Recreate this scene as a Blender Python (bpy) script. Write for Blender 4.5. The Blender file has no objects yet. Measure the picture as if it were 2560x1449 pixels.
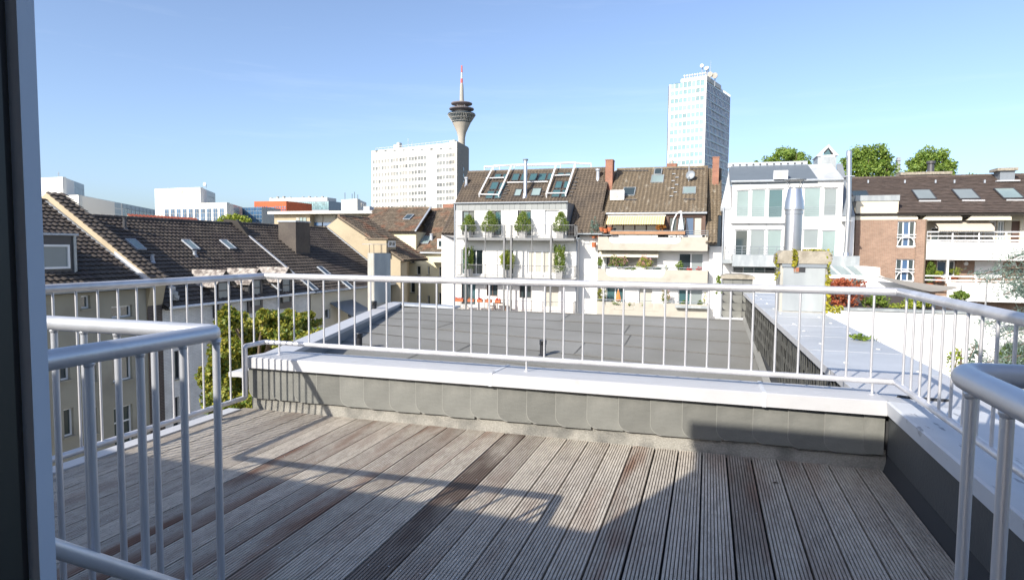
import bpy, math, random
import numpy as np
from mathutils import Vector, Matrix
random.seed(7); rng = np.random.default_rng(7)
sc = bpy.context.scene
COL = sc.collection
# ------------------------------------------------------------------ camera
PW, PH, F = 2560., 1449., 1600.
CAM = np.array([0., 0., 1.32])
_y, _p, _r = math.radians(17.0), math.radians(3.79), math.radians(0.5)
_f = np.array([-math.sin(_y)*math.cos(_p), math.cos(_y)*math.cos(_p), -math.sin(_p)])
_rt = np.array([math.cos(_y), math.sin(_y), 0.]); _up = np.cross(_rt, _f)
_R = _rt*math.cos(_r)+_up*math.sin(_r); _U = _up*math.cos(_r)-_rt*math.sin(_r)
cd = bpy.data.cameras.new('camera'); cam = bpy.data.objects.new('camera', cd); COL.objects.link(cam)
cd.sensor_fit = 'HORIZONTAL'; cd.sensor_width = 36; cd.lens = 36*F/PW
cd.clip_start = .02; cd.clip_end = 20000
m = Matrix.Identity(4)
for i in range(3):
    m[i][0] = _R[i]; m[i][1] = _U[i]; m[i][2] = -_f[i]; m[i][3] = CAM[i]
cam.matrix_world = m
sc.camera = cam
# ------------------------------------------------------------------ sky, sun, exposure
SHX, SHY = .66, 1.57                       # shadow offset per metre of height
EL = math.atan(1/math.hypot(SHX, SHY)); AZ = math.atan2(-SHX, -SHY)
w = bpy.data.worlds.new('World'); sc.world = w; w.use_nodes = True
nt = w.node_tree; bg = nt.nodes['Background']
sky = nt.nodes.new('ShaderNodeTexSky'); sky.sky_type = 'NISHITA'; sky.sun_disc = False
sky.sun_elevation = EL; sky.sun_rotation = AZ % (2*math.pi)
sky.air_density = .8; sky.dust_density = 1.9; sky.ozone_density = 4; sky.altitude = 50
# thin high cirrus drawn by stretched noise over the whole sky
wtc = nt.nodes.new('ShaderNodeTexCoord'); wmp = nt.nodes.new('ShaderNodeMapping'); wmp.inputs['Scale'].default_value = (1.2, 1.2, 14); wmp.inputs['Rotation'].default_value = (.06, .05, 0)
nt.links.new(wtc.outputs['Generated'], wmp.inputs[0])
wn = nt.nodes.new('ShaderNodeTexNoise'); wn.inputs['Scale'].default_value = 1.6; wn.inputs['Detail'].default_value = 9; wn.inputs['Roughness'].default_value = .62; nt.links.new(wmp.outputs[0], wn.inputs['Vector'])
wr_ = nt.nodes.new('ShaderNodeMapRange'); wr_.inputs[1].default_value = .56; wr_.inputs[2].default_value = .80; wr_.inputs[4].default_value = .08; nt.links.new(wn.outputs['Fac'], wr_.inputs[0])
hs_ = nt.nodes.new('ShaderNodeHueSaturation'); hs_.inputs['Saturation'].default_value = .90; nt.links.new(sky.outputs[0], hs_.inputs['Color'])
wmx = nt.nodes.new('ShaderNodeMix'); wmx.data_type = 'RGBA'; wmx.inputs[7].default_value = (6.2, 6.6, 7.0, 1)
nt.links.new(wr_.outputs[0], wmx.inputs[0]); nt.links.new(hs_.outputs[0], wmx.inputs[6]); nt.links.new(wmx.outputs[2], bg.inputs[0]); bg.inputs[1].default_value = 0.148
sl = bpy.data.lights.new('sun', 'SUN'); so = bpy.data.objects.new('sun', sl); COL.objects.link(so)
sl.energy = 4.6; sl.angle = math.radians(0.55); sl.color = (1., .925, .81)
so.rotation_euler = Vector((SHX, SHY, -1)).to_track_quat('-Z', 'Y').to_euler()
so.location = (-10, -20, 30)
vs = sc.view_settings; vs.view_transform = 'Standard'; vs.look = 'None'; vs.gamma = 1; vs.exposure = 0.75
vs.use_curve_mapping = False

# ------------------------------------------------------------------ pixel -> place helpers
def ray(x, y):
    d = _f*F+_R*(x-PW/2)-_U*(y-PH/2); return d/np.linalg.norm(d)
def onz(x, y, z): d = ray(x, y); return CAM+d*((z-CAM[2])/d[2])
def ony(x, y, Y): d = ray(x, y); return CAM+d*((Y-CAM[1])/d[1])
def onx(x, y, X): d = ray(x, y); return CAM+d*((X-CAM[0])/d[0])
def crop(ox, oy, s): return lambda a, b: (ox+a/s, oy+b/s)

# ------------------------------------------------------------------ materials
MATS = {}
def mat(name, col, rough=.6, metal=0., var=.12, scale=3., bump=0., bscale=40., stretch=(1, 1, 1), rnd=0.,
        island=0., col2=None, c2scale=1.5, c2lo=.45, c2hi=.65, spec=None, c2stretch=(1, 1, 1), trans=0.):
    m = bpy.data.materials.new(name); m.use_nodes = True; MATS[name] = m
    t = m.node_tree; b = t.nodes['Principled BSDF']; L = t.links.new
    b.inputs['Roughness'].default_value = rough; b.inputs['Metallic'].default_value = metal
    if spec is not None: b.inputs['Specular IOR Level'].default_value = spec
    if trans: b.inputs['Transmission Weight'].default_value = trans
    tc = t.nodes.new('ShaderNodeTexCoord')
    def coords(st):
        mp = t.nodes.new('ShaderNodeMapping'); mp.inputs['Scale'].default_value = st
        L(tc.outputs['Object'], mp.inputs[0]); return mp.outputs[0]
    def noise(sc_, st=(1, 1, 1), det=6):
        n = t.nodes.new('ShaderNodeTexNoise'); n.inputs['Scale'].default_value = sc_; n.inputs['Detail'].default_value = det
        L(coords(st), n.inputs['Vector']); return n.outputs['Fac']
    c = t.nodes.new('ShaderNodeRGB'); c.outputs[0].default_value = (*col, 1); cur = c.outputs[0]
    if col2:
        mr = t.nodes.new('ShaderNodeMapRange'); mr.inputs[1].default_value = c2lo; mr.inputs[2].default_value = c2hi
        L(noise(c2scale, c2stretch), mr.inputs[0])
        mx = t.nodes.new('ShaderNodeMix'); mx.data_type = 'RGBA'; L(mr.outputs[0], mx.inputs[0]); L(cur, mx.inputs[6])
        mx.inputs[7].default_value = (*col2, 1); cur = mx.outputs[2]
    hv = t.nodes.new('ShaderNodeHueSaturation'); L(cur, hv.inputs['Color'])
    a = t.nodes.new('ShaderNodeMath'); a.operation = 'MULTIPLY_ADD'; L(noise(scale, stretch), a.inputs[0])
    a.inputs[1].default_value = 2*var*1.6; a.inputs[2].default_value = 1-var*1.6; cur_v = a.outputs[0]
    if rnd:
        oi = t.nodes.new('ShaderNodeObjectInfo'); k = t.nodes.new('ShaderNodeMath'); k.operation = 'MULTIPLY_ADD'
        L(oi.outputs['Random'], k.inputs[0]); k.inputs[1].default_value = 2*rnd; k.inputs[2].default_value = 1-rnd
        k2 = t.nodes.new('ShaderNodeMath'); k2.operation = 'MULTIPLY'; L(cur_v, k2.inputs[0]); L(k.outputs[0], k2.inputs[1]); cur_v = k2.outputs[0]
    if island:
        g = t.nodes.new('ShaderNodeNewGeometry'); k = t.nodes.new('ShaderNodeMath'); k.operation = 'MULTIPLY_ADD'
        L(g.outputs['Random Per Island'], k.inputs[0]); k.inputs[1].default_value = 2*island; k.inputs[2].default_value = 1-island
        k2 = t.nodes.new('ShaderNodeMath'); k2.operation = 'MULTIPLY'; L(cur_v, k2.inputs[0]); L(k.outputs[0], k2.inputs[1]); cur_v = k2.outputs[0]
    L(cur_v, hv.inputs['Value']); L(hv.outputs[0], b.inputs['Base Color'])
    if bump:
        bp = t.nodes.new('ShaderNodeBump'); bp.inputs['Strength'].default_value = bump; bp.inputs['Distance'].default_value = .01
        L(noise(bscale, stretch), bp.inputs['Height']); L(bp.outputs[0], b.inputs['Normal'])
    return m
def brickmat(name, c1, c2, mortar, bw=.24, rh=.075, axis='Y', paint=False):
    m = bpy.data.materials.new(name); m.use_nodes = True; MATS[name] = m
    t = m.node_tree; b = t.nodes['Principled BSDF']; L = t.links.new; b.inputs['Roughness'].default_value = .85
    tc = t.nodes.new('ShaderNodeTexCoord'); sp = t.nodes.new('ShaderNodeSeparateXYZ'); L(tc.outputs['Object'], sp.inputs[0])
    cb = t.nodes.new('ShaderNodeCombineXYZ'); L(sp.outputs[1 if axis == 'X' else 0], cb.inputs[0]); L(sp.outputs[2], cb.inputs[1])
    br = t.nodes.new('ShaderNodeTexBrick'); L(cb.outputs[0], br.inputs['Vector'])
    br.inputs['Color1'].default_value = (*c1, 1); br.inputs['Color2'].default_value = (*c2, 1); br.inputs['Mortar'].default_value = (*mortar, 1)
    br.inputs['Scale'].default_value = 1; br.inputs['Brick Width'].default_value = bw; br.inputs['Row Height'].default_value = rh
    br.inputs['Mortar Size'].default_value = .008; br.inputs['Bias'].default_value = -.1
    n = t.nodes.new('ShaderNodeTexNoise'); n.inputs['Scale'].default_value = 1.3; n.inputs['Detail'].default_value = 8; L(tc.outputs['Object'], n.inputs['Vector'])
    a = t.nodes.new('ShaderNodeMath'); a.operation = 'MULTIPLY_ADD'; L(n.outputs['Fac'], a.inputs[0]); a.inputs[1].default_value = .6; a.inputs[2].default_value = .7
    hv = t.nodes.new('ShaderNodeHueSaturation'); L(br.outputs['Color'], hv.inputs['Color']); L(a.outputs[0], hv.inputs['Value']); L(hv.outputs[0], b.inputs['Base Color'])
    bp = t.nodes.new('ShaderNodeBump'); bp.inputs['Strength'].default_value = .6; bp.inputs['Distance'].default_value = .01; bp.invert = True
    L(br.outputs['Fac'], bp.inputs['Height']); L(bp.outputs[0], b.inputs['Normal'])
    return m
def leafmat(name, col, col2, var=.5):
    m = bpy.data.materials.new(name); m.use_nodes = True; MATS[name] = m
    t = m.node_tree; b = t.nodes['Principled BSDF']; L = t.links.new; b.inputs['Roughness'].default_value = .55
    g = t.nodes.new('ShaderNodeNewGeometry'); tc = t.nodes.new('ShaderNodeTexCoord')
    n = t.nodes.new('ShaderNodeTexNoise'); n.inputs['Scale'].default_value = 1.6; L(tc.outputs['Object'], n.inputs['Vector'])
    a = t.nodes.new('ShaderNodeMath'); a.operation = 'ADD'; L(g.outputs['Random Per Island'], a.inputs[0]); L(n.outputs['Fac'], a.inputs[1])
    mr = t.nodes.new('ShaderNodeMapRange'); mr.inputs[1].default_value = .55; mr.inputs[2].default_value = 1.5; L(a.outputs[0], mr.inputs[0])
    mx = t.nodes.new('ShaderNodeMix'); mx.data_type = 'RGBA'; L(mr.outputs[0], mx.inputs[0])
    mx.inputs[6].default_value = (*col, 1); mx.inputs[7].default_value = (*col2, 1)
    L(mx.outputs[2], b.inputs['Base Color'])
    tr = t.nodes.new('ShaderNodeBsdfTranslucent'); L(mx.outputs[2], tr.inputs[0])
    ms = t.nodes.new('ShaderNodeMixShader'); ms.inputs[0].default_value = .3
    L(b.outputs[0], ms.inputs[1]); L(tr.outputs[0], ms.inputs[2]); L(ms.outputs[0], t.nodes['Material Output'].inputs[0])
    return m

mat('galv', (.62, .62, .64), .42, .55, .10, 14, .08, 120, col2=(.50, .50, .51), c2scale=5)
mat('galv_blue', (.56, .58, .62), .40, .55, .10, 9, .06, 90, col2=(.42, .43, .46), c2scale=7, c2lo=.55, c2hi=.8)
mat('slate', (0.135, 0.138, 0.127), .62, 0, .18, 7, .25, 60, rnd=.16, col2=(.17, .17, .155), c2scale=3.5, c2lo=.5, c2hi=.75)
mat('slate_edge', (0.215, 0.215, 0.2), .7, 0, .2, 9)
mat('slate_wall', (0.04, 0.042, 0.04), .6, 0, .2, 9, .2, 60, rnd=.25)
mat('slate_side', (.055, .06, .062), .55, 0, .15, 5, .2, 60)
mat('cap_white', (0.43, 0.435, 0.45), .45, 0, .06, 6, .05, 60, col2=(.38, .38, .375), c2scale=9, c2lo=.6, c2hi=.8)
mat('cap_worn', (0.5, 0.52, 0.55), .5, 0, .08, 4, .1, 60, col2=(.22, .23, .25), c2scale=12, c2lo=.63, c2hi=.70, c2stretch=(2.2, .6, 1))
mat('felt_light', (0.3, 0.29, 0.26), .95, 0, .3, 90, .9, 220, col2=(.14, .14, .13), c2scale=5, c2lo=.45, c2hi=.7)
mat('felt', (0.175, 0.174, 0.16), .95, 0, .16, 160, .5, 260, rnd=.05, col2=(.215, .215, .205), c2scale=.8, c2lo=.4, c2hi=.7)
mat('felt_seam', (0.105, 0.104, 0.098), .9, 0, .3, 40)
mat('felt_dark', (.03, .032, .035), .9)
mat('metal_sheet', (0.5, 0.52, 0.54), .5, .25, .08, 2.5, .05, 30, col2=(.42, .44, .46), c2scale=1.2)
mat('zinc', (0.27, 0.295, 0.31), .45, .35, .1, 3, .05, 20, col2=(.36, .385, .39), c2scale=2.2, c2stretch=(1, 1, .25))
mat('zinc_dark', (.20, .225, .25), .5, .3, .08, 2)
mat('roof_metal', (.125, .15, .175), .55, .15, .08, 2)
mat('clad_grey', (.235, .25, .25), .7, 0, .05, 2, rnd=.08)
mat('bal_steel', (.16, .165, .17), .55, .2, .1, 4)
mat('steel', (0.55, 0.55, 0.56), .28, .9, .06, 8, col2=(.5, .5, .5), c2scale=3, c2stretch=(1, 1, .2))
mat('concrete', (0.27, 0.245, 0.2), .95, 0, .3, 8, .8, 30, col2=(.13, .11, .08), c2scale=5, c2lo=.5, c2hi=.7)
mat('concrete_pale', (0.33, 0.32, 0.29), .9, 0, .2, 3, .3, 20, col2=(.19, .185, .17), c2scale=2.5, c2stretch=(3, 3, .3), c2lo=.5, c2hi=.75)
mat('render_white', (0.66, 0.655, 0.64), .85, 0, .05, .6, .1, 40)
mat('render_cream', (0.52, 0.48, 0.39), .85, 0, .08, .7, .1, 40)
mat('render_yellow', (0.62, 0.57, 0.4), .88, 0, .1, .6, .1, 40, col2=(.54, .49, .34), c2scale=.5, c2lo=.5, c2hi=.8)
mat('render_beige', (0.37, 0.31, 0.215), .9, 0, .12, .5, .15, 40, col2=(.31, .26, .18), c2scale=.9, c2lo=.5, c2hi=.75)
mat('render_grey', (0.3, 0.28, 0.225), .9, 0, .14, .6, .2, 30, col2=(.24, .22, .18), c2scale=.7, c2lo=.5, c2hi=.75)
mat('bal_concrete', (0.36, 0.34, 0.295), .9, 0, .08, 1.2, .1, 40, col2=(.27, .25, .21), c2scale=1.2, c2lo=.5, c2hi=.8)
mat('white_paint', (0.7, 0.7, 0.7), .4, 0, .03, 4)
mat('pvc', (0.66, 0.67, 0.68), .35, 0, .03, 4)
mat('dark_frame', (.05, .05, .055), .45, 0, .05)
mat('brown_frame', (.09, .05, .035), .6)
mat('glass', (.035, .05, .055), .04, 0, .15, .6, spec=.8)
mat('glass_teal', (0.045, 0.1, 0.11), .06, 0, .15, .6, spec=.8)
mat('glass_blue', (0.05, 0.1, 0.19), .08, 0, .25, .35, spec=.7)
mat('glass_pale', (.20, .26, .26), .10, 0, .25, .4, spec=.5)
mat('blind', (0.4, 0.385, 0.34), .8, 0, .06, 2)
mat('blind_grey', (0.19, 0.22, 0.225), .35, 0, .1, 1, spec=.6)
mat('office_white', (0.6, 0.59, 0.55), .8, 0, .03, .05)
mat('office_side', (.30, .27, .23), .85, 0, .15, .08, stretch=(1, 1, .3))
mat('office_win', (0.17, 0.18, 0.18), .25, 0, .2, .1, rnd=.35)
mat('office_win_pale', (0.27, 0.27, 0.255), .35, 0, .1, .1, rnd=.12)
mat('tower_win', (0.16, 0.28, 0.3), .12, 0, .1, .1, rnd=.3, spec=.8)
mat('tower_spandrel', (0.33, 0.43, 0.44), .3, 0, .05, .1, rnd=.12)
mat('tower_win_dark', (0.045, 0.1, 0.18), .08, 0, .15, .1, rnd=.35, spec=.8)
mat('tower_black', (.01, .012, .018), .4)
mat('tv_concrete', (0.36, 0.33, 0.285), .9, 0, .1, .05)
mat('tv_disc', (.16, .14, .15), .6, 0, .05, .1)
mat('tv_glass', (0.02, 0.035, 0.05), .1, 0, .2, .1, spec=.8, rnd=.4)
mat('red_paint', (.62, .07, .05), .5)
mat('panel_grey_shade', (0.22, 0.26, 0.29), .35, .1, .05, .1, rnd=.06)  # shade of the white offices' far sides put into the colour; also plain walls
mat('orange_clad', (0.42, 0.085, 0.025), .7, 0, .06, .1)
mat('tile', (0.07, 0.058, 0.048), .72, 0, .22, 6, .15, 40, rnd=.22, col2=(.048, .038, .034), c2scale=.9, c2lo=.42, c2hi=.66)
mat('tile_far', (0.07, 0.058, 0.048), .72, 0, .22, 6, island=.22, col2=(.048, .038, .034), c2scale=.9, c2lo=.42, c2hi=.66)
mat('tile_brown', (0.115, 0.09, 0.066), .78, 0, .16, 4, island=.09, col2=(.08, .064, .05), c2scale=.8)
mat('tile_b', (0.15, 0.118, 0.08), .8, 0, .22, 4, island=.10, col2=(.30, .27, .22), c2scale=1.3, c2lo=.60, c2hi=.74, c2stretch=(2.0, 1, .35))
mat('tile_old', (0.125, 0.098, 0.07), .8, 0, .25, 3, island=.3, col2=(.20, .09, .05), c2scale=.8, c2lo=.5, c2hi=.75)
mat('tile_d', (0.08, 0.06, 0.05), .75, 0, .15, 2, island=.2)
mat('tile_red', (0.3, 0.075, 0.04), .7, 0, .15, 2, island=.15)
mat('roof_slate_pale', (.34, .31, .28), .8, 0, .4, 5, .2, 30, col2=(.13, .11, .10), c2scale=4, c2lo=.45, c2hi=.6)
mat('roof_base', (.03, .026, .023), .9)
mat('lead', (0.33, 0.36, 0.4), .5, .3, .15, 3, .2, 20)
mat('flat_brown', (0.22, 0.155, 0.12), .9)
mat('terracotta', (0.36, 0.11, 0.045), .8, 0, .1, 6)
mat('pot_grey', (.34, .34, .34), .8, 0, .1, 6)
mat('wood_floor', (0.3, 0.165, 0.09), .7, 0, .15, 3)
mat('trunk', (.12, .09, .065), .9, 0, .2, 8, .5, 30)
mat('groove_dark', (0.1, 0.085, 0.07), .95, 0, .3, 20)  # groove floors coloured darker than the ridges for contrast
mat('soil', (.05, .035, .025), .95)
mat('awning_cream', (0.6, 0.56, 0.46), .8)
mat('awning_beige', (0.46, 0.41, 0.34), .8, 0, .06, 2)
mat('sail', (0.27, 0.25, 0.22), .85)
mat('parasol_white', (0.52, 0.55, 0.6), .8)
mat('parasol_orange', (.55, .20, .06), .8)
mat('black_plastic', (.015, .016, .02), .45)
mat('ground_court', (.16, .15, .13), .95, 0, .2, .3, col2=(.08, .10, .05), c2scale=.05)
mat('door_dark', (.022, .028, .027), .4, 0, .2, 3)
mat('door_edge', (.46, .56, .70), .45, 0, .08, 3)
mat('house_wall', (.55, .55, .54), .85)
brickmat('brick_red', (.27, .165, .115), (.20, .115, .08), (.29, .255, .21))
brickmat('brick_chimney', (.30, .115, .065), (.22, .08, .05), (.24, .2, .165))
brickmat('brick_dark', (.085, .06, .05), (.06, .045, .04), (.13, .12, .11), axis='X')
brickmat('brick_white', (.66, .65, .63), (.58, .57, .55), (.48, .47, .46), axis='X')
leafmat('leaf_green', (.08, .145, .022), (.20, .27, .04))
leafmat('leaf_tree', (.085, .165, .025), (.24, .33, .055))
leafmat('leaf_autumn', (.095, .155, .02), (.31, .27, .03))
leafmat('leaf_lime', (.16, .24, .025), (.33, .36, .04))
leafmat('leaf_topiary', (.085, .16, .02), (.22, .27, .035))
leafmat('leaf_red', (.26, .045, .02), (.42, .13, .05))
leafmat('leaf_cedar', (.10, .16, .13), (.22, .29, .24))
leafmat('leaf_ivy', (.22, .24, .02), (.42, .36, .03))
leafmat('flower_red', (.55, .02, .012), (.70, .06, .03))
leafmat('flower_pink', (.50, .12, .20), (.70, .40, .45))
leafmat('leaf_orange', (.35, .12, .02), (.50, .24, .03))

# striped awning material (woven stripes are print on the cloth)
def striped(name, c1, c2, sc_):
    m = bpy.data.materials.new(name); m.use_nodes = True; MATS[name] = m
    t = m.node_tree; b = t.nodes['Principled BSDF']; b.inputs['Roughness'].default_value = .85
    tc = t.nodes.new('ShaderNodeTexCoord'); wv = t.nodes.new('ShaderNodeTexWave'); wv.bands_direction = 'X'; wv.inputs['Scale'].default_value = sc_
    t.links.new(tc.outputs['Object'], wv.inputs['Vector']); mx = t.nodes.new('ShaderNodeMix'); mx.data_type = 'RGBA'
    t.links.new(wv.outputs['Fac'], mx.inputs[0]); mx.inputs[6].default_value = (*c1, 1); mx.inputs[7].default_value = (*c2, 1)
    t.links.new(mx.outputs[2], b.inputs['Base Color'])
striped('awning_stripe', (.70, .56, .32), (.56, .38, .17), 1.6)

# weathered decking: grey silvered wood, wet brown streaks, per-board tone
def deckmat():
    m = bpy.data.materials.new('deck_wood'); m.use_nodes = True; MATS['deck_wood'] = m
    t = m.node_tree; b = t.nodes['Principled BSDF']; L = t.links.new
    tc = t.nodes.new('ShaderNodeTexCoord'); oi = t.nodes.new('ShaderNodeObjectInfo')
    ad = t.nodes.new('ShaderNodeVectorMath'); ad.operation = 'MULTIPLY_ADD'
    L(oi.outputs['Random'], ad.inputs[0]); ad.inputs[1].default_value = (13, 37, 5); L(tc.outputs['Object'], ad.inputs[2])
    def noise(s, st, det=8, src=None):
        mp = t.nodes.new('ShaderNodeMapping'); mp.inputs['Scale'].default_value = st; L(src or ad.outputs[0], mp.inputs[0])
        n = t.nodes.new('ShaderNodeTexNoise'); n.inputs['Scale'].default_value = s; n.inputs['Detail'].default_value = det; L(mp.outputs[0], n.inputs['Vector']); return n.outputs['Fac']
    def ramp(fac, lo, hi):
        r = t.nodes.new('ShaderNodeMapRange'); r.inputs[1].default_value = lo; r.inputs[2].default_value = hi; L(fac, r.inputs[0]); return r.outputs[0]
    def mix(f_, a, b_):
        x = t.nodes.new('ShaderNodeMix'); x.data_type = 'RGBA'; L(f_, x.inputs[0])
        for k, v in ((6, a), (7, b_)):
            if isinstance(v, tuple): x.inputs[k].default_value = (*v, 1)
            else: L(v, x.inputs[k])
        return x.outputs[2]
    c = mix(ramp(noise(9, (3, .7, 1)), .35, .7), (.48, .435, .37), (.32, .285, .24))
    c = mix(ramp(noise(60, (3, .3, 1), 3), .45, .75), c, (.60, .555, .485))
    br = t.nodes.new('ShaderNodeMath'); br.operation = 'MULTIPLY'
    L(ramp(noise(1.3, (3.5, .7, 1)), .50, .64), br.inputs[0]); at2 = t.nodes.new('ShaderNodeAttribute'); at2.attribute_type = 'OBJECT'; at2.attribute_name = 'brown'; L(at2.outputs['Fac'], br.inputs[1])
    c = mix(br.outputs[0], c, (.20, .095, .055))
    at = t.nodes.new('ShaderNodeAttribute'); at.attribute_type = 'OBJECT'; at.attribute_name = 'wet'
    wet = t.nodes.new('ShaderNodeMath'); wet.operation = 'MULTIPLY'; L(at.outputs['Fac'], wet.inputs[0]); L(ramp(noise(1.7, (2.5, .6, 1)), .28, .55), wet.inputs[1])
    c = mix(wet.outputs[0], c, (.060, .034, .024))
    sp = mix(ramp(noise(170, (1, .8, 1), 2), .63, .72), c, (.09, .075, .06))
    L(sp, b.inputs['Base Color'])
    b.inputs['Roughness'].default_value = .72
    bp = t.nodes.new('ShaderNodeBump'); bp.inputs['Strength'].default_value = .35; bp.inputs['Distance'].default_value = .003
    L(noise(80, (3, .25, 1), 4), bp.inputs['Height']); L(bp.outputs[0], b.inputs['Normal'])
deckmat()

# ------------------------------------------------------------------ geometry helpers
ORG = {}
def V(*a): return np.array(a, float)
class MB:
    def __init__(s): s.v = []; s.f = []; s.sm = False
    def add(s, vs, fs):
        n = len(s.v); s.v.extend([tuple(map(float, p)) for p in vs]); s.f.extend([tuple(i+n for i in f) for f in fs]); return s
    def obox(s, o, a, b, c):
        o, a, b, c = map(np.asarray, (o, a, b, c))
        if np.dot(np.cross(a, b), c) < 0: a, b = b, a
        p = [o, o+a, o+a+b, o+b, o+c, o+a+c, o+a+b+c, o+b+c]
        return s.add(p, [(3, 2, 1, 0), (4, 5, 6, 7), (0, 1, 5, 4), (1, 2, 6, 5), (2, 3, 7, 6), (3, 0, 4, 7)])
    def box(s, x0, x1, y0, y1, z0, z1):
        return s.obox(V(min(x0, x1), min(y0, y1), min(z0, z1)), V(abs(x1-x0), 0, 0), V(0, abs(y1-y0), 0), V(0, 0, abs(z1-z0)))
    def prism(s, pts, vec):
        n = len(pts); pts = [np.asarray(p, float) for p in pts]; vec = np.asarray(vec, float)
        nv = sum((np.cross(pts[i]-pts[0], pts[(i+1) % n]-pts[0]) for i in range(1, n-1)), V(0, 0, 0))
        if np.dot(nv, vec) > 0: pts = pts[::-1]
        return s.add(pts+[p+vec for p in pts], [tuple(range(n)), tuple(range(2*n-1, n-1, -1))]+[((i+1) % n, i, i+n, (i+1) % n+n) for i in range(n)])
    def tube(s, pts, r, n=12, caps=True):
        pts = [np.asarray(p, float) for p in pts]; rs = r if hasattr(r, '__len__') else [r]*len(pts)
        k = len(pts); base = len(s.v); prev = None
        for i, p in enumerate(pts):
            d = pts[min(i+1, k-1)]-pts[max(i-1, 0)]
            if 0 < i < k-1:
                d1 = p-pts[i-1]; d2 = pts[i+1]-p; d = d1/np.linalg.norm(d1)+d2/np.linalg.norm(d2)
                half = max(.35, np.linalg.norm(d)/2)
            else: half = 1
            d = d/np.linalg.norm(d)
            if prev is None:
                h = V(0, 0, 1) if abs(d[2]) < .9 else V(1, 0, 0)
                a = np.cross(d, h)
            else:
                a = prev-d*np.dot(prev, d)
            a /= np.linalg.norm(a); b = np.cross(d, a); prev = a
            for j in range(n):
                t = 2*math.pi*j/n; s.v.append(tuple(p+rs[i]*(a*math.cos(t)+b*math.sin(t))))
        for i in range(k-1):
            for j in range(n):
                q = base+i*n; s.f.append((q+j, q+(j+1) % n, q+n+(j+1) % n, q+n+j))
        if caps:
            s.f.append(tuple(base+j for j in range(n-1, -1, -1))); s.f.append(tuple(base+(k-1)*n+j for j in range(n)))
        s.sm = True
        return s
    def lathe(s, prof, c, n=24):
        base = len(s.v)
        for r, z in prof:
            for j in range(n):
                t = 2*math.pi*j/n; s.v.append((c[0]+r*math.cos(t), c[1]+r*math.sin(t), c[2]+z))
        for i in range(len(prof)-1):
            for j in range(n):
                q = base+i*n; s.f.append((q+j, q+(j+1) % n, q+n+(j+1) % n, q+n+j))
        s.f.append(tuple(base+j for j in range(n-1, -1, -1))); s.f.append(tuple(base+(len(prof)-1)*n+j for j in range(n)))
        return s
    def build(s, name, material, parent=None, smooth=None):
        org = ORG.get(parent.name, V(0, 0, 0)) if parent else V(0, 0, 0)
        me = bpy.data.meshes.new(name); vv = np.array(s.v, float)-org
        me.from_pydata(vv.tolist(), [], s.f); me.materials.append(MATS[material])
        o = bpy.data.objects.new(name, me); COL.objects.link(o)
        if parent: o.parent = parent
        ORG[o.name] = org
        if smooth or (smooth is None and s.sm): me.shade_auto_smooth(use_auto_smooth=True, angle=math.radians(40)) if hasattr(me, 'shade_auto_smooth') else smooth_by_angle(me)
        return o
def smooth_by_angle(me, ang=40):
    me.polygons.foreach_set('use_smooth', [True]*len(me.polygons))
    try: me.set_sharp_from_angle(angle=math.radians(ang))
    except Exception: pass
def thing(name, label, cat, loc=(0, 0, 0), group=None):
    o = bpy.data.objects.new(name, None); COL.objects.link(o); o.location = loc; o.empty_display_size = .2
    ORG[o.name] = V(*loc); o['label'] = label; o['category'] = cat
    if group: o['group'] = group
    return o
def tag(o, label, cat, group=None):
    o['label'] = label; o['category'] = cat
    if group: o['group'] = group
    return o
def struct(o, label=None):
    o['kind'] = 'structure'
    if label: o['label'] = label
    return o
def one(name, mb, material, label, cat, group=None, smooth=None):
    return tag(mb.build(name, material, None, smooth), label, cat, group)
UNIT = {}
def unit(material):
    if material not in UNIT:
        me = bpy.data.meshes.new('block'); b = MB().box(-.5, .5, -.5, .5, -.5, .5); me.from_pydata(b.v, [], b.f); me.materials.append(MATS[material]); UNIT[material] = me
    return UNIT[material]
def ub(name, material, parent, x0, x1, y0, y1, z0, z1):
    """cheap box part that shares one unit mesh"""
    o = bpy.data.objects.new(name, unit(material)); COL.objects.link(o); o.parent = parent
    org = ORG[parent.name]; o.location = V((x0+x1)/2, (y0+y1)/2, (z0+z1)/2)-org; o.scale = (abs(x1-x0), abs(y1-y0), abs(z1-z0))
    return o
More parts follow.
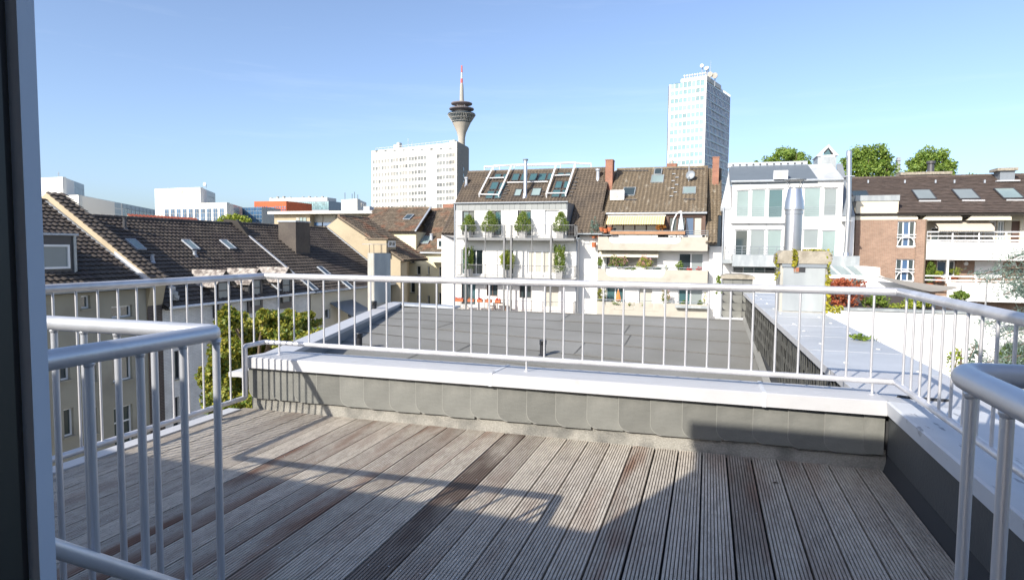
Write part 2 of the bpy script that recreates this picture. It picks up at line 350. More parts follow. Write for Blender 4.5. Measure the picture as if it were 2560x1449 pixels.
class Fr:
    """a vertical facade plane: u along it, v up, d outwards"""
    def __init__(s, O, U, N): s.O = V(*O); s.U = V(*U); s.N = V(*N)
    def p(s, u, v, d=0): return s.O+s.U*u+V(0, 0, v)+s.N*d
    def px(s, x, y, d=0):
        r = ray(x, y); P0 = s.O+s.N*d; t = np.dot(P0-CAM, s.N)/np.dot(r, s.N); q = CAM+r*t-s.O
        return float(np.dot(q, s.U)), float(q[2])
    def rect(s, x0, y0, x1, y1, d=0):
        xm, ym = (x0+x1)/2, (y0+y1)/2
        return s.px(x0, ym, d)[0], s.px(x1, ym, d)[0], s.px(xm, y1, d)[1], s.px(xm, y0, d)[1]
    def box(s, mb, u0, u1, v0, v1, d0, d1):
        return mb.obox(s.p(u0, v0, d0), s.U*(u1-u0), V(0, 0, v1-v0), s.N*(d1-d0))
    def ub(s, name, material, par, u0, u1, v0, v1, d0, d1):
        a = s.p(u0, v0, d0); b = s.p(u1, v1, d1)
        return ub(name, material, par, a[0], b[0], a[1], b[1], a[2], b[2])
    def wall(s, mb, u0, u1, v0, v1, holes, dep=.18):
        us = sorted({u0, u1, *[min(max(h[i], u0), u1) for h in holes for i in (0, 1)]})
        vs_ = sorted({v0, v1, *[min(max(h[i], v0), v1) for h in holes for i in (2, 3)]})
        for i in range(len(us)-1):
            for j in range(len(vs_)-1):
                uc, vc = (us[i]+us[i+1])/2, (vs_[j]+vs_[j+1])/2
                inh = any(h[0] < uc < h[1] and h[2] < vc < h[3] for h in holes)
                d = -dep-.08 if inh else 0
                mb.add([s.p(us[i], vs_[j], d), s.p(us[i+1], vs_[j], d), s.p(us[i+1], vs_[j+1], d), s.p(us[i], vs_[j+1], d)], [(0, 1, 2, 3)])
        for h in holes:
            a, b, c, e = h[:4]; q = -dep-.08
            for (ua, va), (ub_, vb) in (((a, c), (b, c)), ((b, c), (b, e)), ((b, e), (a, e)), ((a, e), (a, c))):
                mb.add([s.p(ua, va, 0), s.p(ub_, vb, 0), s.p(ub_, vb, q), s.p(ua, va, q)], [(3, 2, 1, 0)])
        return mb
    def window(s, par, r, rec=.18, fw=.06, nx=1, ny=1, fm='pvc', gm='glass', name='window', sill=None, proud=.05, ysplit=None):
        u0, u1, v0, v1 = r[:4]; mb = MB(); d0, d1 = -rec, -rec+proud
        s.box(mb, u0, u0+fw, v0, v1, d0, d1); s.box(mb, u1-fw, u1, v0, v1, d0, d1)
        s.box(mb, u0+fw, u1-fw, v0, v0+fw, d0, d1); s.box(mb, u0+fw, u1-fw, v1-fw, v1, d0, d1)
        for i in range(1, nx):
            uc = u0+(u1-u0)*i/nx; s.box(mb, uc-fw/2, uc+fw/2, v0+fw, v1-fw, d0, d1-.006)
        for j in range(1, ny):
            vc = v0+(v1-v0)*(ysplit if ysplit else j/ny); s.box(mb, u0+fw, u1-fw, vc-fw/2, vc+fw/2, d0, d1-.012)
        w_ = mb.build(name, fm, par)
        gms = gm if isinstance(gm, (list, tuple)) else [gm]*nx
        for i in range(nx):
            a = u0+(u1-u0)*i/nx; b = u0+(u1-u0)*(i+1)/nx
            pb = MB(); s.box(pb, a+fw*.3, b-fw*.3, v0+fw*.3, v1-fw*.3, d0-.03, d0+.012); pb.build('pane', gms[i % len(gms)], w_)
        if sill:
            sb = MB(); s.box(sb, u0-.06, u1+.06, v0-.07, v0-.003, -rec*.5, .07); sb.build('sill', sill, w_)
        return w_
def YF(Y): return Fr((0, Y, 0), (1, 0, 0), (0, -1, 0))
def XF(X): return Fr((X, 0, 0), (0, 1, 0), (1, 0, 0))

# pantile roof: one piece per tile, nearest ones as objects, the rest joined
def tile_shape(w_, l, hgt=.045, seg=4, lift=.045, th=.03, flat=False):
    xs = np.linspace(0, w_*1.04, seg+1); vs_ = []; fs = []
    for y, z0 in ((0, lift), (l*1.06, .004)):
        for x in xs:
            h = 0 if flat else hgt*(math.sin(math.pi*(x/w_)*1.0)**2)
            vs_.append((x, y, z0+h))
    n = seg+1
    for i in range(seg): fs.append((i, i+1, n+i+1, n+i))
    b = len(vs_)
    for x in xs:
        h = 0 if flat else hgt*(math.sin(math.pi*(x/w_))**2)
        vs_.append((x, .01, max(.002, lift-th+h*.75)))
    for i in range(seg): fs.append((b+i, b+i+1, i+1, i))
    vs_ += [(0, 0, lift), (0, l*1.06, .004), (0, .02, lift-th)]; k = len(vs_)
    fs.append((k-3, k-2, k-1))
    return np.array(vs_), fs
TILEMESH = {}
def tiles(par, e0, e1, up, material, far_material, tw=.28, tl=.34, nind=300, skip=None, flat=False, name='roof_tile', hgt=.05, stagger=False, lift=.045):
    e0, e1, up = map(np.asarray, (e0, e1, up)); W_ = np.linalg.norm(e1-e0); L_ = np.linalg.norm(up)
    nu = max(1, round(W_/tw)); nv = max(1, round(L_/tl)); tw, tl = W_/nu, L_/nv
    a = (e1-e0)/W_; b = up/L_; nrm = np.cross(a, b)
    vs_, fs = tile_shape(tw, tl, hgt=hgt, flat=flat, lift=lift); R3 = np.array([a, b, nrm]).T
    pos = []
    for j in range(nv):
        for i in range(nu):
            off = (tw*.5 if stagger and j % 2 else 0)
            if off and i == nu-1: continue
            q = e0+a*(i*tw+off)+b*(j*tl)
            if skip and skip(i*tw+off+tw/2, j*tl+tl/2): continue
            pos.append((np.linalg.norm(q-CAM), q))
    pos.sort(key=lambda t: t[0])
    ind, rest = pos[:nind], pos[nind:]
    if ind:
        me = bpy.data.meshes.new(name); me.from_pydata(vs_.tolist(), [], fs); me.materials.append(MATS[material]); smooth_by_angle(me, 50)
        M3 = Matrix(R3.tolist()).to_4x4(); org = ORG[par.name]
        for _, q in ind:
            o = bpy.data.objects.new(name, me); COL.objects.link(o); o.parent = par
            jz = random.uniform(-.006, .008)
            o.matrix_local = Matrix.Translation(Vector(q-org+nrm*jz)) @ M3 @ Matrix.Rotation(random.uniform(-.012, .012), 4, 'Y')
    if rest:
        Q = np.array([q for _, q in rest]); jit = rng.uniform(-.006, .008, (len(Q), 1))*nrm
        allv = (vs_ @ R3.T)[None, :, :]+(Q+jit)[:, None, :]-ORG[par.name]
        k = len(vs_); allf = [tuple(i+n*k for i in f) for n in range(len(Q)) for f in fs]
        me = bpy.data.meshes.new('roof_tiles'); me.from_pydata(allv.reshape(-1, 3).tolist(), [], allf); me.materials.append(MATS[far_material]); smooth_by_angle(me, 50)
        o = bpy.data.objects.new('roof_tiles', me); COL.objects.link(o); o.parent = par; o['kind'] = 'stuff'
def ridge(par, p0, p1, r, material, step=.4, name='ridge_tile'):
    p0, p1 = map(np.asarray, (p0, p1)); L_ = np.linalg.norm(p1-p0); n = max(1, int(L_/step)); d = (p1-p0)/n
    mb = MB()
    for i in range(n): mb.tube([p0+d*i, p0+d*(i+1.06)], [r, r*.88], 8)
    return mb.build('ridge_capping', material, par)
def skylight(par, o, a, b, w_, h, nrm, gm='glass', fm='zinc_dark', lift=.09):
    """roof window at o (lower left), a across, b up the slope"""
    mb = MB(); t = .07
    o = np.asarray(o)+nrm*.03
    for (u, v, uu, vv) in ((0, 0, w_, t), (0, h-t, w_, t), (0, t, t, h-2*t), (w_-t, t, t, h-2*t)):
        mb.obox(o+a*u+b*v, a*uu, b*vv, nrm*lift)
    f_ = mb.build('roof_window', fm, par)
    g = MB().obox(o+a*t*.9+b*t*.9, a*(w_-1.8*t), b*(h-1.8*t), nrm*(lift*.8)); g.build('pane', gm, f_)
    return f_
def on_roof(e0, nrm, x, y):
    r = ray(x, y); t = np.dot(np.asarray(e0)-CAM, nrm)/np.dot(r, nrm); return CAM+r*t

# foliage: many leaf-sized faces in clumps
def leaves(mb_pts, size, seed, aspect=.6):
    r = np.random.default_rng(seed); n = len(mb_pts)
    d = r.normal(size=(n, 3)); d /= np.linalg.norm(d, axis=1)[:, None]
    e = r.normal(size=(n, 3)); e -= d*(d*e).sum(1)[:, None]; e /= np.linalg.norm(e, axis=1)[:, None]
    s = size*r.uniform(.6, 1.3, (n, 1)); P = np.asarray(mb_pts); nr = np.cross(d, e)
    q = np.stack([P-d*s*.5, P+e*s*.5*aspect+nr*s*.1, P+d*s*.5, P-e*s*.5*aspect+nr*s*.1], 1)
    return q
def blob_points(c, rad, n, clumps, seed, crad=.30, shape='ell', hollow=.55):
    r = np.random.default_rng(seed); c = np.asarray(c); rad = np.asarray(rad, float)
    d = r.normal(size=(clumps, 3)); d /= np.linalg.norm(d, axis=1)[:, None]
    rr = r.uniform(hollow, .92, (clumps, 1))
    if shape == 'cone':
        t = r.uniform(0, 1, clumps)**1.4; an = r.uniform(0, 6.283, clumps); w_ = np.minimum(1, .55+t*3.0)*(1-t)**.62*.92
        cc = np.stack([np.cos(an)*w_, np.sin(an)*w_, t*2-1], 1)
    elif shape == 'cyl':
        t = r.uniform(-.95, .95, clumps); an = r.uniform(0, 6.283, clumps); cc = np.stack([np.cos(an)*.75, np.sin(an)*.75, t], 1)
    else: cc = d*rr
    k = r.integers(0, clumps, n); cr = crad*r.uniform(.55, 1.3, clumps)
    p = r.normal(size=(n, 3)); p /= np.linalg.norm(p, axis=1)[:, None]; p *= (r.uniform(0, 1, (n, 1))**.45)
    return c+(cc[k]+p*cr[k][:, None])*rad
def foliage(par, name, pts, size, material, seed, aspect=.6):
    q = leaves(pts, size, seed, aspect); org = ORG.get(par.name, V(0, 0, 0)) if par else V(0, 0, 0)
    me = bpy.data.meshes.new(name); n = len(q)
    me.from_pydata((q.reshape(-1, 3)-org).tolist(), [], [(4*i, 4*i+1, 4*i+2, 4*i+3) for i in range(n)]); me.materials.append(MATS[material])
    o = bpy.data.objects.new(name, me); COL.objects.link(o)
    if par: o.parent = par; o['kind'] = 'stuff'
    ORG[o.name] = org
    return o
def tree(label, base, crown_c, rad, n, leaf, material, seed, clumps=60, trunk_r=.18, cat='tree', name='tree', crad=.3, group=None):
    t = thing(name, label, cat, tuple(base), group); base = V(*base); cc = V(*crown_c); rad = V(*rad)
    mb = MB(); r = random.Random(seed)
    mid = base*.35+cc*.65; top = cc+V(0, 0, rad[2]*.35)
    mb.tube([base, (base+mid)/2+V(r.uniform(-.1, .1), r.uniform(-.1, .1), 0), mid, top], [trunk_r, trunk_r*.85, trunk_r*.65, trunk_r*.2], 9)
    for i in range(9):
        an = i*2.4+r.random(); e = cc+V(math.cos(an)*rad[0]*.75, math.sin(an)*rad[1]*.75, r.uniform(-.45, .6)*rad[2]); s = mid+(top-mid)*r.uniform(-.2, .6)
        mb.tube([s, (s+e)/2+V(0, 0, .12*rad[2]), e], [trunk_r*.4, trunk_r*.25, trunk_r*.06], 6)
    mb.build('trunk', 'trunk', t)
    foliage(t, 'crown', blob_points(cc, rad, n, clumps, seed, crad), leaf, material, seed)
    return t

# =================================================================== GROUND
GZ = -14.0
g = MB().add([(-6000, -6000, GZ), (6000, -6000, GZ), (6000, 6000, GZ), (-6000, 6000, GZ)], [(0, 1, 2, 3)]).build('ground', 'ground_court')
struct(g)

# =================================================================== TERRACE DECK
BP, BO = .1493, -.003
DX0, DX1, DY0, DY1 = -3.53, 1.045, .55, 4.285
slab = MB().box(-3.62, 1.2, .0, 4.62, -.5, -.05).build('terrace_floor', 'felt_dark'); struct(slab)
def board_mesh(wd, ln):
    mb = MB(); n = 8; pts = []; pit = wd/(n+.35); x = -wd/2
    g_w, g_d = .0046, .0095; land = (wd-n*g_w)/(n+1)
    pts.append((x, 0)); 
    for i in range(n):
        x += land; pts.append((x-.0004, 0)); pts.append((x+.0008, -g_d)); x += g_w; pts.append((x-.0008, -g_d)); pts.append((x+.0004, 0))
    pts += [(wd/2, 0), (wd/2, -.024), (-wd/2, -.024)]
    mb.prism([V(a, -ln/2, b) for a, b in pts], V(0, ln, 0)); return mb
bm_ = board_mesh(BP-.0115, DY1-DY0)
bme = bpy.data.meshes.new('deck_board'); bme.from_pydata(bm_.v, [], bm_.f); bme.materials.append(MATS['deck_wood']); bme.materials.append(MATS['groove_dark'])
for p_ in bme.polygons:
    if p_.normal[2] > .9 and p_.center[2] < -.004: p_.material_index = 1
WET = {1: .6, -9: .9, -8: .35, -11: .2, -13: .25, -14: .3, -16: .35, -17: .4, -3: .3, -2: .1, 5: .25, 6: .3, -20: .2, -6: .12, -5: .2, -12: .4}
BROWN = {-9: .8, -10: .5, -13: .9, -14: .6, -16: .9, -17: 1.0, -3: .8, -4: .3, 1: .7, -11: .4, -20: .3, -7: .25, -6: .3, -12: .6, -22: .3}
for i in range(-24, 8):
    xc = BO+BP*(i+.5)
    if xc < DX0 or xc+BP/2 > 1.10: continue
    o = bpy.data.objects.new('deck_board', bme); COL.objects.link(o); o.parent = slab
    o.location = (xc+random.uniform(-.0012, .0012), (DY0+DY1)/2+random.uniform(-.004, .004), random.uniform(-.0012, .0012)); o['brown'] = BROWN.get(i, random.choice([.1, .2, .35])); o['wet'] = WET.get(i, random.choice([0., .1, .25]))
scr = MB(); r_ = random.Random(12)
for i in range(-23, 7):
    for yj in (2.3, 3.35):
        for dx in (-.045, .045): 
            xc = BO+BP*(i+.5)+dx+r_.uniform(-.004, .004)
            if -3.5 < xc < 1.02: scr.lathe([(.0034, -.004), (.0034, .0006), (.0015, .0009)], (xc, yj+r_.uniform(-.012, .012), .0008), 8)
so2 = scr.build('deck_screws', 'steel', slab); so2['kind'] = 'stuff'
# cleaning strip along the left edge of the deck
e = one('edge_flashing', MB().box(-3.66, -3.55, .5, 4.2, -.10, .012), 'cap_white', 'white metal edge strip along the open left side of the deck', 'flashing')
# fallen leaf on the boards
for k, (px_, py_) in enumerate(((1938, 1207),)):
    q = onz(px_, py_, .004); l = MB().add([q+V(-.02, 0, 0), q+V(0, -.008, .006), q+V(.022, .004, .002), q+V(.002, .012, .007)], [(0, 1, 2, 3)])
    one('fallen_leaf', l, 'soil', 'small dark dry leaf lying on the right-hand deck boards', 'leaf')

# =================================================================== PARAPET ROUND THE DECK
pp = thing('terrace_parapet', 'low slate-clad parapet with white metal coping along the far edge of the deck', 'parapet', (-1.2, 4.4, 0))
MB().box(-3.52, 1.9, 4.30, 4.62, -.45, .375).build('core', 'felt_dark', pp)
MB().prism([V(-3.50, 4.283, -.02), V(-3.50, 4.296, .12), V(-3.50, 4.299, .12), V(-3.50, 4.299, -.02)], V(4.56, 0, 0)).build('felt_upstand', 'felt_light', pp)
# coping: three lengths with a lip at the joints
def coping(x0, x1, nm='coping'):
    mb = MB(); prof = [(4.222, .345), (4.222, .426), (4.236, .432), (4.648, .418), (4.66, .411), (4.66, .33), (4.652, .33), (4.652, .405), (4.236, .422), (4.230, .345)]
    mb.prism([V(x0, a, b) for a, b in prof], V(x1-x0, 0, 0)); return mb.build(nm, 'cap_white', pp)
for x0, x1 in ((-3.53, -1.447), (-1.444, .357), (.360, 1.04)): coping(x0, x1)
for x in (-1.4455, .3585):
    MB().prism([V(x-.012, a, b) for a, b in [(4.2195, .343), (4.2195, .430), (4.236, .4365), (4.655, .4215), (4.655, .417), (4.24, .430)]], V(.024, 0, 0)).build('coping_joint', 'cap_worn', pp)
# slates: each overlaps the one before, lower left corner rounded
def slate_piece(wd, ht, rad, th=.006):
    pts = [V(0, 0, ht), V(wd, 0, ht), V(wd, 0, 0)]
    for k in range(7):
        t = math.pi/2*k/6; pts.append(V(rad-rad*math.sin(t), 0, rad-rad*math.cos(t)*1.0) if True else 0)
    return MB().prism(pts, V(0, th, 0))
sp_ = slate_piece(.25, .262, .075, .011); sme = bpy.data.meshes.new('slate'); 
_pa = [(0., .262), (0., .075)]+[(.075-.075*math.cos(k*math.pi/16), .075-.075*math.sin(k*math.pi/16)) for k in range(1, 9)]
_pb = [(.0042, .262), (.0042, .075)]+[(.075-.0708*math.cos(k*math.pi/16), .075-.0708*math.sin(k*math.pi/16)) for k in range(1, 9)]
_n0 = len(sp_.v); sp_.add([(a, -.0012, b) for a, b in _pa]+[(a, -.0006, b) for a, b in _pb], [(i, i+1, len(_pa)+i+1, len(_pa)+i) for i in range(len(_pa)-1)])
sme.from_pydata(sp_.v, [], sp_.f); sme.materials.append(MATS['slate']); sme.materials.append(MATS['slate_edge'])
for p_ in sme.polygons:
    if abs(p_.normal[1]) < .5 or p_.vertices[0] >= _n0: p_.material_index = 1
x = -3.51; k = 0
while x < 1.00:
    o = bpy.data.objects.new('slate', sme); COL.objects.link(o); o.parent = pp
    x += random.uniform(-.008, .008)
    o.location = V(x, 4.262, .092+random.uniform(-.006, .006))-ORG[pp.name]; o.rotation_euler = (0, random.uniform(-.006, .006), .034)
    if x+.25 > 1.04: o.scale = ((1.04-x)/.25, 1, 1)
    x += .2105
# right-hand parapet
rp = thing('side_parapet', 'dark-faced side parapet with worn white coping on the right of the deck', 'parapet', (1.4, 2.6, 0))
MB().box(1.075, 1.70, .2, 4.28, -.45, .36).build('core', 'felt_dark', rp)
MB().box(1.058, 1.072, .2, 4.262, .10, .362).build('slate_panel', 'slate_side', rp)
MB().prism([V(1.040, .2, -.02), V(1.066, .2, .10), V(1.072, .2, .10), V(1.072, .2, -.02)], V(0, 4.07, 0)).build('felt_upstand', 'felt_dark', rp)
mb = MB(); mb.prism([V(1.040, .2, .35), V(1.032, .2, .428), V(1.045, .2, .434), V(1.72, .2, .40), V(1.73, .2, .33), V(1.722, .2, .33), V(1.71, .2, .385), V(1.045, .2, .424), V(1.048, .2, .35)], V(0, 4.018, 0)); mb.build('coping', 'cap_worn', rp)
MB().prism([V(1.043, 4.220, .433), V(1.73, 4.220, .399), V(1.73, 5.45, .392), V(.935, 5.45, .392), V(.95, 4.662, .392), V(1.043, 4.661, .392)], V(0, 0, -.05)).build('corner_sheet', 'cap_white', rp)
MB().prism([V(1.16, 4.52, .402), V(1.42, 4.50, .401), V(1.46, 4.53, .408), V(1.17, 4.545, .410)], V(0, 0, -.012)).build('loose_flashing', 'felt_dark', rp)
one('pebble', MB().lathe([(.004, 0), (.016, .004), (.014, .010), (.004, .013)], (1.18, 3.05, .429), 8), 'soil', 'single small dark pebble lying on the right-hand white coping', 'pebble')

# =================================================================== RAILINGS
RT, RB, RBAL = .0248, .0190, .0072
def rounded(pts, r=.05, n=5):
    pts = [np.asarray(p, float) for p in pts]; out = [pts[0]]
    for a, b, c in zip(pts, pts[1:], pts[2:]):
        d1 = (a-b)/np.linalg.norm(a-b); d2 = (c-b)/np.linalg.norm(c-b)
        s, e_ = b+d1*r, b+d2*r
        for k in range(n+1):
            t = k/n; out.append((1-t)**2*s+2*t*(1-t)*b+t*t*e_)
    out.append(pts[-1]); return out
LX, FY, RX = -3.49, 4.43, 1.125
tr = thing('terrace_railing', 'galvanised tube railing with thin balusters running round the deck edge', 'railing', (-1.2, 4.43, .4))
ZT, ZB = 1.07, .512
MB().tube(rounded([(LX, 1.58, ZT), (LX, FY, ZT), (RX, FY, ZT), (RX, 1.63, ZT)], .035), RT, 18).build('handrail', 'galv', tr)
MB().tube(rounded([(LX, 1.58, .112), (LX, 4.19, .112), (LX, 4.19, ZB+.012), (LX, FY, ZB+.012), (RX, FY, ZB), (RX, 1.63, ZB)], .022), RB, 16).build('bottom_rail', 'galv', tr)
def weld(par, x, y, z, r, mt='galv_blue'):
    key = ('weld', mt); me = UNIT.get(key)
    if me is None:
        b = MB().lathe([(1.0, -.7), (1.14, -.25), (1.3, .25), (1.15, .8)], (0, 0, 0), 10); me = bpy.data.meshes.new('weld'); me.from_pydata(b.v, [], b.f); me.materials.append(MATS[mt]); smooth_by_angle(me, 80); UNIT[key] = me
    o = bpy.data.objects.new('weld_bead', me); COL.objects.link(o); o.parent = par; o.location = V(x, y, z)-ORG[par.name]; o.scale = (r, r, r); o.rotation_euler = (random.uniform(-.2, .2), random.uniform(-.2, .2), random.uniform(0, 6))
def balu(par, x, y, z0, z1, r=RBAL, nm='baluster', mt='galv'):
    if mt == 'galv_blue' and z1 > 1.0: weld(par, x, y, z1-.0255, r)
    elif z1 > 1.0: weld(par, x, y, z1-.0245, r*.85, mt)
    if mt == 'galv' and .4 < z0 < .6: weld(par, x, y, z0+.0185, r*.85, mt)
    me = UNIT.get(('rod', mt))
    if me is None:
        b = MB().tube([(0, 0, 0), (0, 0, 1)], 1, 10); me = bpy.data.meshes.new('rod'); me.from_pydata(b.v, [], b.f); me.materials.append(MATS[mt]); smooth_by_angle(me); UNIT[('rod', mt)] = me
    o = bpy.data.objects.new(nm, me); COL.objects.link(o); o.parent = par; o.location = V(x, y, z0)-ORG[par.name]; o.scale = (r, r, z1-z0)
    return o
for k in range(1, 32): balu(tr, LX+.165+.1398*k-.02, FY, ZB, ZT)
balu(tr, LX+.14, FY, .42, ZT)
for x in (-1.24, 1.0): balu(tr, x, FY, .42, ZB, .0072, 'post_foot')
y = 4.30
while y > 1.7:
    balu(tr, LX, y, ZB+.012 if y > 4.19 else .112, ZT); y -= .1372
y = FY-.156
while y > 1.7:
    balu(tr, RX, y, ZB, ZT); y -= .156
for x in (-1.24, 1.0, LX+.14): MB().lathe([(.02, 0), (.02, .004), (.009, .008)], (x, FY, .4255), 10).build('base_flange', 'galv', tr)
# brackets holding the left railing
for y in (2.55, 3.9):
    MB().box(LX-.03, LX+.012, y-.02, y+.02, .01, .10).build('bracket', 'galv', tr)
# railing left of the steps
sl_ = thing('step_railing', 'thick tube railing beside the steps at left, lit on its far rail', 'railing', (-1.40, 1.58, 0))
CX, CY = -1.425, 1.585
MB().tube(rounded([(LX+.03, CY+.0, 1.055), (CX, CY, 1.055), (CX+.012, .12, 1.06)], .03), RT, 20).build('handrail', 'galv_blue', sl_)
qa, qb = onx(165, 1378, CX), onx(470, 1476, CX); ZSL = (qa[2]-qb[2])/(qb[1]-qa[1])
MB().tube([(CX, y_, qb[2]+ZSL*(qb[1]-y_)) for y_ in (CY, 1.14, .6)], .021, 16).build('sloping_rail', 'galv_blue', sl_)
MB().tube([(LX+.03, CY, .11), (CX, CY, .11)], RB, 14).build('bottom_rail', 'galv_blue', sl_)
for px_ in (222, 350, 458):
    q = onx(px_, 900, CX); zb = qb[2]+ZSL*(qb[1]-q[1]); balu(sl_, CX, q[1], zb, 1.055, .0105, 'baluster', 'galv_blue')
balu(sl_, CX, 1.03, qb[2]+ZSL*(qb[1]-1.03), 1.055, .0105, 'baluster', 'galv_blue'); 
balu(sl_, CX, CY, 0.0, 1.05, .0115, 'corner_post', 'galv_blue')
for px_ in (136, 210, 293, 385):
    q = ony(px_, 850, CY); balu(sl_, q[0], CY, .11, 1.055, .0105, 'baluster', 'galv_blue')
for k in range(7): balu(sl_, -2.28-.16*k, CY, .11, 1.055, .0105, 'baluster', 'galv_blue')
sr_ = thing('step_railing', 'thick shaded tube railing with a rounded corner at the right edge of view', 'railing', (.53, 1.58, 0))
MB().tube(rounded([(1.10, 1.645, 1.055), (.525, 1.60, 1.055), (.535, .12, 1.055)], .06, 8), RT+.001, 22).build('handrail', 'galv_blue', sr_)
MB().tube([(.528, 1.50, .30), (.532, .75, .83)], .021, 14).build('sloping_rail', 'galv_blue', sr_)
balu(sr_, .527, 1.525, .0, 1.05, .0115, 'post', 'galv_blue')
q = onx(2515, 1100, .531); balu(sr_, .531, q[1], .42, 1.05, .0115, 'post', 'galv_blue')
balu(sr_, .80, 1.622, .0, 1.05, .0115, 'post', 'galv_blue'); MB().tube([(1.10, 1.645, .30), (.528, 1.60, .30)], RB, 12).build('bottom_rail', 'galv_blue', sr_)

# =================================================================== THE HOUSE ONE LOOKS OUT OF
hs = thing('house_front', 'wall and flat roof of the house whose doorway opens onto the deck', 'house', (0, -.2, 0))
mb = MB(); mb.box(-1.72, -.62, -.35, -.05, -.4, 2.80); mb.box(-.62, 1.3, -.35, -.05, 2.28, 2.80); mb.box(1.3, 5.0, -.35, -.05, -.4, 2.80); mb.build('wall', 'house_wall', hs)
MB().box(-1.90, 5.2, -4.2, -.05, 2.803, 2.95).build('roof_slab', 'zinc_dark', hs)
MB().prism([V(-6.5, -.35, -.4), V(-1.723, -.35, -.4), V(-1.723, -.35, 1.875), V(-3.9, -.35, 1.98), V(-6.5, -.35, 2.05)], V(0, .3, 0)).build('low_wall', 'house_wall', hs)
MB().box(-1.72, 5.0, -4.2, -.36, -.4, -.06).build('room_floor', 'wood_floor', hs)
MB().box(-1.72, 5.0, -4.35, -4.2, -.4, 2.80).build('back_wall', 'house_wall', hs)
MB().box(-1.38, .50, .02, 1.00, -.04, .30).build('step', 'concrete_pale', hs)
MB().box(-1.38, .50, 1.00, 1.35, -.04, .15).build('step', 'concrete_pale', hs)
dl = thing('door_leaf', 'dark door leaf with pale blue-white edge, swung open at the left edge of view', 'door', (-.59, .2, 0))
MB().box(-.64, -.567, -.03, .395, .32, 2.26).build('leaf', 'door_dark', dl)
MB().box(-.635, -.572, .395, .4035, .32, 2.26).build('seal', 'black_plastic', dl)
MB().box(-.63, -.560, .4045, .4195, .32, 2.26).build('edge_strip', 'door_edge', dl)
MB().box(-.628, -.566, .4205, .4230, .32, 2.26).build('outer_lip', 'door_edge', dl)

# =================================================================== FELT-COVERED FLAT ROOF BEYOND THE PARAPET
FRY, FRZ = 14.6, -.2
def frz(y, x=.9): return FRZ-(FRY-y)*(.022+(.105-.022)*min(1, max(0, (x+6)/6.9)))
fl = thing('flat_roof_building', 'low building with grey felt roof and white edge coping beyond the parapet', 'building', (-2.5, 10, -1))
def rleft(y): return -7.62+(-5.35+7.62)*(14.55-y)/(14.55-6.6)       # left edge of the roof at y
corners = [(-3.55, 4.64), (.99, 4.64), (.84, 14.6), (-7.70, 14.6), (-5.35, 6.6)]
MB().prism([V(a, b, frz(b, a)-.05) for a, b in corners], V(0, 0, -12)).build('wall', 'render_white', fl)
# felt rolls laid across the slope, each lapped over the one below
ye = 4.66; k = 0
while ye < 14.5:
    y1 = min(ye+.98, 14.6); n = 2; xl = max(rleft(ye), rleft(y1)) if ye > 6.6 else -3.6-(ye-4.66)*.87
    xr = .94-(ye-5.5)*.0155-.06; cuts = [xl, xl+(xr-xl)*(.28+.45*((k*.618) % 1)), xr]
    if (k % 3) == 1: cuts = [xl, xl+(xr-xl)*.22, xl+(xr-xl)*.71, xr]
    for a, b in zip(cuts, cuts[1:]):
        t = .006; fs_ = MB(); nseg = max(2, int((b-a)/.8)); lp = .010 if a > xl else 0; tb, bb = [], []
        for q_ in range(nseg+1):
            xx = a+.002+(b+.010-a)*q_/nseg; k_ = t+lp*(1-q_/nseg); tb += [V(xx, ye, frz(ye, xx)+.004+k_), V(xx, y1+.05, frz(y1+.05, xx)+.002)]
        bb = [p_-V(0, 0, .012) for p_ in tb]; n_ = len(tb)
        fs_.add(tb+bb, [(2*q_, 2*q_+2, 2*q_+3, 2*q_+1) for q_ in range(nseg)]+[(2*q_+2, 2*q_, n_+2*q_, n_+2*q_+2) for q_ in range(nseg)]+[(0, 1, n_+1, n_)])
        fs_.build('felt_sheet', 'felt', fl)
        bd = MB(); m_ = 14; up_, dn_ = [], []
        for q_ in range(m_+1):
            xx = a+(b-a)*q_/m_; wv = .012+.008*random.random(); up_.append(V(xx, ye+.004, frz(ye, xx)+.004+t+lp+.0035)); dn_.append(V(xx, ye-wv, frz(ye-wv, xx)+.0075))
        bd.add(up_+dn_, [(m_+1+q_, m_+2+q_, q_+1, q_) for q_ in range(m_)]); bd.build('bitumen_seam', 'felt_seam', fl)
        if lp:
            bd = MB(); bd.add([V(a-.018, ye, frz(ye, a)+.013), V(a+.008, ye, frz(ye, a)+.026), V(a+.008, y1, frz(y1, a)+.013), V(a-.014, y1, frz(y1, a)+.010)], [(0, 1, 2, 3)]); bd.build('bitumen_seam', 'felt_seam', fl)
    ye = y1; k += 1
# left coping and far-left coping, dark upstands on the inside
d = V(-7.62+5.35, 14.55-6.6, 0); d /= np.linalg.norm(d); nn = V(d[1], -d[0], 0)
A0 = V(-5.35, 6.6, -.10); A1 = V(-7.62, 14.55, -.10)
MB().obox(A0-V(0, 0, 1.0)+nn*.03, (A1-A0), nn*.20, V(0, 0, .96)).build('upstand', 'zinc_dark', fl)
for i in range(4):
    s = A0+(A1-A0)*i/4; MB().prism([s-nn*.10, s+nn*.24, s+nn*.24-V(0, 0, .06), s-nn*.10-V(0, 0, .06)], (A1-A0)/4-d*.004).build('coping', 'cap_white', fl)
B1 = V(-5.95, 14.66, -.145)
MB().prism([A1+nn*.2+V(.05, 0, -.06), B1+V(0, 0, -.06), B1+V(0, 0, -.4), A1+nn*.2+V(.05, 0, -.8)], V(0, .16, 0)).build('upstand', 'zinc_dark', fl)
MB().prism([A1-nn*.12+V(0, -.06, 0), B1+V(.02, -.06, 0), B1+V(.02, .3, 0), A1-nn*.12+V(0, .36, 0)], V(0, 0, -.055)).build('coping', 'lead', fl)
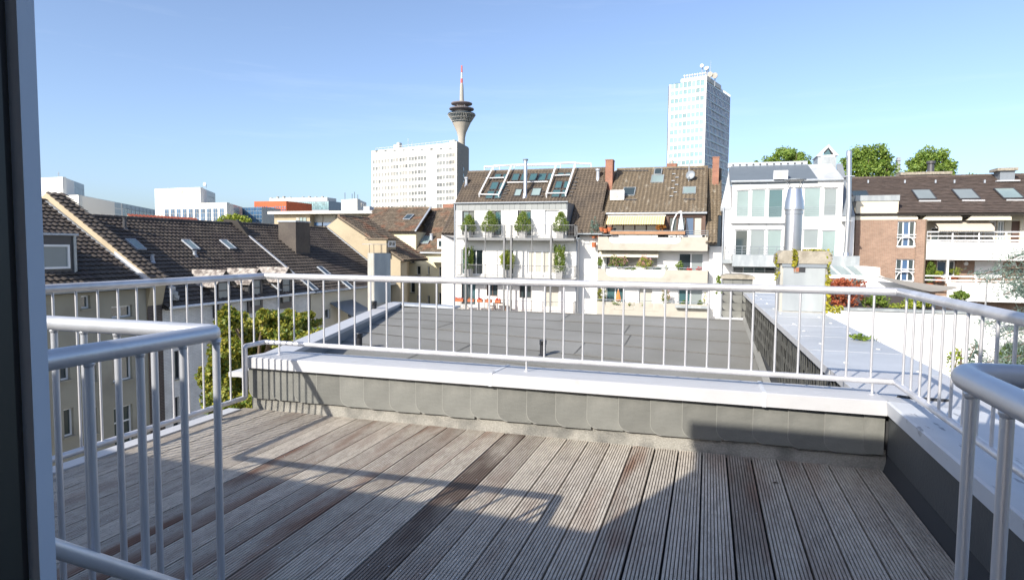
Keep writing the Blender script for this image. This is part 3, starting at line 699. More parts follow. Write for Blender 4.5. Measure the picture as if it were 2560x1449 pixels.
MB().prism([V(-3.56, 4.25, .30), V(-3.53, 4.62, .33), V(-3.75, 4.9, .30), V(-4.6, 5.6, .05), V(-4.75, 5.45, .0), V(-3.9, 4.6, .22)], V(0, 0, -.05)).build('corner_flashing', 'cap_white', fl)
# plastic roof vents
def vent(px_, py_, h, r, label):
    # stand it on the felt: walk the ray down to the sloping roof
    dr = ray(px_, py_); t = 4.
    while (CAM+dr*t)[2] > frz((CAM+dr*t)[1], (CAM+dr*t)[0]): t += .01
    q = CAM+dr*t
    v = thing('roof_vent', label, 'vent', tuple(q), 'black vent pipes on the flat roof')
    MB().lathe([(r*1.5, -.02), (r*1.5, .012), (r, .03), (r, h*.72)], q, 18).build('pipe', 'black_plastic', v, True)
    for i in range(4):
        z = h*(.72+.07*i); MB().lathe([(r*.8, z), (r*1.22, z+.004), (r*1.22, z+h*.04), (r*.8, z+h*.045)], q, 18).build('cowl_ring', 'black_plastic', v)
    MB().lathe([(r*1.22, h*.985), (r*1.1, h*1.03), (r*.3, h*1.05)], q, 18).build('cap', 'black_plastic', v)
vent(1357, 889, .26, .050, 'black ribbed vent pipe in the middle of the flat roof')
vent(898, 872, .26, .050, 'black ribbed vent pipe standing near the front left of the flat roof')
vent(935, 786, .30, .060, 'black vent pipe beside the left coping of the flat roof')

# slate-hung party wall on the right of the roof
pw = thing('party_wall', 'long low wall hung with dark slates and topped with grey metal sheets', 'wall', (1.2, 10, 0))
def pwx(y): return .985-(y-5.5)*(.985-.805)/(14.8-5.5)
def pwr(y): return 1.70-(y-6)*.02
MB().prism([V(pwx(4.64)+.03, 4.64, .33), V(pwr(4.64)-.02, 4.64, .33), V(pwr(14.9)-.02, 14.9, .33), V(pwx(14.9)+.03, 14.9, .33)], V(0, 0, -2.4)).build('core', 'felt_dark', pw)
yy = 5.46
for i in range(9):
    y1 = yy+1.04
    MB().prism([V(pwx(yy)-.05, yy, .392), V(pwr(yy)+.03, yy, .392), V(pwr(y1)+.03, y1-.004, .390), V(pwx(y1)-.05, y1-.004, .390)], V(0, 0, -.012)).build('metal_sheet', 'metal_sheet', pw)
    MB().prism([V(pwx(yy)-.052, yy, .394), V(pwx(y1)-.052, y1-.004, .394), V(pwx(y1)-.052, y1-.004, .33), V(pwx(yy)-.052, yy, .33)], V(-.006, 0, 0)).build('edge_trim', 'cap_white', pw)
    for sx in (.18, .82):
        c = V(pwx(yy)+(pwr(yy)-pwx(yy))*sx, yy+.05+random.uniform(0, .4), .392); MB().lathe([(.024, 0), (.022, .008), (.006, .012)], c, 10).build('fixing_cap', 'metal_sheet', pw)
    yy = y1
# hung slates (each a piece)
sl2 = slate_piece(.185, .225, .035, .008); sm2 = bpy.data.meshes.new('hung_slate'); sm2.from_pydata(sl2.v, [], sl2.f); sm2.materials.append(MATS['slate_wall'])
ang = math.atan2(-(pwx(14.8)-pwx(5.5)), 9.3)
cnt = 0
for r_ in range(9):
    z = .33-.215-.165*r_; y = 14.75-(r_ % 2)*.06
    while y > 5.3:
        if z+.2 > frz(y)-.02 and cnt < 300:
            o = bpy.data.objects.new('hung_slate', sm2); COL.objects.link(o); o.parent = pw; cnt += 1
            o.location = V(pwx(y)+.004, y, z)-ORG[pw.name]; o.rotation_euler = (0, -.035, -math.pi/2+ang-random.uniform(.07, .12))
        y -= .132
MB().prism([V(pwx(4.7)-.06, 4.7, frz(4.7)+.02), V(pwx(4.7)+.02, 4.7, frz(4.7)+.10), V(pwx(14.8)+.02, 14.8, frz(14.8)+.10), V(pwx(14.8)-.06, 14.8, frz(14.8)+.02)], V(0, 0, -.03)).build('cant_strip', 'felt', pw)
# little plants rooted in the sheet joints
for (px_, py_, s, lab) in ((2165, 850, 1, 'small green weed growing at the outer edge of the metal sheets'),):
    q = onz(px_, py_, .395); foliage(None, 'weed', blob_points(q+V(0, 0, .03), (.16, .05, .035), 90, 14, 5, .5), .05, 'leaf_green', 6); tag(bpy.data.objects['weed'], lab, 'weed')

# big chimney with metal flue on the party wall
q = onz(2010, 781, .39); cy = q[1]
CHF = YF(cy); u0, u1, _, _ = CHF.rect(1946, 650, 2072, 780); zt = CHF.px(2010, 661)[1]; zc = CHF.px(2010, 627)[1]
ch = thing('chimney', 'zinc-faced chimney with crumbling concrete crown and a tall shiny metal flue', 'chimney', ((u0+u1)/2, cy+.3, .39))
MB().box(u0+.02, u1-.02, cy+.012, cy+.62, .34, zt).build('stack', 'concrete_pale', ch)
MB().box(u0+.06, u1-.055, cy, cy+.009, .41, zt-.03).build('zinc_face', 'zinc', ch)
MB().box(u0+.04, u1-.04, cy-.018, cy+.0, zt-.04, zt+.03).build('zinc_fold', 'zinc_dark', ch)
nb = MB(); nx_, ny_ = 9, 5
pts = [V(u0-.03, cy-.03, zt+.012), V(u1+.02, cy-.03, zt+.012), V(u1+.03, cy-.03, zc-.05), V(u1-.03, cy-.03, zc), V(u0+.05, cy-.03, zc+.005), V(u0-.02, cy-.03, zc-.06)]
nb.prism(pts, V(0, .68, 0)).build('crown', 'concrete', ch)
w0, w1, wz0, wz1 = CHF.rect(1990, 667, 2013, 680)
MB().box(w0, w1, cy-.010, cy+.05, wz0, wz1).build('soot_hole', 'felt_dark', ch)
MB().box(w0-.03, w0+.04, cy-.016, cy-.011, wz0-.005, wz1+.005).build('brick_stub', 'brick_chimney', ch)
fx0, fx1, _, _ = CHF.rect(1967, 560, 2012, 570); fr_ = (fx1-fx0)/2; fxc = (fx0+fx1)/2; fyc = cy+.28
zb = CHF.px(1990, 625)[1]; zm = CHF.px(1990, 524)[1]; ztp = CHF.px(1990, 468)[1]
MB().lathe([(fr_, zb-.02), (fr_*.98, zm-.06), (fr_*1.06, zm-.055), (fr_*1.06, zm-.03), (fr_*1.02, zm-.025), (fr_*1.02, zm), (fr_*1.14, zm+.01), (fr_*1.14, zm+.06), (fr_*.80, ztp), (fr_*.74, ztp)], (fxc, fyc, 0), 32).build('flue_pipe', 'steel', ch, True)
cw = MB(); zk = CHF.px(1990, 446)[1]
for a in range(4):
    t = a*math.pi/2+.5; cw.tube([(fxc+fr_*.75*math.cos(t), fyc+fr_*.75*math.sin(t), ztp-.01), (fxc+fr_*1.2*math.cos(t), fyc+fr_*1.2*math.sin(t), zk)], .007, 6)
cw.build('cowl_stays', 'steel', ch)
MB().lathe([(fr_*1.28, zk), (fr_*1.28, zk+.012), (.02, zk+.03)], (fxc, fyc, 0), 20).build('cowl_plate', 'zinc_dark', ch)
iv = np.concatenate([rng.uniform(0, 1, (420, 3))*V(.07, .35, zc-.45)+V(u1-.05, cy-.06, .44), rng.uniform(0, 1, (120, 3))*V(.35, .5, .04)+V(u1-.36, cy-.04, zc-.02),
                     rng.uniform(0, 1, (90, 3))*V(.06, .03, .25)+V(u0+.18, cy-.06, zt-.02), rng.uniform(0, 1, (60, 3))*V(.05, .2, .4)+V(u0-.05, cy-.02, zt-.25),
                     rng.uniform(0, 1, (110, 3))*V(.22, .25, .1)+V(u1-.03, cy-.1, .40)])
iv = foliage(None, 'ivy', iv, .058, 'leaf_ivy', 11); tag(iv, 'yellow-green ivy climbing the right edge of the zinc chimney', 'ivy')

# slate block chimney at the far right corner of the roof
cq = ony(1842, 795, 14.75); C2 = YF(14.75); u0, u1, v0, v1 = C2.rect(1806, 697, 1881, 797)
c2 = thing('chimney', 'squat slate-clad chimney with stone slab top at the flat roof corner', 'chimney', ((u0+u1)/2, 15, v0))
MB().box(u0+.012, u1-.012, 14.77, 15.4, v0-.3, v1).build('stack', 'felt_dark', c2)
nc, nr = 3, 5
for r_ in range(nr):
    for c_ in range(nc):
        a = u0+(u1-u0)*c_/nc; z = v0+(v1-v0)*r_/nr
        s_ = slate_piece((u1-u0)/nc-.006, (v1-v0)/nr-.004, .10, .012); s_.v = [(p[0]+a+.003, p[1]+14.752+.002*c_, p[2]+z) for p in s_.v]; s_.build('slate', 'slate', c2)
mb = MB(); mb.prism([V(u0-.05, 14.70, v1), V(u1+.05, 14.70, v1), V(u1+.03, 14.70, v1+.06), V((u0+u1)/2+.1, 14.70, v1+.10), V(u0+.06, 14.70, v1+.09), V(u0-.04, 14.70, v1+.05)], V(0, .75, 0)); mb.build('stone_slab', 'concrete', c2)
MB().box(u0-.03, u1+.05, 14.62, 14.76, v0-.03, v0+.03).build('base_flashing', 'cap_worn', c2)
w_ = foliage(None, 'creeper', blob_points((u0-.08, 14.72, v1-.12), (.12, .1, .22), 160, 20, 9), .06, 'leaf_green', 10); tag(w_, 'green creeper sprig hanging beside the squat slate chimney', 'creeper')

# concrete column chimney at the far left corner
KF = YF(14.95); ul, zt = KF.px(914, 632); ur, _ = KF.px(952, 632); um, _ = KF.px(934, 632); zb = KF.px(934, 748)[1]
kc = thing('chimney', 'weathered concrete column chimney with thin plate cowl at the left roof corner', 'chimney', (um, 15.1, zb))
MB().prism([V(ul, 15.05, zb-.4), V(um, 14.95, zb-.4), V(ur, 15.47, zb-.4), V(ul+.17, 15.55, zb-.4)], V(0, 0, zt-zb+.4)).build('shaft', 'concrete_pale', kc)
MB().prism([V(um+.010, 14.955, zb-.1), V(ur+.004, 15.46, zb-.1), V(ur+.016, 15.455, zb-.1), V(um+.022, 14.95, zb-.1)], V(0, 0, zt-zb+.09)).build('shade_panel', 'zinc', kc)  # bluish sheet added over the right face to colour in its shade
zp = KF.px(934, 611)[1]; mb = MB()
for a, b in ((ul+.05, 15.06), (um-.02, 15.0), (ur-.06, 15.12), (um+.08, 15.2)): mb.tube([(a, b, zt-.01), (a, b, zp)], .006, 6)
mb.build('cowl_legs', 'dark_frame', kc)
MB().prism([V(ul-.13, 15.0, zp), V(um, 14.85, zp), V(ur+.10, 15.12, zp), V(um-.03, 15.4, zp)], V(0, 0, .012)).build('cowl_plate', 'lead', kc)

# =================================================================== LEFT ROW OF HOUSES (ridges run away from us)
EX, RXR = -25.0, -31.0
FL = XF(EX)
def eave_roof(par, y0, y1, ze, zr, ex=EX+.35, rx=RXR, mt='tile', mf='tile_far', nind=300, tw=.29, tl=.34, back=True, cap='tile_far', skip=None, hgt=.055):
    e0, e1 = V(ex, y0, ze), V(ex, y1, ze); up = V(rx-ex, 0, zr-ze); L_ = np.linalg.norm(up); b = up/L_; a = V(0, 1, 0); n = np.cross(a, b)
    MB().prism([e0-n*.04, e1-n*.04, e1+up-n*.04, e0+up-n*.04], -n*.12).build('roof_deck', 'roof_base', par)
    if back: MB().prism([V(rx, y0, zr-.04), V(rx, y1, zr-.04), V(rx-6.3, y1, ze-.04), V(rx-6.3, y0, ze-.04)], V(0, 0, -.15)).build('rear_slope', 'tile_far', par)
    tiles(par, e0, e1, up, mt, mf, tw, tl, nind, skip=skip, hgt=hgt, lift=.062)
    ridge(par, V(rx, y0, zr+.05), V(rx, y1, zr+.05), .12, cap)
    return e0, n, a, b, L_
def gutter(par, y0, y1, x, z, material='lead'):
    MB().tube([(x, y0, z), (x, y1, z)], .075, 8).build('gutter', material, par)
def body(par, F, u0, u1, v1, holes, material, depth=12, v0=GZ):
    mb = MB(); F.wall(mb, u0, u1, v0, v1, holes)
    # back volume
    mb.obox(F.p(u0, v0, -.30), F.U*(u1-u0), V(0, 0, v1-v0-.02), -F.N*(depth-.3))
    return mb.build('wall', material, par)
# ---- first house: grey-beige rear wall, tiled roof, box dormer
h1 = thing('row_house', 'grey-beige house with dark pantile roof and box dormer at far left', 'house', (EX-3, 19, GZ), 'terraced houses on the left')
W1 = [FL.rect(*r) for r in ((203, 738, 226, 771), (279, 764, 331, 793), (282, 891, 331, 951), (286, 1014, 333, 1113), (221, 888, 242, 955), (222, 1020, 244, 1085), (150, 880, 175, 950), (160, 1020, 185, 1090))]
body(h1, FL, 13.0, 23.45, -.62, W1, 'render_grey', 6.0)
for i, r in enumerate(W1): FL.window(h1, r, nx=2 if i in (1, 2, 3) else 1, fw=.07, sill='render_grey', gm='glass', ny=2 if i == 3 else 1, ysplit=.6)
z1e, z1r = -.58, 3.34
e0, n1, a1, b1, L1 = eave_roof(h1, 13.0, 23.40, z1e, z1r, nind=300)
gutter(h1, 13.0, 23.4, EX+.42, z1e-.03)
# box dormer
DF = XF(-25.75); r = DF.rect(96, 611, 172, 672); rr = DF.rect(96, 588, 184, 690)
mb = MB(); DF.box(mb, rr[0], rr[1], rr[2], rr[3], -3.2, 0); dm = mb.build('dormer', 'dark_frame', h1)
mb = MB(); DF.box(mb, rr[0]-.1, rr[1]+.12, rr[3], rr[3]+.09, -3.3, .18); mb.build('dormer_roof', 'lead', dm)
mb = MB(); DF.box(mb, rr[1]-.02, rr[1]+.10, rr[2]-.1, rr[3], .0, .06); mb.build('corner_post', 'zinc', dm)
DF.window(h1, r, rec=-.01, nx=1, fw=.09, gm='blind_grey', proud=.07, name='dormer_window')
mb = MB(); DF.box(mb, rr[0]-.1, rr[1]+.25, rr[2]-.10, rr[2]-.02, 0, .14); mb.build('dormer_flashing', 'lead', dm)
# verge flashing against the taller neighbour
MB().prism([V(EX+.3, 23.28, z1e+.06), V(EX+.3, 23.42, z1e+.06), V(RXR, 23.42, z1r+.08), V(RXR, 23.28, z1r+.08)], V(0, 0, .05)).build('verge_flashing', 'lead', h1)
# ---- second house: white painted brick, raised gable wall, three gabled dormers
h2 = thing('row_house', 'white painted brick house with dark pantile roof, raised gable wall and three small dormers', 'house', (EX-3, 30, GZ), 'terraced houses on the left')
W2 = [FL.rect(*r) for r in ((436, 876, 451, 946), (433, 992, 449, 1070), (520, 850, 545, 930), (520, 960, 545, 1040), (640, 830, 668, 905))]
body(h2, FL, 24.3, 36.25, -1.78, W2, 'brick_white', 6.0)
for r in W2: FL.window(h2, r, fm='dark_frame', sill='render_grey', nx=1)
fw_top = [V(EX+.30, 23.46, -.22), V(RXR, 23.46, 3.80), V(RXR-6.3, 23.46, -.3), V(RXR-6.3, 23.46, GZ), V(EX+.02, 23.46, GZ), V(EX+.02, 23.46, -1.7), V(EX+.30, 23.46, -.6)]
MB().prism(fw_top, V(0, .85, 0)).build('gable_wall', 'render_beige', h2)
MB().box(EX+.021, EX+.06, 23.47, 24.29, GZ, -1.55).build('brick_pier', 'brick_dark', h2)
e0 = V(EX+.42, 23.40, -.22-.07); up = V(RXR-EX-.42, 0, 4.02+.07); b = up/np.linalg.norm(up)
tiles(h2, e0, e0+V(0, 1.0, 0), up, 'tile', 'tile_far', .33, .34, 90, name='verge_tile', hgt=.06, lift=.07)
MB().prism([V(EX+.30, 23.45, -.5), V(-26.8, 23.45, .75), V(-26.8, 23.45, 1.0), V(EX+.3, 23.45, -.26)], V(0, -.02, 0)).build('white_flashing', 'cap_white', h2)
z2e, z2r = -1.70, 2.72
e2, n2, a2, b2, L2 = eave_roof(h2, 24.3, 36.2, z2e, z2r, nind=300)
gutter(h2, 24.4, 36.2, EX+.42, z2e-.02, 'pvc')
mb = MB(); r_ = random.Random(3)
for i in range(6): 
    c = V(EX+.35-.1*i, 24.35+.12*i, -.55-.22*i); mb.obox(c, V(.25, r_.uniform(-.1, .1), r_.uniform(-.1, .1)), V(r_.uniform(-.1, .1), .28, r_.uniform(-.15, .0)), V(.03, 0, .16))
mb.build('crumpled_flashing', 'lead', h2)
MB().prism([V(EX+.33, 36.15, z2e+.08), V(EX+.33, 36.35, z2e+.08), V(RXR, 36.35, z2r+.14), V(RXR, 36.15, z2r+.14)], V(0, 0, .06)).build('verge_flashing', 'cap_white', h2)
MB().prism([V(EX-3, 36.1, 0), V(RXR+.5, 36.1, z2r+.25), V(RXR-.6, 36.1, z2r+.35), V(RXR-.7, 36.1, 0)], V(0, .3, 0)).build('ridge_end', 'roof_base', h2)
for px_ in (556, 639, 714):
    yc = onx(px_, 735, EX+.1)[1]; wd = .62; zt = -.12; zs = -.75; zb = -2.55; xf = EX+.10
    d_ = MB().prism([V(xf, yc-wd, zb), V(xf, yc+wd, zb), V(xf, yc+wd, zs), V(xf, yc, zt), V(xf, yc-wd, zs)], V(-3.2, 0, 0)).build('dormer', 'dark_frame', h2)
    for s in (-1, 1):
        p0 = V(xf+.28, yc, zt+.06); p1 = V(xf+.28, yc+s*(wd+.22), zs-.18+.02)
        MB().prism([p0, p1, p1+V(-3.6, 0, 0), p0+V(-3.6, 0, 0)], V(0, 0, .05)).build('dormer_roof', 'roof_slate_pale', d_)
        # slate cheeks: rows of lozenge slates
        for i in range(6):
            for j in range(4):
                x0 = xf-.1-.30*i-(j % 2)*.15; z0 = zs-.35*j-.05
                if z0 < z2e+(EX+.35-x0)*.714-.2: continue
                MB().prism([V(x0, yc+s*(wd+.012), z0), V(x0-.16, yc+s*(wd+.012), z0-.19), V(x0-.32, yc+s*(wd+.012), z0), V(x0-.16, yc+s*(wd+.012), z0+.19)], V(0, s*.012, 0)).build('slate', 'tile', d_)
    DW = XF(xf+.03); DW.window(d_, (yc-.40, yc+.40, zb+.35, zs+.1), rec=0, fm='dark_frame', gm='blind_grey', nx=1, ny=2, ysplit=.7, name='window')
    if px_ == 556: MB().box(xf+.1, xf+.32, yc-.35, yc+.35, zb+.12, zb+.30).build('flower_box', 'terracotta', d_)
def small_sky(par, e0, n, a, b, pxs, gm='glass_pale', fm='lead', w_=.62, h=.95):
    for (x, y) in pxs:
        q = on_roof(e0, n, x, y); skylight(par, q-a*w_/2-b*h/2+n*.06, a, b, w_, h, n, gm, fm)
small_sky(h2, e2, n2, a2, b2, [(337, 616), (475, 616), (568, 615)])
for (x, y, hh, mt) in ((312, 572, .55, 'dark_frame'), (381, 655, .35, 'lead'), (487, 640, .25, 'lead')):
    q = on_roof(e2, n2, x, y); MB().lathe([(.20, -.05), (.11, .06), (.09, hh), (.12, hh+.02), (.12, hh+.06)], q, 10).build('vent_pipe', mt, h2)
# ---- third house
h3 = thing('row_house', 'pale rendered house with dark pantile roof and brown slate chimney, third from left', 'house', (EX-3, 42, GZ), 'terraced houses on the left')
W3 = [FL.rect(*r) for r in ((812, 772, 826, 796), (870, 770, 884, 800))]
body(h3, FL, 36.35, 47.55, -1.85, W3, 'render_cream', 6.0)
for r in W3: FL.window(h3, r)
e3, n3, a3, b3, L3 = eave_roof(h3, 36.35, 47.5, -1.72, 2.75, nind=300)
gutter(h3, 36.35, 47.5, EX+.42, -1.74)
small_sky(h3, e3, n3, a3, b3, [(740, 617), (808, 680), (690, 718), (775, 718), (868, 715)], gm='glass')
q = on_roof(e3, n3, 746, 622); zt_ = onx(746, 556, q[0])[2]; dy_ = abs(onx(768, 590, q[0])[1]-onx(724, 590, q[0])[1])
cs = MB().box(q[0]-.9, q[0]+.55, q[1]-dy_/2, q[1]+dy_/2-.4, q[2]-.6, zt_).build('chimney_stack', 'tile', h3)
MB().box(q[0]-.96, q[0]+.6, q[1]-dy_/2-.06, q[1]+dy_/2-.34, zt_, zt_+.10).build('chimney_cap', 'lead', h3)
MB().prism([V(EX+.33, 47.42, -1.60), V(EX+.33, 47.58, -1.60), V(RXR, 47.58, 2.88), V(RXR, 47.42, 2.88)], V(0, 0, .06)).build('verge_flashing', 'lead', h3)
# grey lean-to roof in the yard
MB().prism([V(EX+.05, 38.6, -2.6), V(EX+.05, 41.5, -2.6), V(EX+2.4, 41.5, -3.7), V(EX+2.4, 38.6, -3.7)], V(0, 0, -.1)).build('lean_to_roof', 'zinc_dark', h3)
# ---- fourth house: taller, beige gable towards us
h4 = thing('row_house', 'beige gabled house with mossy tile roof and small white dormer, fourth from left', 'house', (-27, 52, GZ), 'terraced houses on the left')
G4 = YF(47.7); ap = G4.px(848, 541); rb = G4.px(962, 618); lb = G4.px(800, 572)
pr = (ap[1]-rb[1])/(rb[0]-ap[0]); ex4 = -23.9; ze4 = ap[1]-pr*(ex4-ap[0])
MB().prism([V(ap[0], 47.7, ap[1]-.03), V(ex4, 47.7, ze4-.03), V(ex4-.3, 47.7, ze4-.1), V(ex4-.3, 47.7, GZ), V(lb[0]-3, 47.7, GZ), V(lb[0]-3, 47.7, lb[1]-2.2)], V(0, 1.2, 0)).build('wall', 'render_beige', h4)
MB().box(lb[0]-3, -27.5, 48.92, 56, GZ, ze4-.2).build('rear_body', 'render_beige', h4)
e4, n4, a4, b4, L4 = eave_roof(h4, 47.62, 52.6, ze4, ap[1], ex=ex4, rx=ap[0], mt='tile_old', mf='tile_old', nind=0, back=False, cap='tile_old')
MB().prism([V(ap[0], 47.6, ap[1]+.07), V(ex4, 47.6, ze4+.07), V(ex4, 47.6, ze4-.08), V(ap[0], 47.6, ap[1]-.1)], V(0, .1, 0)).build('verge', 'tile_old', h4)
D4 = XF(ex4-1.3); ry0, ry1, rz0, rz1 = D4.rect(966, 599, 990, 622)
dm = MB().box(ex4-3.0, ex4-1.3, ry0, ry1, rz0-.5, rz1).build('dormer', 'render_beige', h4)
MB().box(ex4-3.2, ex4-1.1, ry0-.12, ry1+.12, rz1+.003, rz1+.1).build('dormer_roof', 'tile_old', dm)
D4.window(dm, (ry0+.2, ry1-.2, rz0+.15, rz1-.08), rec=-.02, nx=2, fw=.12)
# ---- yellow courtyard houses closing the end of the row
G5 = YF(57.0); cr3 = crop(860, 590, 6.9)
h5 = thing('courtyard_house', 'pale yellow rendered house with weathered tile roof closing the courtyard at left', 'house', (-22, 60, GZ))
wr = []
for r in ((960, 525, 1002, 682), (1080, 520, 1118, 682), (1145, 225, 1215, 462), (1250, 515, 1320, 668), (1440, 520, 1477, 662), (1145, 790, 1222, 972), (960, 1060, 1002, 1110), (1080, 1040, 1118, 1142), (1250, 1020, 1327, 1155), (1437, 1025, 1480, 1177), (1632, 975, 1680, 1205), (1632, 530, 1685, 700)):
    wr.append(G5.rect(*cr3(r[0], r[1]), *cr3(r[2], r[3])))
u0 = G5.px(957, 650)[0]; u1 = G5.px(1130, 650)[0]; um = G5.px(1040, 600)[0]; zlow = G5.px(1080, 632)[1]; zhi = G5.px(1000, 579)[1]
mb = MB(); G5.wall(mb, u0, u1, GZ, zlow, wr); G5.wall(mb, u0-1.2, um, zlow, zhi, []); mb.obox(G5.p(u0-1.2, GZ, -.3), V(u1-u0+1.2, 0, 0), V(0, 9, 0), V(0, 0, zlow-GZ-.02)); mb.obox(G5.p(u0-1.2, zlow, -.02), V(um-u0+1.2, 0, 0), V(0, 9, 0), V(0, 0, zhi-zlow-.02)); mb.build('wall', 'render_yellow', h5)
for r in wr:
    if r[1]-r[0] > .05: G5.window(h5, r, fw=.05, nx=2 if (r[1]-r[0]) > .5 else 1, sill='render_grey')
# projecting beige bay at left, lit
B5 = YF(54.6); r5 = B5.rect(960, 651, 991, 800); MB().box(r5[0], r5[1], 54.6, 57.3, GZ, r5[3]).build('bay', 'render_beige', h5); MB().box(r5[0]-.1, r5[1]+.9, 54.5, 57.1, r5[3], r5[3]+.1).build('bay_roof', 'felt_dark', h5)
# roof facing us: left, higher part
zr5 = YF(62).px(1000, 521)[1]
def front_roof(par, x0, x1, xr0, xr1, Ye, Yr, ze, zr, mt, tw=.3, tl=.36, skip=None, nind=0, stagger=False, flat=False, hgt=.055, cap=True, mi=None):
    e0, e1 = V(x0, Ye, ze), V(x1, Ye, ze); up = V(0, Yr-Ye, zr-ze); L_ = np.linalg.norm(up); n = np.cross(V(1, 0, 0), up/L_); b = up/L_
    MB().prism([e0-n*.05, e1-n*.05, V(xr1, Yr, zr)-n*.05, V(xr0, Yr, zr)-n*.05], -n*.12).build('roof_deck', 'roof_base', par)
    MB().prism([V(xr0, Yr, zr-.06), V(xr1, Yr, zr-.06), V(x1, Yr*2-Ye, ze), V(x0, Yr*2-Ye, ze)], V(0, 0, -.1)).build('rear_slope', mt, par)
    xa, xb = min(x0, xr0), max(x1, xr1)
    def sk(u, v):
        X = xa+u; t = v/L_
        if X < x0+(xr0-x0)*t-.05 or X > x1+(xr1-x1)*t+.05: return True
        return bool(skip and skip(X, v))
    tiles(par, V(xa, Ye, ze), V(xb, Ye, ze), up, mi or mt, mt, tw, tl, nind, skip=sk, stagger=stagger, flat=flat, hgt=hgt)
    if cap: ridge(par, V(xr0, Yr, zr+.03), V(xr1, Yr, zr+.03), .13, mt)
    return e0, n, V(1, 0, 0), b, L_
xa = YF(62).px(937, 521)[0]; xb = YF(62).px(1072, 521)[0]; xe0 = G5.px(916, 560)[0]
e5, n5, a5, b5, L5 = front_roof(h5, u0-2.6, um+.1, xa, xb+.2, 56.7, 62, zhi+.0, zr5, 'tile_old')
small_sky(h5, e5, n5, a5, b5, [(1022, 545)], gm='glass', w_=.8, h=1.2)
MB().prism([V(um+.05, 56.6, zhi+.02), V(um+.22, 56.6, zhi+.02), V(xb+.35, 62, zr5+.08), V(xb+.15, 62, zr5+.08)], V(0, 0, .1)).build('verge_flashing', 'lead', h5)
xr6 = YF(63).px(1140, 524)[0]; xl6 = YF(63).px(1076, 524)[0]
h6 = h5
e6, n6, a6, b6, L6 = front_roof(h6, G5.px(1042, 628)[0], u1+1.0, xl6, xr6+1.5, 56.7, 63, zlow+.05, YF(63).px(1100, 523)[1], 'tile_old')
small_sky(h6, e6, n6, a6, b6, [(1066, 602)], gm='glass_pale', w_=.9, h=1.3)
MB().tube([V(G5.px(1038, 628)[0], 56.6, zlow), V(u1, 56.6, zlow)], .08, 8).build('gutter', 'lead', h5)
q = on_roof(e6, n6, 1079, 600); MB().lathe([(.2, -.1), (.16, .5), (.2, .55), (.2, .65)], q, 10).build('vent_pipe', 'lead', h5)
bx0, bx1, bz0, bz1 = G5.rect(1093, 597, 1112, 622); MB().box(bx0, bx1+.5, 57.0, 59, bz0, bz1).build('dormer', 'render_white', h5)
G5.window(h5, (bx0+.1, bx1+.1, bz0+.15, bz1-.1), rec=-.03, fw=.08, name='dormer_window')
bx0, bx1, bz0, bz1 = G5.rect(1083, 648, 1106, 655); MB().box(bx0, bx1+.6, 55.9, 57, bz0, bz1).build('balcony_roof', 'render_cream', h5)
mb = MB().box(YF(62).px(1148-45, 512)[0]-.3, YF(62).px(1148-45, 512)[0]+.9, 63.2, 64, zr5-.6, YF(63).px(1100, 510)[1]); mb.build('brick_chimney', 'brick_chimney', h5)

# =================================================================== HOUSES ACROSS THE COURTYARD
def pot(par_label, x, y, z, w_, h, material='pot_grey', name='planter'):
    return MB().prism([V(x-w_/2, y-w_/2, z), V(x+w_/2, y-w_/2, z), V(x+w_/2, y+w_/2, z), V(x-w_/2, y+w_/2, z)], V(0, 0, h))
def potted(label, x, y, z, w_, h, crown_h, crown_r, material, seed, shape='ell', n=900, leaf=.09, pm='pot_grey', clumps=40, crad=.3, name='potted_plant', cat='plant', group=None):
    t = thing(name, label, cat, (x, y, z), group)
    mb = MB(); mb.add([(x-w_*.42, y-w_*.42, z), (x+w_*.42, y-w_*.42, z), (x+w_*.42, y+w_*.42, z), (x-w_*.42, y+w_*.42, z), (x-w_/2, y-w_/2, z+h), (x+w_/2, y-w_/2, z+h), (x+w_/2, y+w_/2, z+h), (x-w_/2, y+w_/2, z+h)],
                      [(3, 2, 1, 0), (4, 5, 6, 7), (0, 1, 5, 4), (1, 2, 6, 5), (2, 3, 7, 6), (3, 0, 4, 7)]); mb.build('pot', pm, t)
    MB().tube([(x, y, z+h-.02), (x, y, z+h+crown_h*.4)], .025, 6).build('stem', 'trunk', t)
    foliage(t, 'foliage', blob_points((x, y, z+h+crown_h/2), (crown_r, crown_r, crown_h/2), n, clumps, seed, crad, shape), leaf, material, seed)
    return t
def railing_mb(F, u0, u1, v0, v1, d, side=0, step=.11, r=.008):
    rails, bal = MB(), MB()
    rails.tube([F.p(u0, v1, d), F.p(u1, v1, d)], .022, 8); rails.tube([F.p(u0, v0, d), F.p(u1, v0, d)], .016, 8)
    if side:
        for u in (u0, u1): rails.tube([F.p(u, v1, 0), F.p(u, v1, d)], .022, 8); rails.tube([F.p(u, v0, 0), F.p(u, v0, d)], .016, 8)
    n = int((u1-u0)/step)
    for i in range(n+1): bal.tube([F.p(u0+(u1-u0)*i/n, v0, d), F.p(u0+(u1-u0)*i/n, v1, d)], r, 5, False)
    if side:
        m_ = int(d/step)
        for u in (u0, u1):
            for i in range(m_): bal.tube([F.p(u, v0, d*i/m_), F.p(u, v1, d*i/m_)], r, 5, False)
    return rails, bal
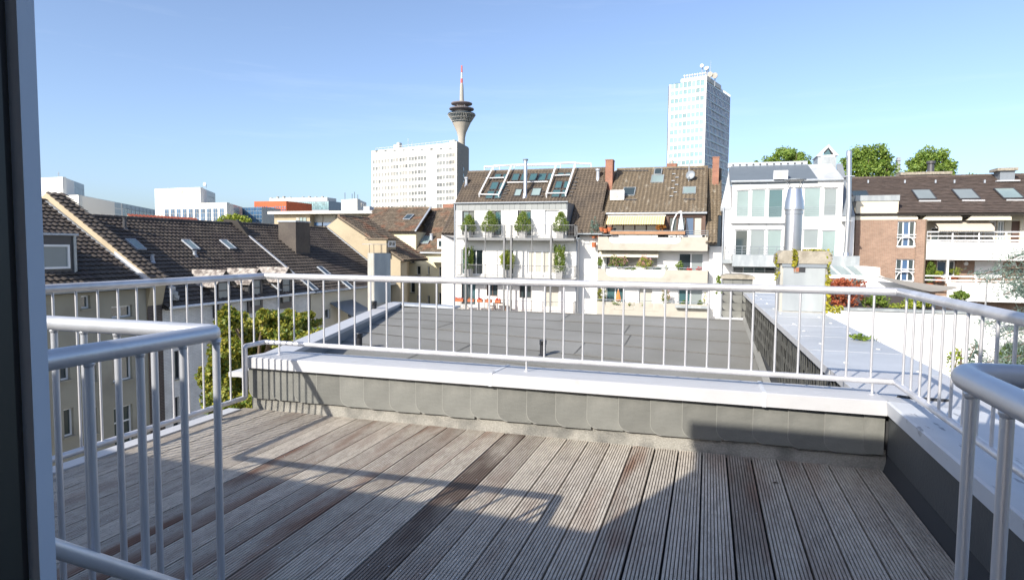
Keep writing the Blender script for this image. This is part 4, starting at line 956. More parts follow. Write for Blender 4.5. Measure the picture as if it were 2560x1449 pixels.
# ------------------------------------------------------------------- house with the steel balconies
YA = 51.0; FA = YF(YA); ca = crop(1100, 380, 3.45)
def ra(a, b, c, d, dd=0): return FA.rect(*ca(a, b), *ca(c, d), dd)
def pa(a, b, dd=0): return FA.px(*ca(a, b), dd)
hA = thing('balcony_house', 'white house with brown pantile roof, roof glazing and three grey steel balconies', 'house', (-16, YA+4, GZ))
ux0, ux1 = pa(130, 900)[0], pa(1182, 900)[0]; uxr = pa(1345, 900)[0]
zd1, zd2, zd3 = pa(640, 742)[1], pa(640, 1078)[1], pa(640, 1372)[1]; zg = pa(640, 440)[1]
ud1 = pa(1093, 600)[0]
holes = [ra(190, 506, 298, 716), ra(412, 505, 527, 718), ra(668, 503, 785, 720), ra(903, 500, 1030, 716),
         ra(183, 838, 370, 1056), ra(545, 838, 635, 1056), ra(750, 845, 1008, 1052), ra(185, 1120, 305, 1312), ra(402, 1120, 497, 1242), ra(685, 1120, 785, 1258), ra(905, 1125, 1025, 1340)]
mb = MB(); FA.wall(mb, ux0, ud1, zd1, pa(640, 500)[1], holes[:4]); FA.wall(mb, ux0, ux1, GZ, zd1, holes[4:]); 
mb.box(ux0, ux1, YA+.32, YA+13, GZ, zd1-.02); mb.box(ux0, ud1, YA+.32, YA+4.2, zd1-.02, zg-.02); mb.build('wall', 'render_white', hA)
MB().box(ux1+.004, uxr, YA+.9, YA+12, GZ, pa(1250, 716)[1]).build('side_wall', 'render_white', hA)
gz0, gz1 = pa(640, 500)[1], pa(640, 448)[1]
xs = [143, 197, 250, 303, 353, 400, 448, 498, 548, 600, 645, 690, 740, 792, 843, 893, 945, 997, 1047, 1091]
FA.ub('fascia_board', 'zinc_dark', hA, ux0, ud1, gz0, gz1, -.3, -.02)
for a, b in zip(xs, xs[1:]): FA.ub('cladding_panel', 'clad_grey', hA, pa(a, 470)[0]+.008, pa(b, 470)[0]-.008, gz0+.01, gz1, -.018, .02)
MB().tube([FA.p(ux0-.1, zg+.03, .12), FA.p(ud1+.1, zg+.03, .12)], .07, 8).build('gutter', 'zinc_dark', hA)
MB().box(ux0, ud1+.05, YA-.08, YA+4.2, zg-.015, zg+.02).build('dormer_roof', 'zinc_dark', hA)
MB().box(ud1+.001, ud1+.03, YA+.01, YA+3.8, zd1, zg-.02).build('dormer_cheek', 'zinc_dark', hA)
for x in (128, 1180): MB().tube([FA.p(pa(x, 800)[0], GZ, .07), FA.p(pa(x, 800)[0], pa(x, 715 if x > 500 else 450)[1], .07)], .05, 8).build('downpipe', 'lead', hA)
gset = [(['glass_teal', 'glass'], 2), (['glass', 'glass_teal'], 2), (['glass', 'glass_teal'], 2), (['white_paint'], 1)]
for r, (gm, nx) in zip(holes[:4], gset): FA.window(hA, r, nx=nx, fw=.08, fm='pvc' if nx == 1 else 'dark_frame', gm=gm, name='balcony_door')
FA.window(hA, holes[4], nx=3, fw=.08, fm='pvc', gm=['glass_teal', 'glass', 'glass'], name='balcony_door')
FA.window(hA, holes[5], nx=1, fw=.08, fm='pvc', gm='glass', name='balcony_door')
FA.window(hA, holes[6], nx=4, fw=.14, fm='pvc', gm=['blind'], name='balcony_door')
FA.window(hA, holes[7], nx=2, fw=.07, fm='dark_frame', gm=['glass', 'glass_teal'], name='balcony_door')
FA.window(hA, holes[8], nx=2, fw=.07, fm='brown_frame', gm='glass'); FA.window(hA, holes[9], nx=2, fw=.09, fm='dark_frame', gm='glass'); FA.window(hA, holes[10], nx=1, fw=.05, fm='pvc', gm='blind', name='shutter')
# main tiled roof
zeA = pa(1250, 706)[1]; YeA = YA+.2; YrA = YA+6.6; zrA = YF(YrA).px(1320, 427)[1]
xlA = pa(6, 600)[0]; xrA0 = YF(YrA).px(*ca(243, 182))[0]; xrA1 = YF(YrA).px(1513, 425)[0]; xeR = pa(1440, 700)[0]
slA = math.hypot(YrA-YeA, zrA-zeA)
def skA(X, v):
    z = zeA+(zrA-zeA)*v/slA; return (ux0-.1 < X < ud1+.05 and z < zg-.05)
eA, nA, aA, bA, LA = front_roof(hA, xlA, xeR-.5, xrA0, xrA1+.1, YeA, YrA, zeA, zrA, 'tile_brown', .30, .34, skip=skA, hgt=.10)
MB().prism([V(xlA, YeA, zeA-.1), V(ux0+.1, YeA, zeA-.9), V(ux0+.1, YeA, GZ), V(xlA, YeA, GZ)], V(0, 12, 0)).build('gable_wing', 'render_white', hA)
MB().tube([V(ux1, YeA-.05, zeA), V(xeR-.4, YeA-.05, zeA)], .07, 8).build('gutter', 'zinc_dark', hA)
# roof glazing
def sk_px(par, e, n, a, b, quad, fr, gm='glass_teal', lift=.09):
    x0, y0, x1, y1 = quad; lo = on_roof(e, n, *fr((x0+x1)/2, y1)); hi = on_roof(e, n, *fr((x0+x1)/2, y0)); l = on_roof(e, n, *fr(x0, (y0+y1)/2)); r = on_roof(e, n, *fr(x1, (y0+y1)/2))
    wd = abs(np.dot(r-l, a)); ht = abs(np.dot(hi-lo, b)); return skylight(par, lo-a*wd/2+n*.05, a, b, wd, ht, n, gm, 'dark_frame', lift)
for q in ((462, 200, 520, 243), (533, 200, 582, 243), (425, 270, 490, 335), (500, 275, 555, 335), (388, 345, 455, 412), (465, 345, 525, 412), (612, 198, 675, 258), (688, 196, 745, 258), (762, 196, 828, 258), (838, 196, 908, 258), (918, 194, 965, 252),
          (1010, 190, 1066, 222), (1078, 190, 1130, 222), (985, 262, 1046, 325), (1058, 262, 1108, 325), (958, 335, 1030, 400), (1040, 335, 1092, 400)): sk_px(hA, eA, nA, aA, bA, q, ca)
for q in ((635, 330, 696, 390), (780, 322, 862, 388)): sk_px(hA, eA, nA, aA, bA, q, ca, 'glass_pale')
def rp_(c, h=.0): return on_roof(eA, nA, *ca(*c))+nA*h
gf = MB()
for lo, hi in (((345, 388), (462, 118)), ((512, 392), (615, 118)), ((922, 388), (1004, 104)), ((1088, 388), (1170, 92))):
    # sloping beams run clear of the tiles and over the ridge
    p0 = rp_(lo, .35); p1 = YF(YrA-.3).px(*ca(*hi)); p1 = V(p1[0], YrA-.3, p1[1]); gf.tube([p0, p1], .085, 4); gf.tube([p0, rp_(lo, -.05)-bA*.15], .06, 4)
for c0, c1 in (((405, 250), (560, 245)), ((345, 388), (512, 392)), ((965, 228), (1125, 222)), ((922, 380), (1088, 378)), ((585, 287), (935, 280))):
    gf.tube([rp_(c0, .32), rp_(c1, .32)], .05, 4)
for c0, c1 in (((380, 130), (515, 125)), ((460, 121), (1170, 93)), ((1170, 98), (1305, 103)), ((655, 118), (1040, 108))):
    a_ = YF(YrA+.2).px(*ca(*c0)); b_ = YF(YrA+.2).px(*ca(*c1)); gf.tube([V(a_[0], YrA+.2, a_[1]), V(b_[0], YrA+.2, b_[1])], .09, 4)
for c in ((383, 130), (515, 127), (640, 118), (1040, 110), (1305, 104), (460, 121), (1170, 95)):
    a_ = YF(YrA+.1).px(*ca(*c)); gf.tube([V(a_[0], YrA+.1, a_[1]), V(a_[0], YrA+.1, zrA-.1)], .04, 4)
one('glazing_gantry', gf, 'white_paint', 'white steel gantry of sloping beams over the roof glazing of the balcony house', 'gantry', smooth=False)
q = rp_((735, 378)); zt_ = YF(q[1]).px(*ca(740, 62))[1]
fp = thing('flue', 'tall silver flue pipe with flat cap on the balcony house roof', 'flue', tuple(q))
MB().lathe([(.36, -.3), (.17, .25), (.165, zt_-q[2]-.12)], q, 16).build('pipe', 'steel', fp, True); MB().lathe([(.21, zt_-q[2]-.14), (.21, zt_-q[2]-.10), (.24, zt_-q[2]-.02), (.24, zt_-q[2])], q, 16).build('cap', 'zinc_dark', fp)
for (x, y) in ((228, 285), ):
    q = rp_((x, y)); MB().lathe([(.3, -.2), (.14, .1), (.14, .55), (.22, .58), (.22, .72)], q, 12).build('vent_pipe', 'steel', hA)
for i, (x, y) in enumerate([(360+12*k, 340-28*k) for k in range(6)]+[(545+8*k, 410-22*k) for k in range(6)]+[(590, 335), (575, 360), (895, 345), (880, 385)]+[(1130+10*k, 380-30*k) for k in range(6)]+[(1160+8*k, 320-26*k) for k in range(3)]):
    q = rp_((x, y), .03); MB().box(q[0]-.14, q[0]+.14, q[1]-.22, q[1]+.02, q[2], q[2]+.05).build('roof_step', 'dark_frame', hA)
# balconies: steel frame standing in front of the wall
DB = 1.35
bx0, bx1 = FA.px(*ca(145, 660), DB)[0], FA.px(*ca(1158, 660), DB)[0]
for lvl, (zd, lab) in enumerate(((zd1, 'upper grey steel balcony with conical topiary on the white house'), (zd2, 'middle grey steel balcony with climbing plants on the white house'), (zd3, 'lowest timber-floored balcony with orange flower boxes on the white house'))):
    t = thing('steel_balcony', lab, 'balcony', ((bx0+bx1)/2, YA-.6, zd), 'steel balconies of the white house')
    mb = MB(); FA.box(mb, bx0, bx1, zd-.14, zd-.02, .02, DB); mb.build('floor_slab', 'wood_floor' if lvl == 2 else 'pot_grey', t)
    mb = MB(); FA.box(mb, bx0-.03, bx1+.03, zd-.20, zd+.01, DB+.003, DB+.05); mb.build('edge_beam', 'bal_steel' if lvl < 2 else 'wood_floor', t)
    rails, bal = railing_mb(FA, bx0, bx1, zd+.12, zd+1.02, DB, 1, .12, .009)
    rails.build('rails', 'bal_steel', t); b_ = bal.build('balusters', 'bal_steel', t); b_['kind'] = 'stuff'
st = thing('balcony_posts', 'slim grey steel posts carrying the balconies of the white house', 'posts', ((bx0+bx1)/2, YA-DB, GZ))
for x in (228, 557, 617, 960):
    u = FA.px(*ca(x, 900), DB)[0]; MB().box(u-.07, u+.07, YA-DB-.20, YA-DB-.06, GZ, zd1+1.05).build('post', 'bal_steel', st)
for x in (392, 793):
    u = FA.px(*ca(x, 900), DB)[0]; MB().box(u-.025, u+.025, YA-DB-.11, YA-DB-.056, GZ, zd1+.95).build('post', 'bal_steel', st)
# topiary and pots on the balconies
for k, (x, w_, h_, s, lab) in enumerate(((248, .62, 1.05, 1, 'first conical topiary from the left on the upper balcony'), (430, .72, 1.35, 2, 'second conical topiary from the left on the upper balcony'), (718, .75, 1.25, 3, 'third conical topiary from the left on the upper balcony'), (1042, .68, 1.25, 4, 'conical topiary at the right end of the upper balcony'))):
    u = FA.px(*ca(x, 650), .7)[0]; potted(lab, u, YA-.75, zd1, .62, .6, h_+.2, w_*1.12, 'leaf_topiary', 20+s, 'cone', 4200, .085, crad=.26, clumps=190, name='topiary', cat='topiary', group='conical topiaries on the balcony')
for k, (x, w_, h_, mt, shp, lab) in enumerate(((250, .40, 1.75, 'leaf_topiary', 'cyl', 'slender climbing plant at the left of the middle balcony'), (582, .62, 1.6, 'leaf_lime', 'ell', 'bright lime-green shrub in the centre of the middle balcony'), (1035, .48, 2.0, 'leaf_topiary', 'cyl', 'tall green column of leaves at the right of the middle balcony'))):
    u = FA.px(*ca(x, 900), .7)[0]; potted(lab, u, YA-.8, zd2, .6, .62, h_, w_, mt, 30+k, shp, 3200, .10, clumps=90, crad=.4)
for k, (x0, x1) in enumerate(((137, 207), (246, 300), (325, 371), (400, 452), (480, 527))):
    u0, _ = FA.px(*ca(x0, 1265), DB+.05); u1, _ = FA.px(*ca(x1, 1265), DB+.05)
    fb = thing('flower_box', ['orange flower box at the left corner of the lowest balcony', 'second orange flower box from the left on the lowest balcony', 'third orange flower box from the left on the lowest balcony', 'fourth orange flower box from the left on the lowest balcony', 'rightmost orange flower box on the lowest balcony'][k], 'flower box', ((u0+u1)/2, YA-DB-.15, zd3+.85), 'flower boxes on the lowest balcony')
    MB().box(u0, u1, YA-DB-.30, YA-DB-.06, zd3+.80, zd3+1.02).build('box', 'terracotta', fb)
    foliage(fb, 'flowers', blob_points(((u0+u1)/2, YA-DB-.18, zd3+1.06), ((u1-u0)*.5, .12, .12), 120, 14, 40+k), .09, 'flower_red' if k % 2 == 0 else 'leaf_orange', 50+k)
u = FA.px(*ca(515, 1310), .6)[0]
tb = thing('balcony_table', 'small cluttered table with chairs on the lowest balcony', 'table', (u, YA-.65, zd3))
MB().box(u-.45, u+.45, YA-1.0, YA-.4, zd3+.68, zd3+.72).build('table_top', 'brown_frame', tb)
for sx in (-.4, .4):
    for sy in (-.95, -.45): MB().box(u+sx-.02, u+sx+.02, YA+sy-.02, YA+sy+.02, zd3, zd3+.68).build('leg', 'brown_frame', tb)
for sx in (-.75, .8):
    cch = thing('balcony_chair', 'wooden chair %s of the small table on the lowest balcony' % ('left' if sx < 0 else 'right'), 'chair', (u+sx, YA-.65, zd3))
    MB().box(u+sx-.22, u+sx+.22, YA-.9, YA-.45, zd3+.42, zd3+.46).build('seat', 'wood_floor', cch); MB().box(u+sx*1.25-.03, u+sx*1.25+.03, YA-.9, YA-.45, zd3+.46, zd3+.95).build('backrest', 'wood_floor', cch)
    for a in (-.2, .2):
        for b in (-.88, -.47): MB().box(u+sx+a-.02, u+sx+a+.02, YA+b-.02, YA+b+.02, zd3, zd3+.42).build('leg', 'wood_floor', cch)

# ------------------------------------------------------------------- house with the planted concrete balconies
YB = 52.4; FB = YF(YB); cb = crop(1440, 380, 3.371)
def rb_(a, b, c, d, dd=0): return FB.rect(*cb(a, b), *cb(c, d), dd)
def pb_(a, b, dd=0): return FB.px(*cb(a, b), dd)
hB = thing('terrace_house', 'house with weathered brown tile roof, roof terrace and planted concrete balconies', 'house', (-3, YB+4, GZ))
DBB = 1.3; FBb = YF(YB-DBB)
def rbb(a, b, c, d): return FBb.rect(*cb(a, b), *cb(c, d))
u0, u1 = pb_(170, 1000)[0], pb_(1118, 1000)[0]
zb1 = rbb(185, 715, 1110, 830); zb2 = rbb(180, 990, 1110, 1096); zb3 = rbb(175, 1272, 1110, 1402)
hol = [rb_(250, 830+5, 690, 985), rb_(862, 850, 1075, 1010), rb_(250, 1100, 410, 1268), rb_(858, 1110, 1072, 1300), rb_(530, 1100, 645, 1290)]
ztop = pb_(600, 700)[1]
mb = MB(); FB.wall(mb, u0, u1, GZ, ztop, hol); mb.box(u0, u1, YB+.32, YB+12, GZ, ztop-.02); mb.build('wall', 'render_white', hB)
FB.window(hB, hol[0], nx=3, gm=['glass', 'blind', 'blind'], fw=.08); FB.window(hB, hol[1], nx=2, gm=['glass', 'blind_grey'], fw=.09, name='balcony_door'); FB.window(hB, hol[2], nx=2, gm='glass_teal', fw=.1)
FB.window(hB, hol[3], nx=2, gm=['glass_teal', 'blind_grey'], fw=.09, name='balcony_door'); FB.window(hB, hol[4], nx=1, gm='blind', fw=.05)
MB().box(uxr+.02, u0-.004, YB+.1, YB+9, GZ, pb_(90, 702)[1]).build('link_wall', 'render_white', hB)
MB().box(u1+.004, pb_(1226, 900)[0], YB-.3, YB+9, GZ, pb_(1170, 795)[1]).build('side_wall', 'render_white', hB)
q = pb_(66, 766); MB().lathe([(.09, 0), (.09, .03)], (0, 0, 0), 12)
for nm, z, lab in (('roof', zb1, 'parapet of the roof terrace with white panels'), ('mid', zb2, 'upper concrete balcony with flowering bushes'), ('low', zb3, 'lower concrete balcony with trailing plants and green crates')):
    t = thing('concrete_balcony', {'roof': 'topmost concrete balcony front with white panels under the striped awning', 'mid': 'middle concrete balcony front with a curved panel inset, below the pink bush', 'low': 'lowest concrete balcony front, below the closed orange parasol'}[nm], 'balcony', ((z[0]+z[1])/2, YB-DBB, z[2]), 'concrete balconies')
    a, b, zl, zh = z; cut0, cut1 = (rbb(285, 0, 910, 9) if nm == 'roof' else rbb(265, 0, 775, 9))[:2]
    zi = zh-(.52 if nm == 'roof' else .62)
    # front with a sunk trapezoid panel field
    mb = MB(); FBb.box(mb, a, cut0, zl, zh, -.12, 0); FBb.box(mb, cut1, b, zl, zh, -.12, 0); FBb.box(mb, cut0, cut1, zl, zi-.0, -.12, 0); mb.build('front', 'bal_concrete', t)
    for s, c in ((1, cut0), (-1, cut1)):
        pts = [FBb.p(c, zi, 0), FBb.p(c+s*.5, zi, 0)]+[FBb.p(c+s*.5*(1-math.sin(k*math.pi/8)), zi+.5*(1-math.cos(k*math.pi/8)), 0) for k in range(1, 5)]
        MB().prism(pts, V(0, .10, 0)).build('corner_curve', 'bal_concrete', t)
    n = 6
    for i in range(n):
        x0 = cut0+.04+(cut1-cut0-.08)*i/n; x1 = cut0+.04+(cut1-cut0-.08)*(i+1)/n; FBb.ub('panel', 'render_white' if nm != 'low' else 'bal_concrete', t, x0+.015, x1-.015, zi+.01, zh-.02, -.11, -.045)
    mb = MB(); FBb.box(mb, a, b, zl+.05, zl+.22, -DBB+.01, -.125); FBb.box(mb, a, a+.12, zl+.22, zh, -DBB+.01, -.125); FBb.box(mb, b-.12, b, zl+.22, zh, -DBB+.01, -.125); mb.build('slab', 'bal_concrete', t)
    mb = MB(); mb.tube([FBb.p(a, zh+.16, -.05), FBb.p(b, zh+.16, -.05)], .03, 8)
    if nm == 'roof': mb.tube([FBb.p(a+1.0, zh+.48, -.05), FBb.p(b, zh+.48, -.05)], .022, 8); mb.tube([FBb.p(a+1.0, zh+.32, -.05), FBb.p(b, zh+.32, -.05)], .022, 8)
    for i in range(9): mb.tube([FBb.p(a+(b-a)*i/8, zh, -.05), FBb.p(a+(b-a)*i/8, zh+(.5 if nm == 'roof' and i else .16), -.05)], .018, 6)
    mb.build('handrail', 'zinc_dark', t)
# roof terrace room under the tiles
zf = zb1[3]; zE = pb_(600, 520)[1]; dR = rb_(265, 520, 1090, 715)
mb = MB(); FB.wall(mb, dR[0], dR[1], zf-.3, zE, [rb_(300, 610, 690, 716), rb_(780, 545, 1065, 716)]); mb.box(dR[0], dR[1], YB+.33, YB+3.5, zf-.3, zE-.05); mb.build('terrace_wall', 'brown_frame', hB)
FB.window(hB, rb_(300, 610, 690, 716), nx=4, fm='brown_frame', gm='glass', fw=.09, name='terrace_door'); FB.window(hB, rb_(780, 545, 1065, 716), nx=4, fm='brown_frame', gm=['glass', 'glass', 'glass_blue', 'blind'], fw=.09, name='terrace_door')
YrB = YB+6.2; zrB = YF(YrB).px(*cb(700, 140))[1]; xr0, xr1 = YF(YrB).px(*cb(345, 140))[0], YF(YrB).px(*cb(1110, 130))[0]
eB, nB, aB, bB, LB = front_roof(hB, dR[0]-.1, dR[1]+.05, xr0, xr1, YB-.15, YrB, zE+.05, zrB, 'tile_b', .31, .34, hgt=.10)
MB().tube([V(dR[0]-.1, YB-.2, zE+.02), V(dR[1]+.1, YB-.2, zE+.02)], .08, 8).build('gutter', 'lead', hB)
# side strips of lower roof either side of the terrace
sx0 = pb_(180, 600)[0]; sx1 = pb_(1192, 600)[0]; zlo = pb_(230, 690)[1]; zloR = pb_(1150, 770)[1]
slp = (zrB-zE)/(YrB-YB+.15)
for (xa, xb, z0, xra, xrb) in ((sx0-.4, dR[0]-.12, zlo, xr0-1.15, xr0-.05), (dR[1]+.12, sx1, zloR, xr1+.02, xr1+1.15)):
    y0 = YB-.15-(zE-z0)/slp*.35; front_roof(hB, xa, xb, xra, xrb, y0, YrB+.12, z0, zrB-.12, 'tile_b', .31, .34, cap=False, hgt=.10)
for i, q in enumerate(((388, 310, 492, 378), (628, 205, 735, 268), (655, 150, 722, 200), (897, 305, 1008, 362))):
    f_ = sk_px(hB, eB, nB, aB, bB, q, cb, ['glass', 'glass_pale', 'glass', 'glass_pale'][i]); f_.data.materials[0] = MATS['zinc']
for (x0, x1, y) in ((325, 515, 412), (905, 1005, 409), (390, 610, 168), (770, 1080, 152)):
    p0, p1 = on_roof(eB, nB, *cb(x0, y))+nB*.12, on_roof(eB, nB, *cb(x1, y))+nB*.12; MB().tube([p0, p1], .05, 6).build('snow_guard', 'dark_frame', hB)
for (x, y) in ((825, 192), (852, 222), (820, 250), (848, 282), (815, 312), (838, 345), (805, 378)):
    q = on_roof(eB, nB, *cb(x, y))+nB*.05; MB().box(q[0]-.14, q[0]+.14, q[1]-.22, q[1], q[2], q[2]+.05).build('roof_step', 'lead', hB)
q = on_roof(eB, nB, *cb(350, 400)); ac = thing('air_conditioner', 'white air conditioner unit on the tiles beside a roof window', 'air conditioner', tuple(q))
MB().box(q[0]-.58, q[0]+.58, q[1]-.35, q[1]+.15, q[2]-.05, q[2]+.75).build('casing', 'white_paint', ac); c = V(q[0]-.12, q[1]-.36, q[2]+.36)
MB().tube([c, c+V(0, -.03, 0)], .27, 20).build('fan_grille', 'blind', ac)
q = on_roof(eB, nB, *cb(950, 250)); dsh = thing('satellite_dish', 'grey satellite dish on a short mast on the tiled roof', 'satellite dish', tuple(q))
MB().tube([q, q+V(0, 0, 1.6)], .04, 8).build('mast', 'lead', dsh); MB().tube([q+V(.12, -.1, .55), q+V(.10, -.16, .57)], [.40, .30], 16).build('dish', 'zinc_dark', dsh); MB().tube([q+V(.1, -.15, .45), q+V(-.1, -.5, .3)], .025, 6).build('arm', 'white_paint', dsh)
for (x0, y0, x1, y1, lab, yy_) in ((247, 62, 308, 268, 'tall red brick chimney at the left end of the weathered roof', YB+3.8), (1150, 40, 1206, 205, 'tall red brick chimney at the right end of the weathered roof', YB+4.4), (766, 97, 848, 150, 'low brown brick chimney on the ridge of the weathered roof', YrB+.4)):
    CF = YF(yy_); r = CF.rect(*cb(x0, y0), *cb(x1, y1)); t = thing('brick_chimney', lab, 'chimney', ((r[0]+r[1])/2, yy_+.4, r[2]), 'brick chimneys')
    MB().box(r[0], r[1], yy_, yy_+1.1, r[2]-1.0, r[3]-.08).build('stack', 'brick_chimney', t); MB().box(r[0]-.03, r[1]+.03, yy_-.03, yy_+1.13, r[3]-.08, r[3]).build('crown', 'brick_chimney', t)
    if yy_ > YrB: MB().lathe([(.12, 0), (.10, .35)], ((r[0]+r[1])/2, yy_+.5, r[3]), 10).build('pot', 'concrete_pale', t); MB().lathe([(.02, 0), (.02, .9)], ((r[0]+r[1])/2-.3, yy_+.5, r[3]), 8).build('aerial', 'dark_frame', t)
q = on_roof(eA, nA, 1495, 448); t = thing('vent_pipe', 'small white vent pipe left of the tall brick chimney', 'vent', tuple(q)); MB().lathe([(.25, -.2), (.16, .15), (.15, .7), (.24, .74), (.24, .9)], q, 12).build('pipe', 'lead', t, True)
# striped awning and cream awning
def awning(label, x0, x1, z0, z1, Y, out, mt, valance=.25):
    t = thing('awning', label, 'awning', ((x0+x1)/2, Y, z1))
    MB().prism([V(x0, Y, z1), V(x0, Y-.06, z1+.02), V(x0, Y-out, z0+.02), V(x0, Y-out, z0)], V(x1-x0, 0, 0)).build('canopy', mt, t)
    mb = MB(); n = 26
    for i in range(n):
        a = x0+(x1-x0)*i/n; b = x0+(x1-x0)*(i+1)/n; mb.add([(a, Y-out-.01, z0), (b, Y-out-.01, z0), (b, Y-out-.012, z0-valance*.85), ((a+b)/2, Y-out-.012, z0-valance), (a, Y-out-.012, z0-valance*.85)], [(4, 3, 2, 1, 0)])
    mb.build('valance', mt, t); MB().box(x0-.05, x1+.05, Y-.0, Y+.12, z1-.02, z1+.1).build('cassette', 'white_paint', t)
    for x in (x0+.1, x1-.1): MB().tube([(x, Y+.05, z1-.25), (x, Y-out*.55, z0-.02), (x, Y-out+.05, z0)], .03, 6).build('arm', 'white_paint', t)
ro = FB.rect(*cb(275, 540), *cb(752, 600)); awning('yellow striped awning half open over the roof terrace', ro[0], ro[1], ro[2]+.05, ro[3], YB-.1, 1.1, 'awning_stripe', .2)
ro = FB.rect(*cb(200, 832), *cb(700, 870)); awning('plain cream awning folded above the flowering balcony', ro[0], ro[1], ro[2]-.02, ro[3], YB-.15, .75, 'awning_cream', .12)
# plants, parasols and pots
def bpt(x, y, d=DBB-.35): return FB.px(*cb(x, y), d)[0]
zr_ = zb1[2]+.22; zm_ = zb2[2]+.22; zl_ = zb3[2]+.22
def bush(label, x, y0, y1, wpx, mt, seed, lvl, n=800, leaf=.1, shape='ell', extra=None, cat='plant'):
    d = DBB-.3; u, za = FB.px(*cb(x, y0), d); _, zb_ = FB.px(*cb(x, y1), d); base = {'r': zr_, 'm': zm_, 'l': zl_}[lvl]
    rad = abs(FB.px(*cb(x+wpx, y0), d)[0]-u); t = thing('balcony_plant', label, cat, (u, YB-d, base))
    ph = max(.15, min(.4, zb_-base)); MB().lathe([(.16, 0), (.2, ph)], (u, YB-d, base), 12).build('pot', 'terracotta', t); MB().tube([(u, YB-d, base+ph-.02), (u, YB-d, (za+zb_)/2)], .02, 6).build('stem', 'trunk', t)
    foliage(t, 'foliage', blob_points((u, YB-d, (za+zb_)/2), (rad, min(rad, .5), abs(za-zb_)/2), n, 36, seed, .33, shape), leaf, mt, seed)
    if extra: foliage(t, 'flowers', blob_points((u, YB-d-.05, (za+zb_)/2+.1), (rad*1.02, min(rad, .52), abs(za-zb_)/2), n//3, 36, seed, .36, shape), leaf*.8, extra, seed+1)
    return t
bush('large pink-flowering bush on the middle concrete balcony', 358, 858, 985, 78, 'leaf_green', 61, 'm', 1300, .1, extra='flower_pink')
bush('white-green bush right of the pink bush on the middle concrete balcony', 578, 882, 990, 70, 'leaf_lime', 62, 'm', 1200, .1, extra='flower_pink')
bush('small egg-shaped shrub at the left end of the middle concrete balcony', 205, 890, 975, 26, 'leaf_green', 63, 'm', 500, .09)
bush('low dark shrub in front of the white wall on the middle concrete balcony', 690, 968, 1000, 34, 'leaf_cedar', 64, 'm', 300, .09)
bush('thin pale plant right of the low dark shrub', 765, 950, 1000, 18, 'leaf_green', 65, 'm', 160, .07)
bush('leafy green plant before the glass door of the middle balcony', 872, 920, 995, 38, 'leaf_green', 66, 'm', 500, .1)
bush('left red geranium on the middle concrete balcony', 955, 970, 1000, 30, 'flower_red', 67, 'm', 260, .08)
bush('right red geranium on the middle concrete balcony', 1037, 968, 1000, 30, 'flower_red', 68, 'm', 260, .08)
bush('low trailing plant in the middle of the middle concrete balcony', 465, 972, 998, 60, 'leaf_green', 69, 'm', 300, .08)
bush('tall yellow-green climber at the left of the lowest concrete balcony', 215, 1140, 1270, 42, 'leaf_autumn', 70, 'l', 900, .1)
bush('trailing plant below the orange parasol', 345, 1250, 1300, 50, 'leaf_green', 71, 'l', 400, .09)
bush('trailing plant second along the lowest concrete balcony', 465, 1262, 1300, 45, 'leaf_autumn', 72, 'l', 300, .09)
bush('trailing plant third along the lowest concrete balcony', 555, 1268, 1302, 35, 'leaf_green', 73, 'l', 260, .09)
bush('flowering climber at the right of the lowest concrete balcony', 755, 1155, 1300, 45, 'leaf_green', 74, 'l', 700, .09, extra='flower_pink')
bush('round green bush left on the green crates', 910, 1248, 1290, 28, 'leaf_green', 75, 'l', 400, .09)
bush('round green bush right on the green crates', 1045, 1246, 1290, 32, 'leaf_green', 76, 'l', 400, .09)
bush('thin yellow plant at the right end of the lowest balcony', 1088, 1185, 1280, 16, 'leaf_ivy', 77, 'l', 250, .07)
bush('rusty orange shrub on the roof terrace beside the striped awning', 718, 598, 668, 50, 'leaf_orange', 78, 'r', 600, .09)
bush('blue-green potted conifer at the left of the roof terrace', 155, 545, 690, 42, 'leaf_cedar', 79, 'r', 900, .09, 'cone')
for k, (x, y) in enumerate(((215, 640), (250, 650), (285, 640), (150, 695), (190, 690))):
    u, z = FB.px(*cb(x, y), .9); one('flower_pot', MB().lathe([(.14, -.28), (.2, 0), (.22, .0), (.22, .05), (.18, .05)], (u, YB-.9, z), 12), 'terracotta', ['leftmost upper clay pot by the terrace conifer', 'middle upper clay pot by the terrace conifer', 'rightmost clay pot beside the striped awning', 'clay pot below the terrace conifer at far left', 'clay pot just right under the terrace conifer'][k], 'pot')
r = FBb.rect(*cb(292, 668), *cb(920, 694)); one('window_box', MB().box(r[0], r[1], YB-DBB-.32, YB-DBB-.06, r[2], r[3]), 'wood_floor', 'long reddish brown planter along the roof terrace rail', 'planter')
r = FBb.rect(*cb(838, 1288), *cb(1108, 1312)); gc_ = thing('planter_crate', 'grey-green crate shelf hung on the lowest concrete balcony', 'planter', ((r[0]+r[1])/2, YB-DBB-.2, r[2]))
MB().box(r[0], r[1], YB-DBB-.42, YB-DBB-.02, r[2], r[2]+.05).build('shelf', 'zinc_dark', gc_); MB().box(r[0], r[1], YB-DBB-.44, YB-DBB-.42, r[2]+.003, r[3]).build('front', 'zinc', gc_)
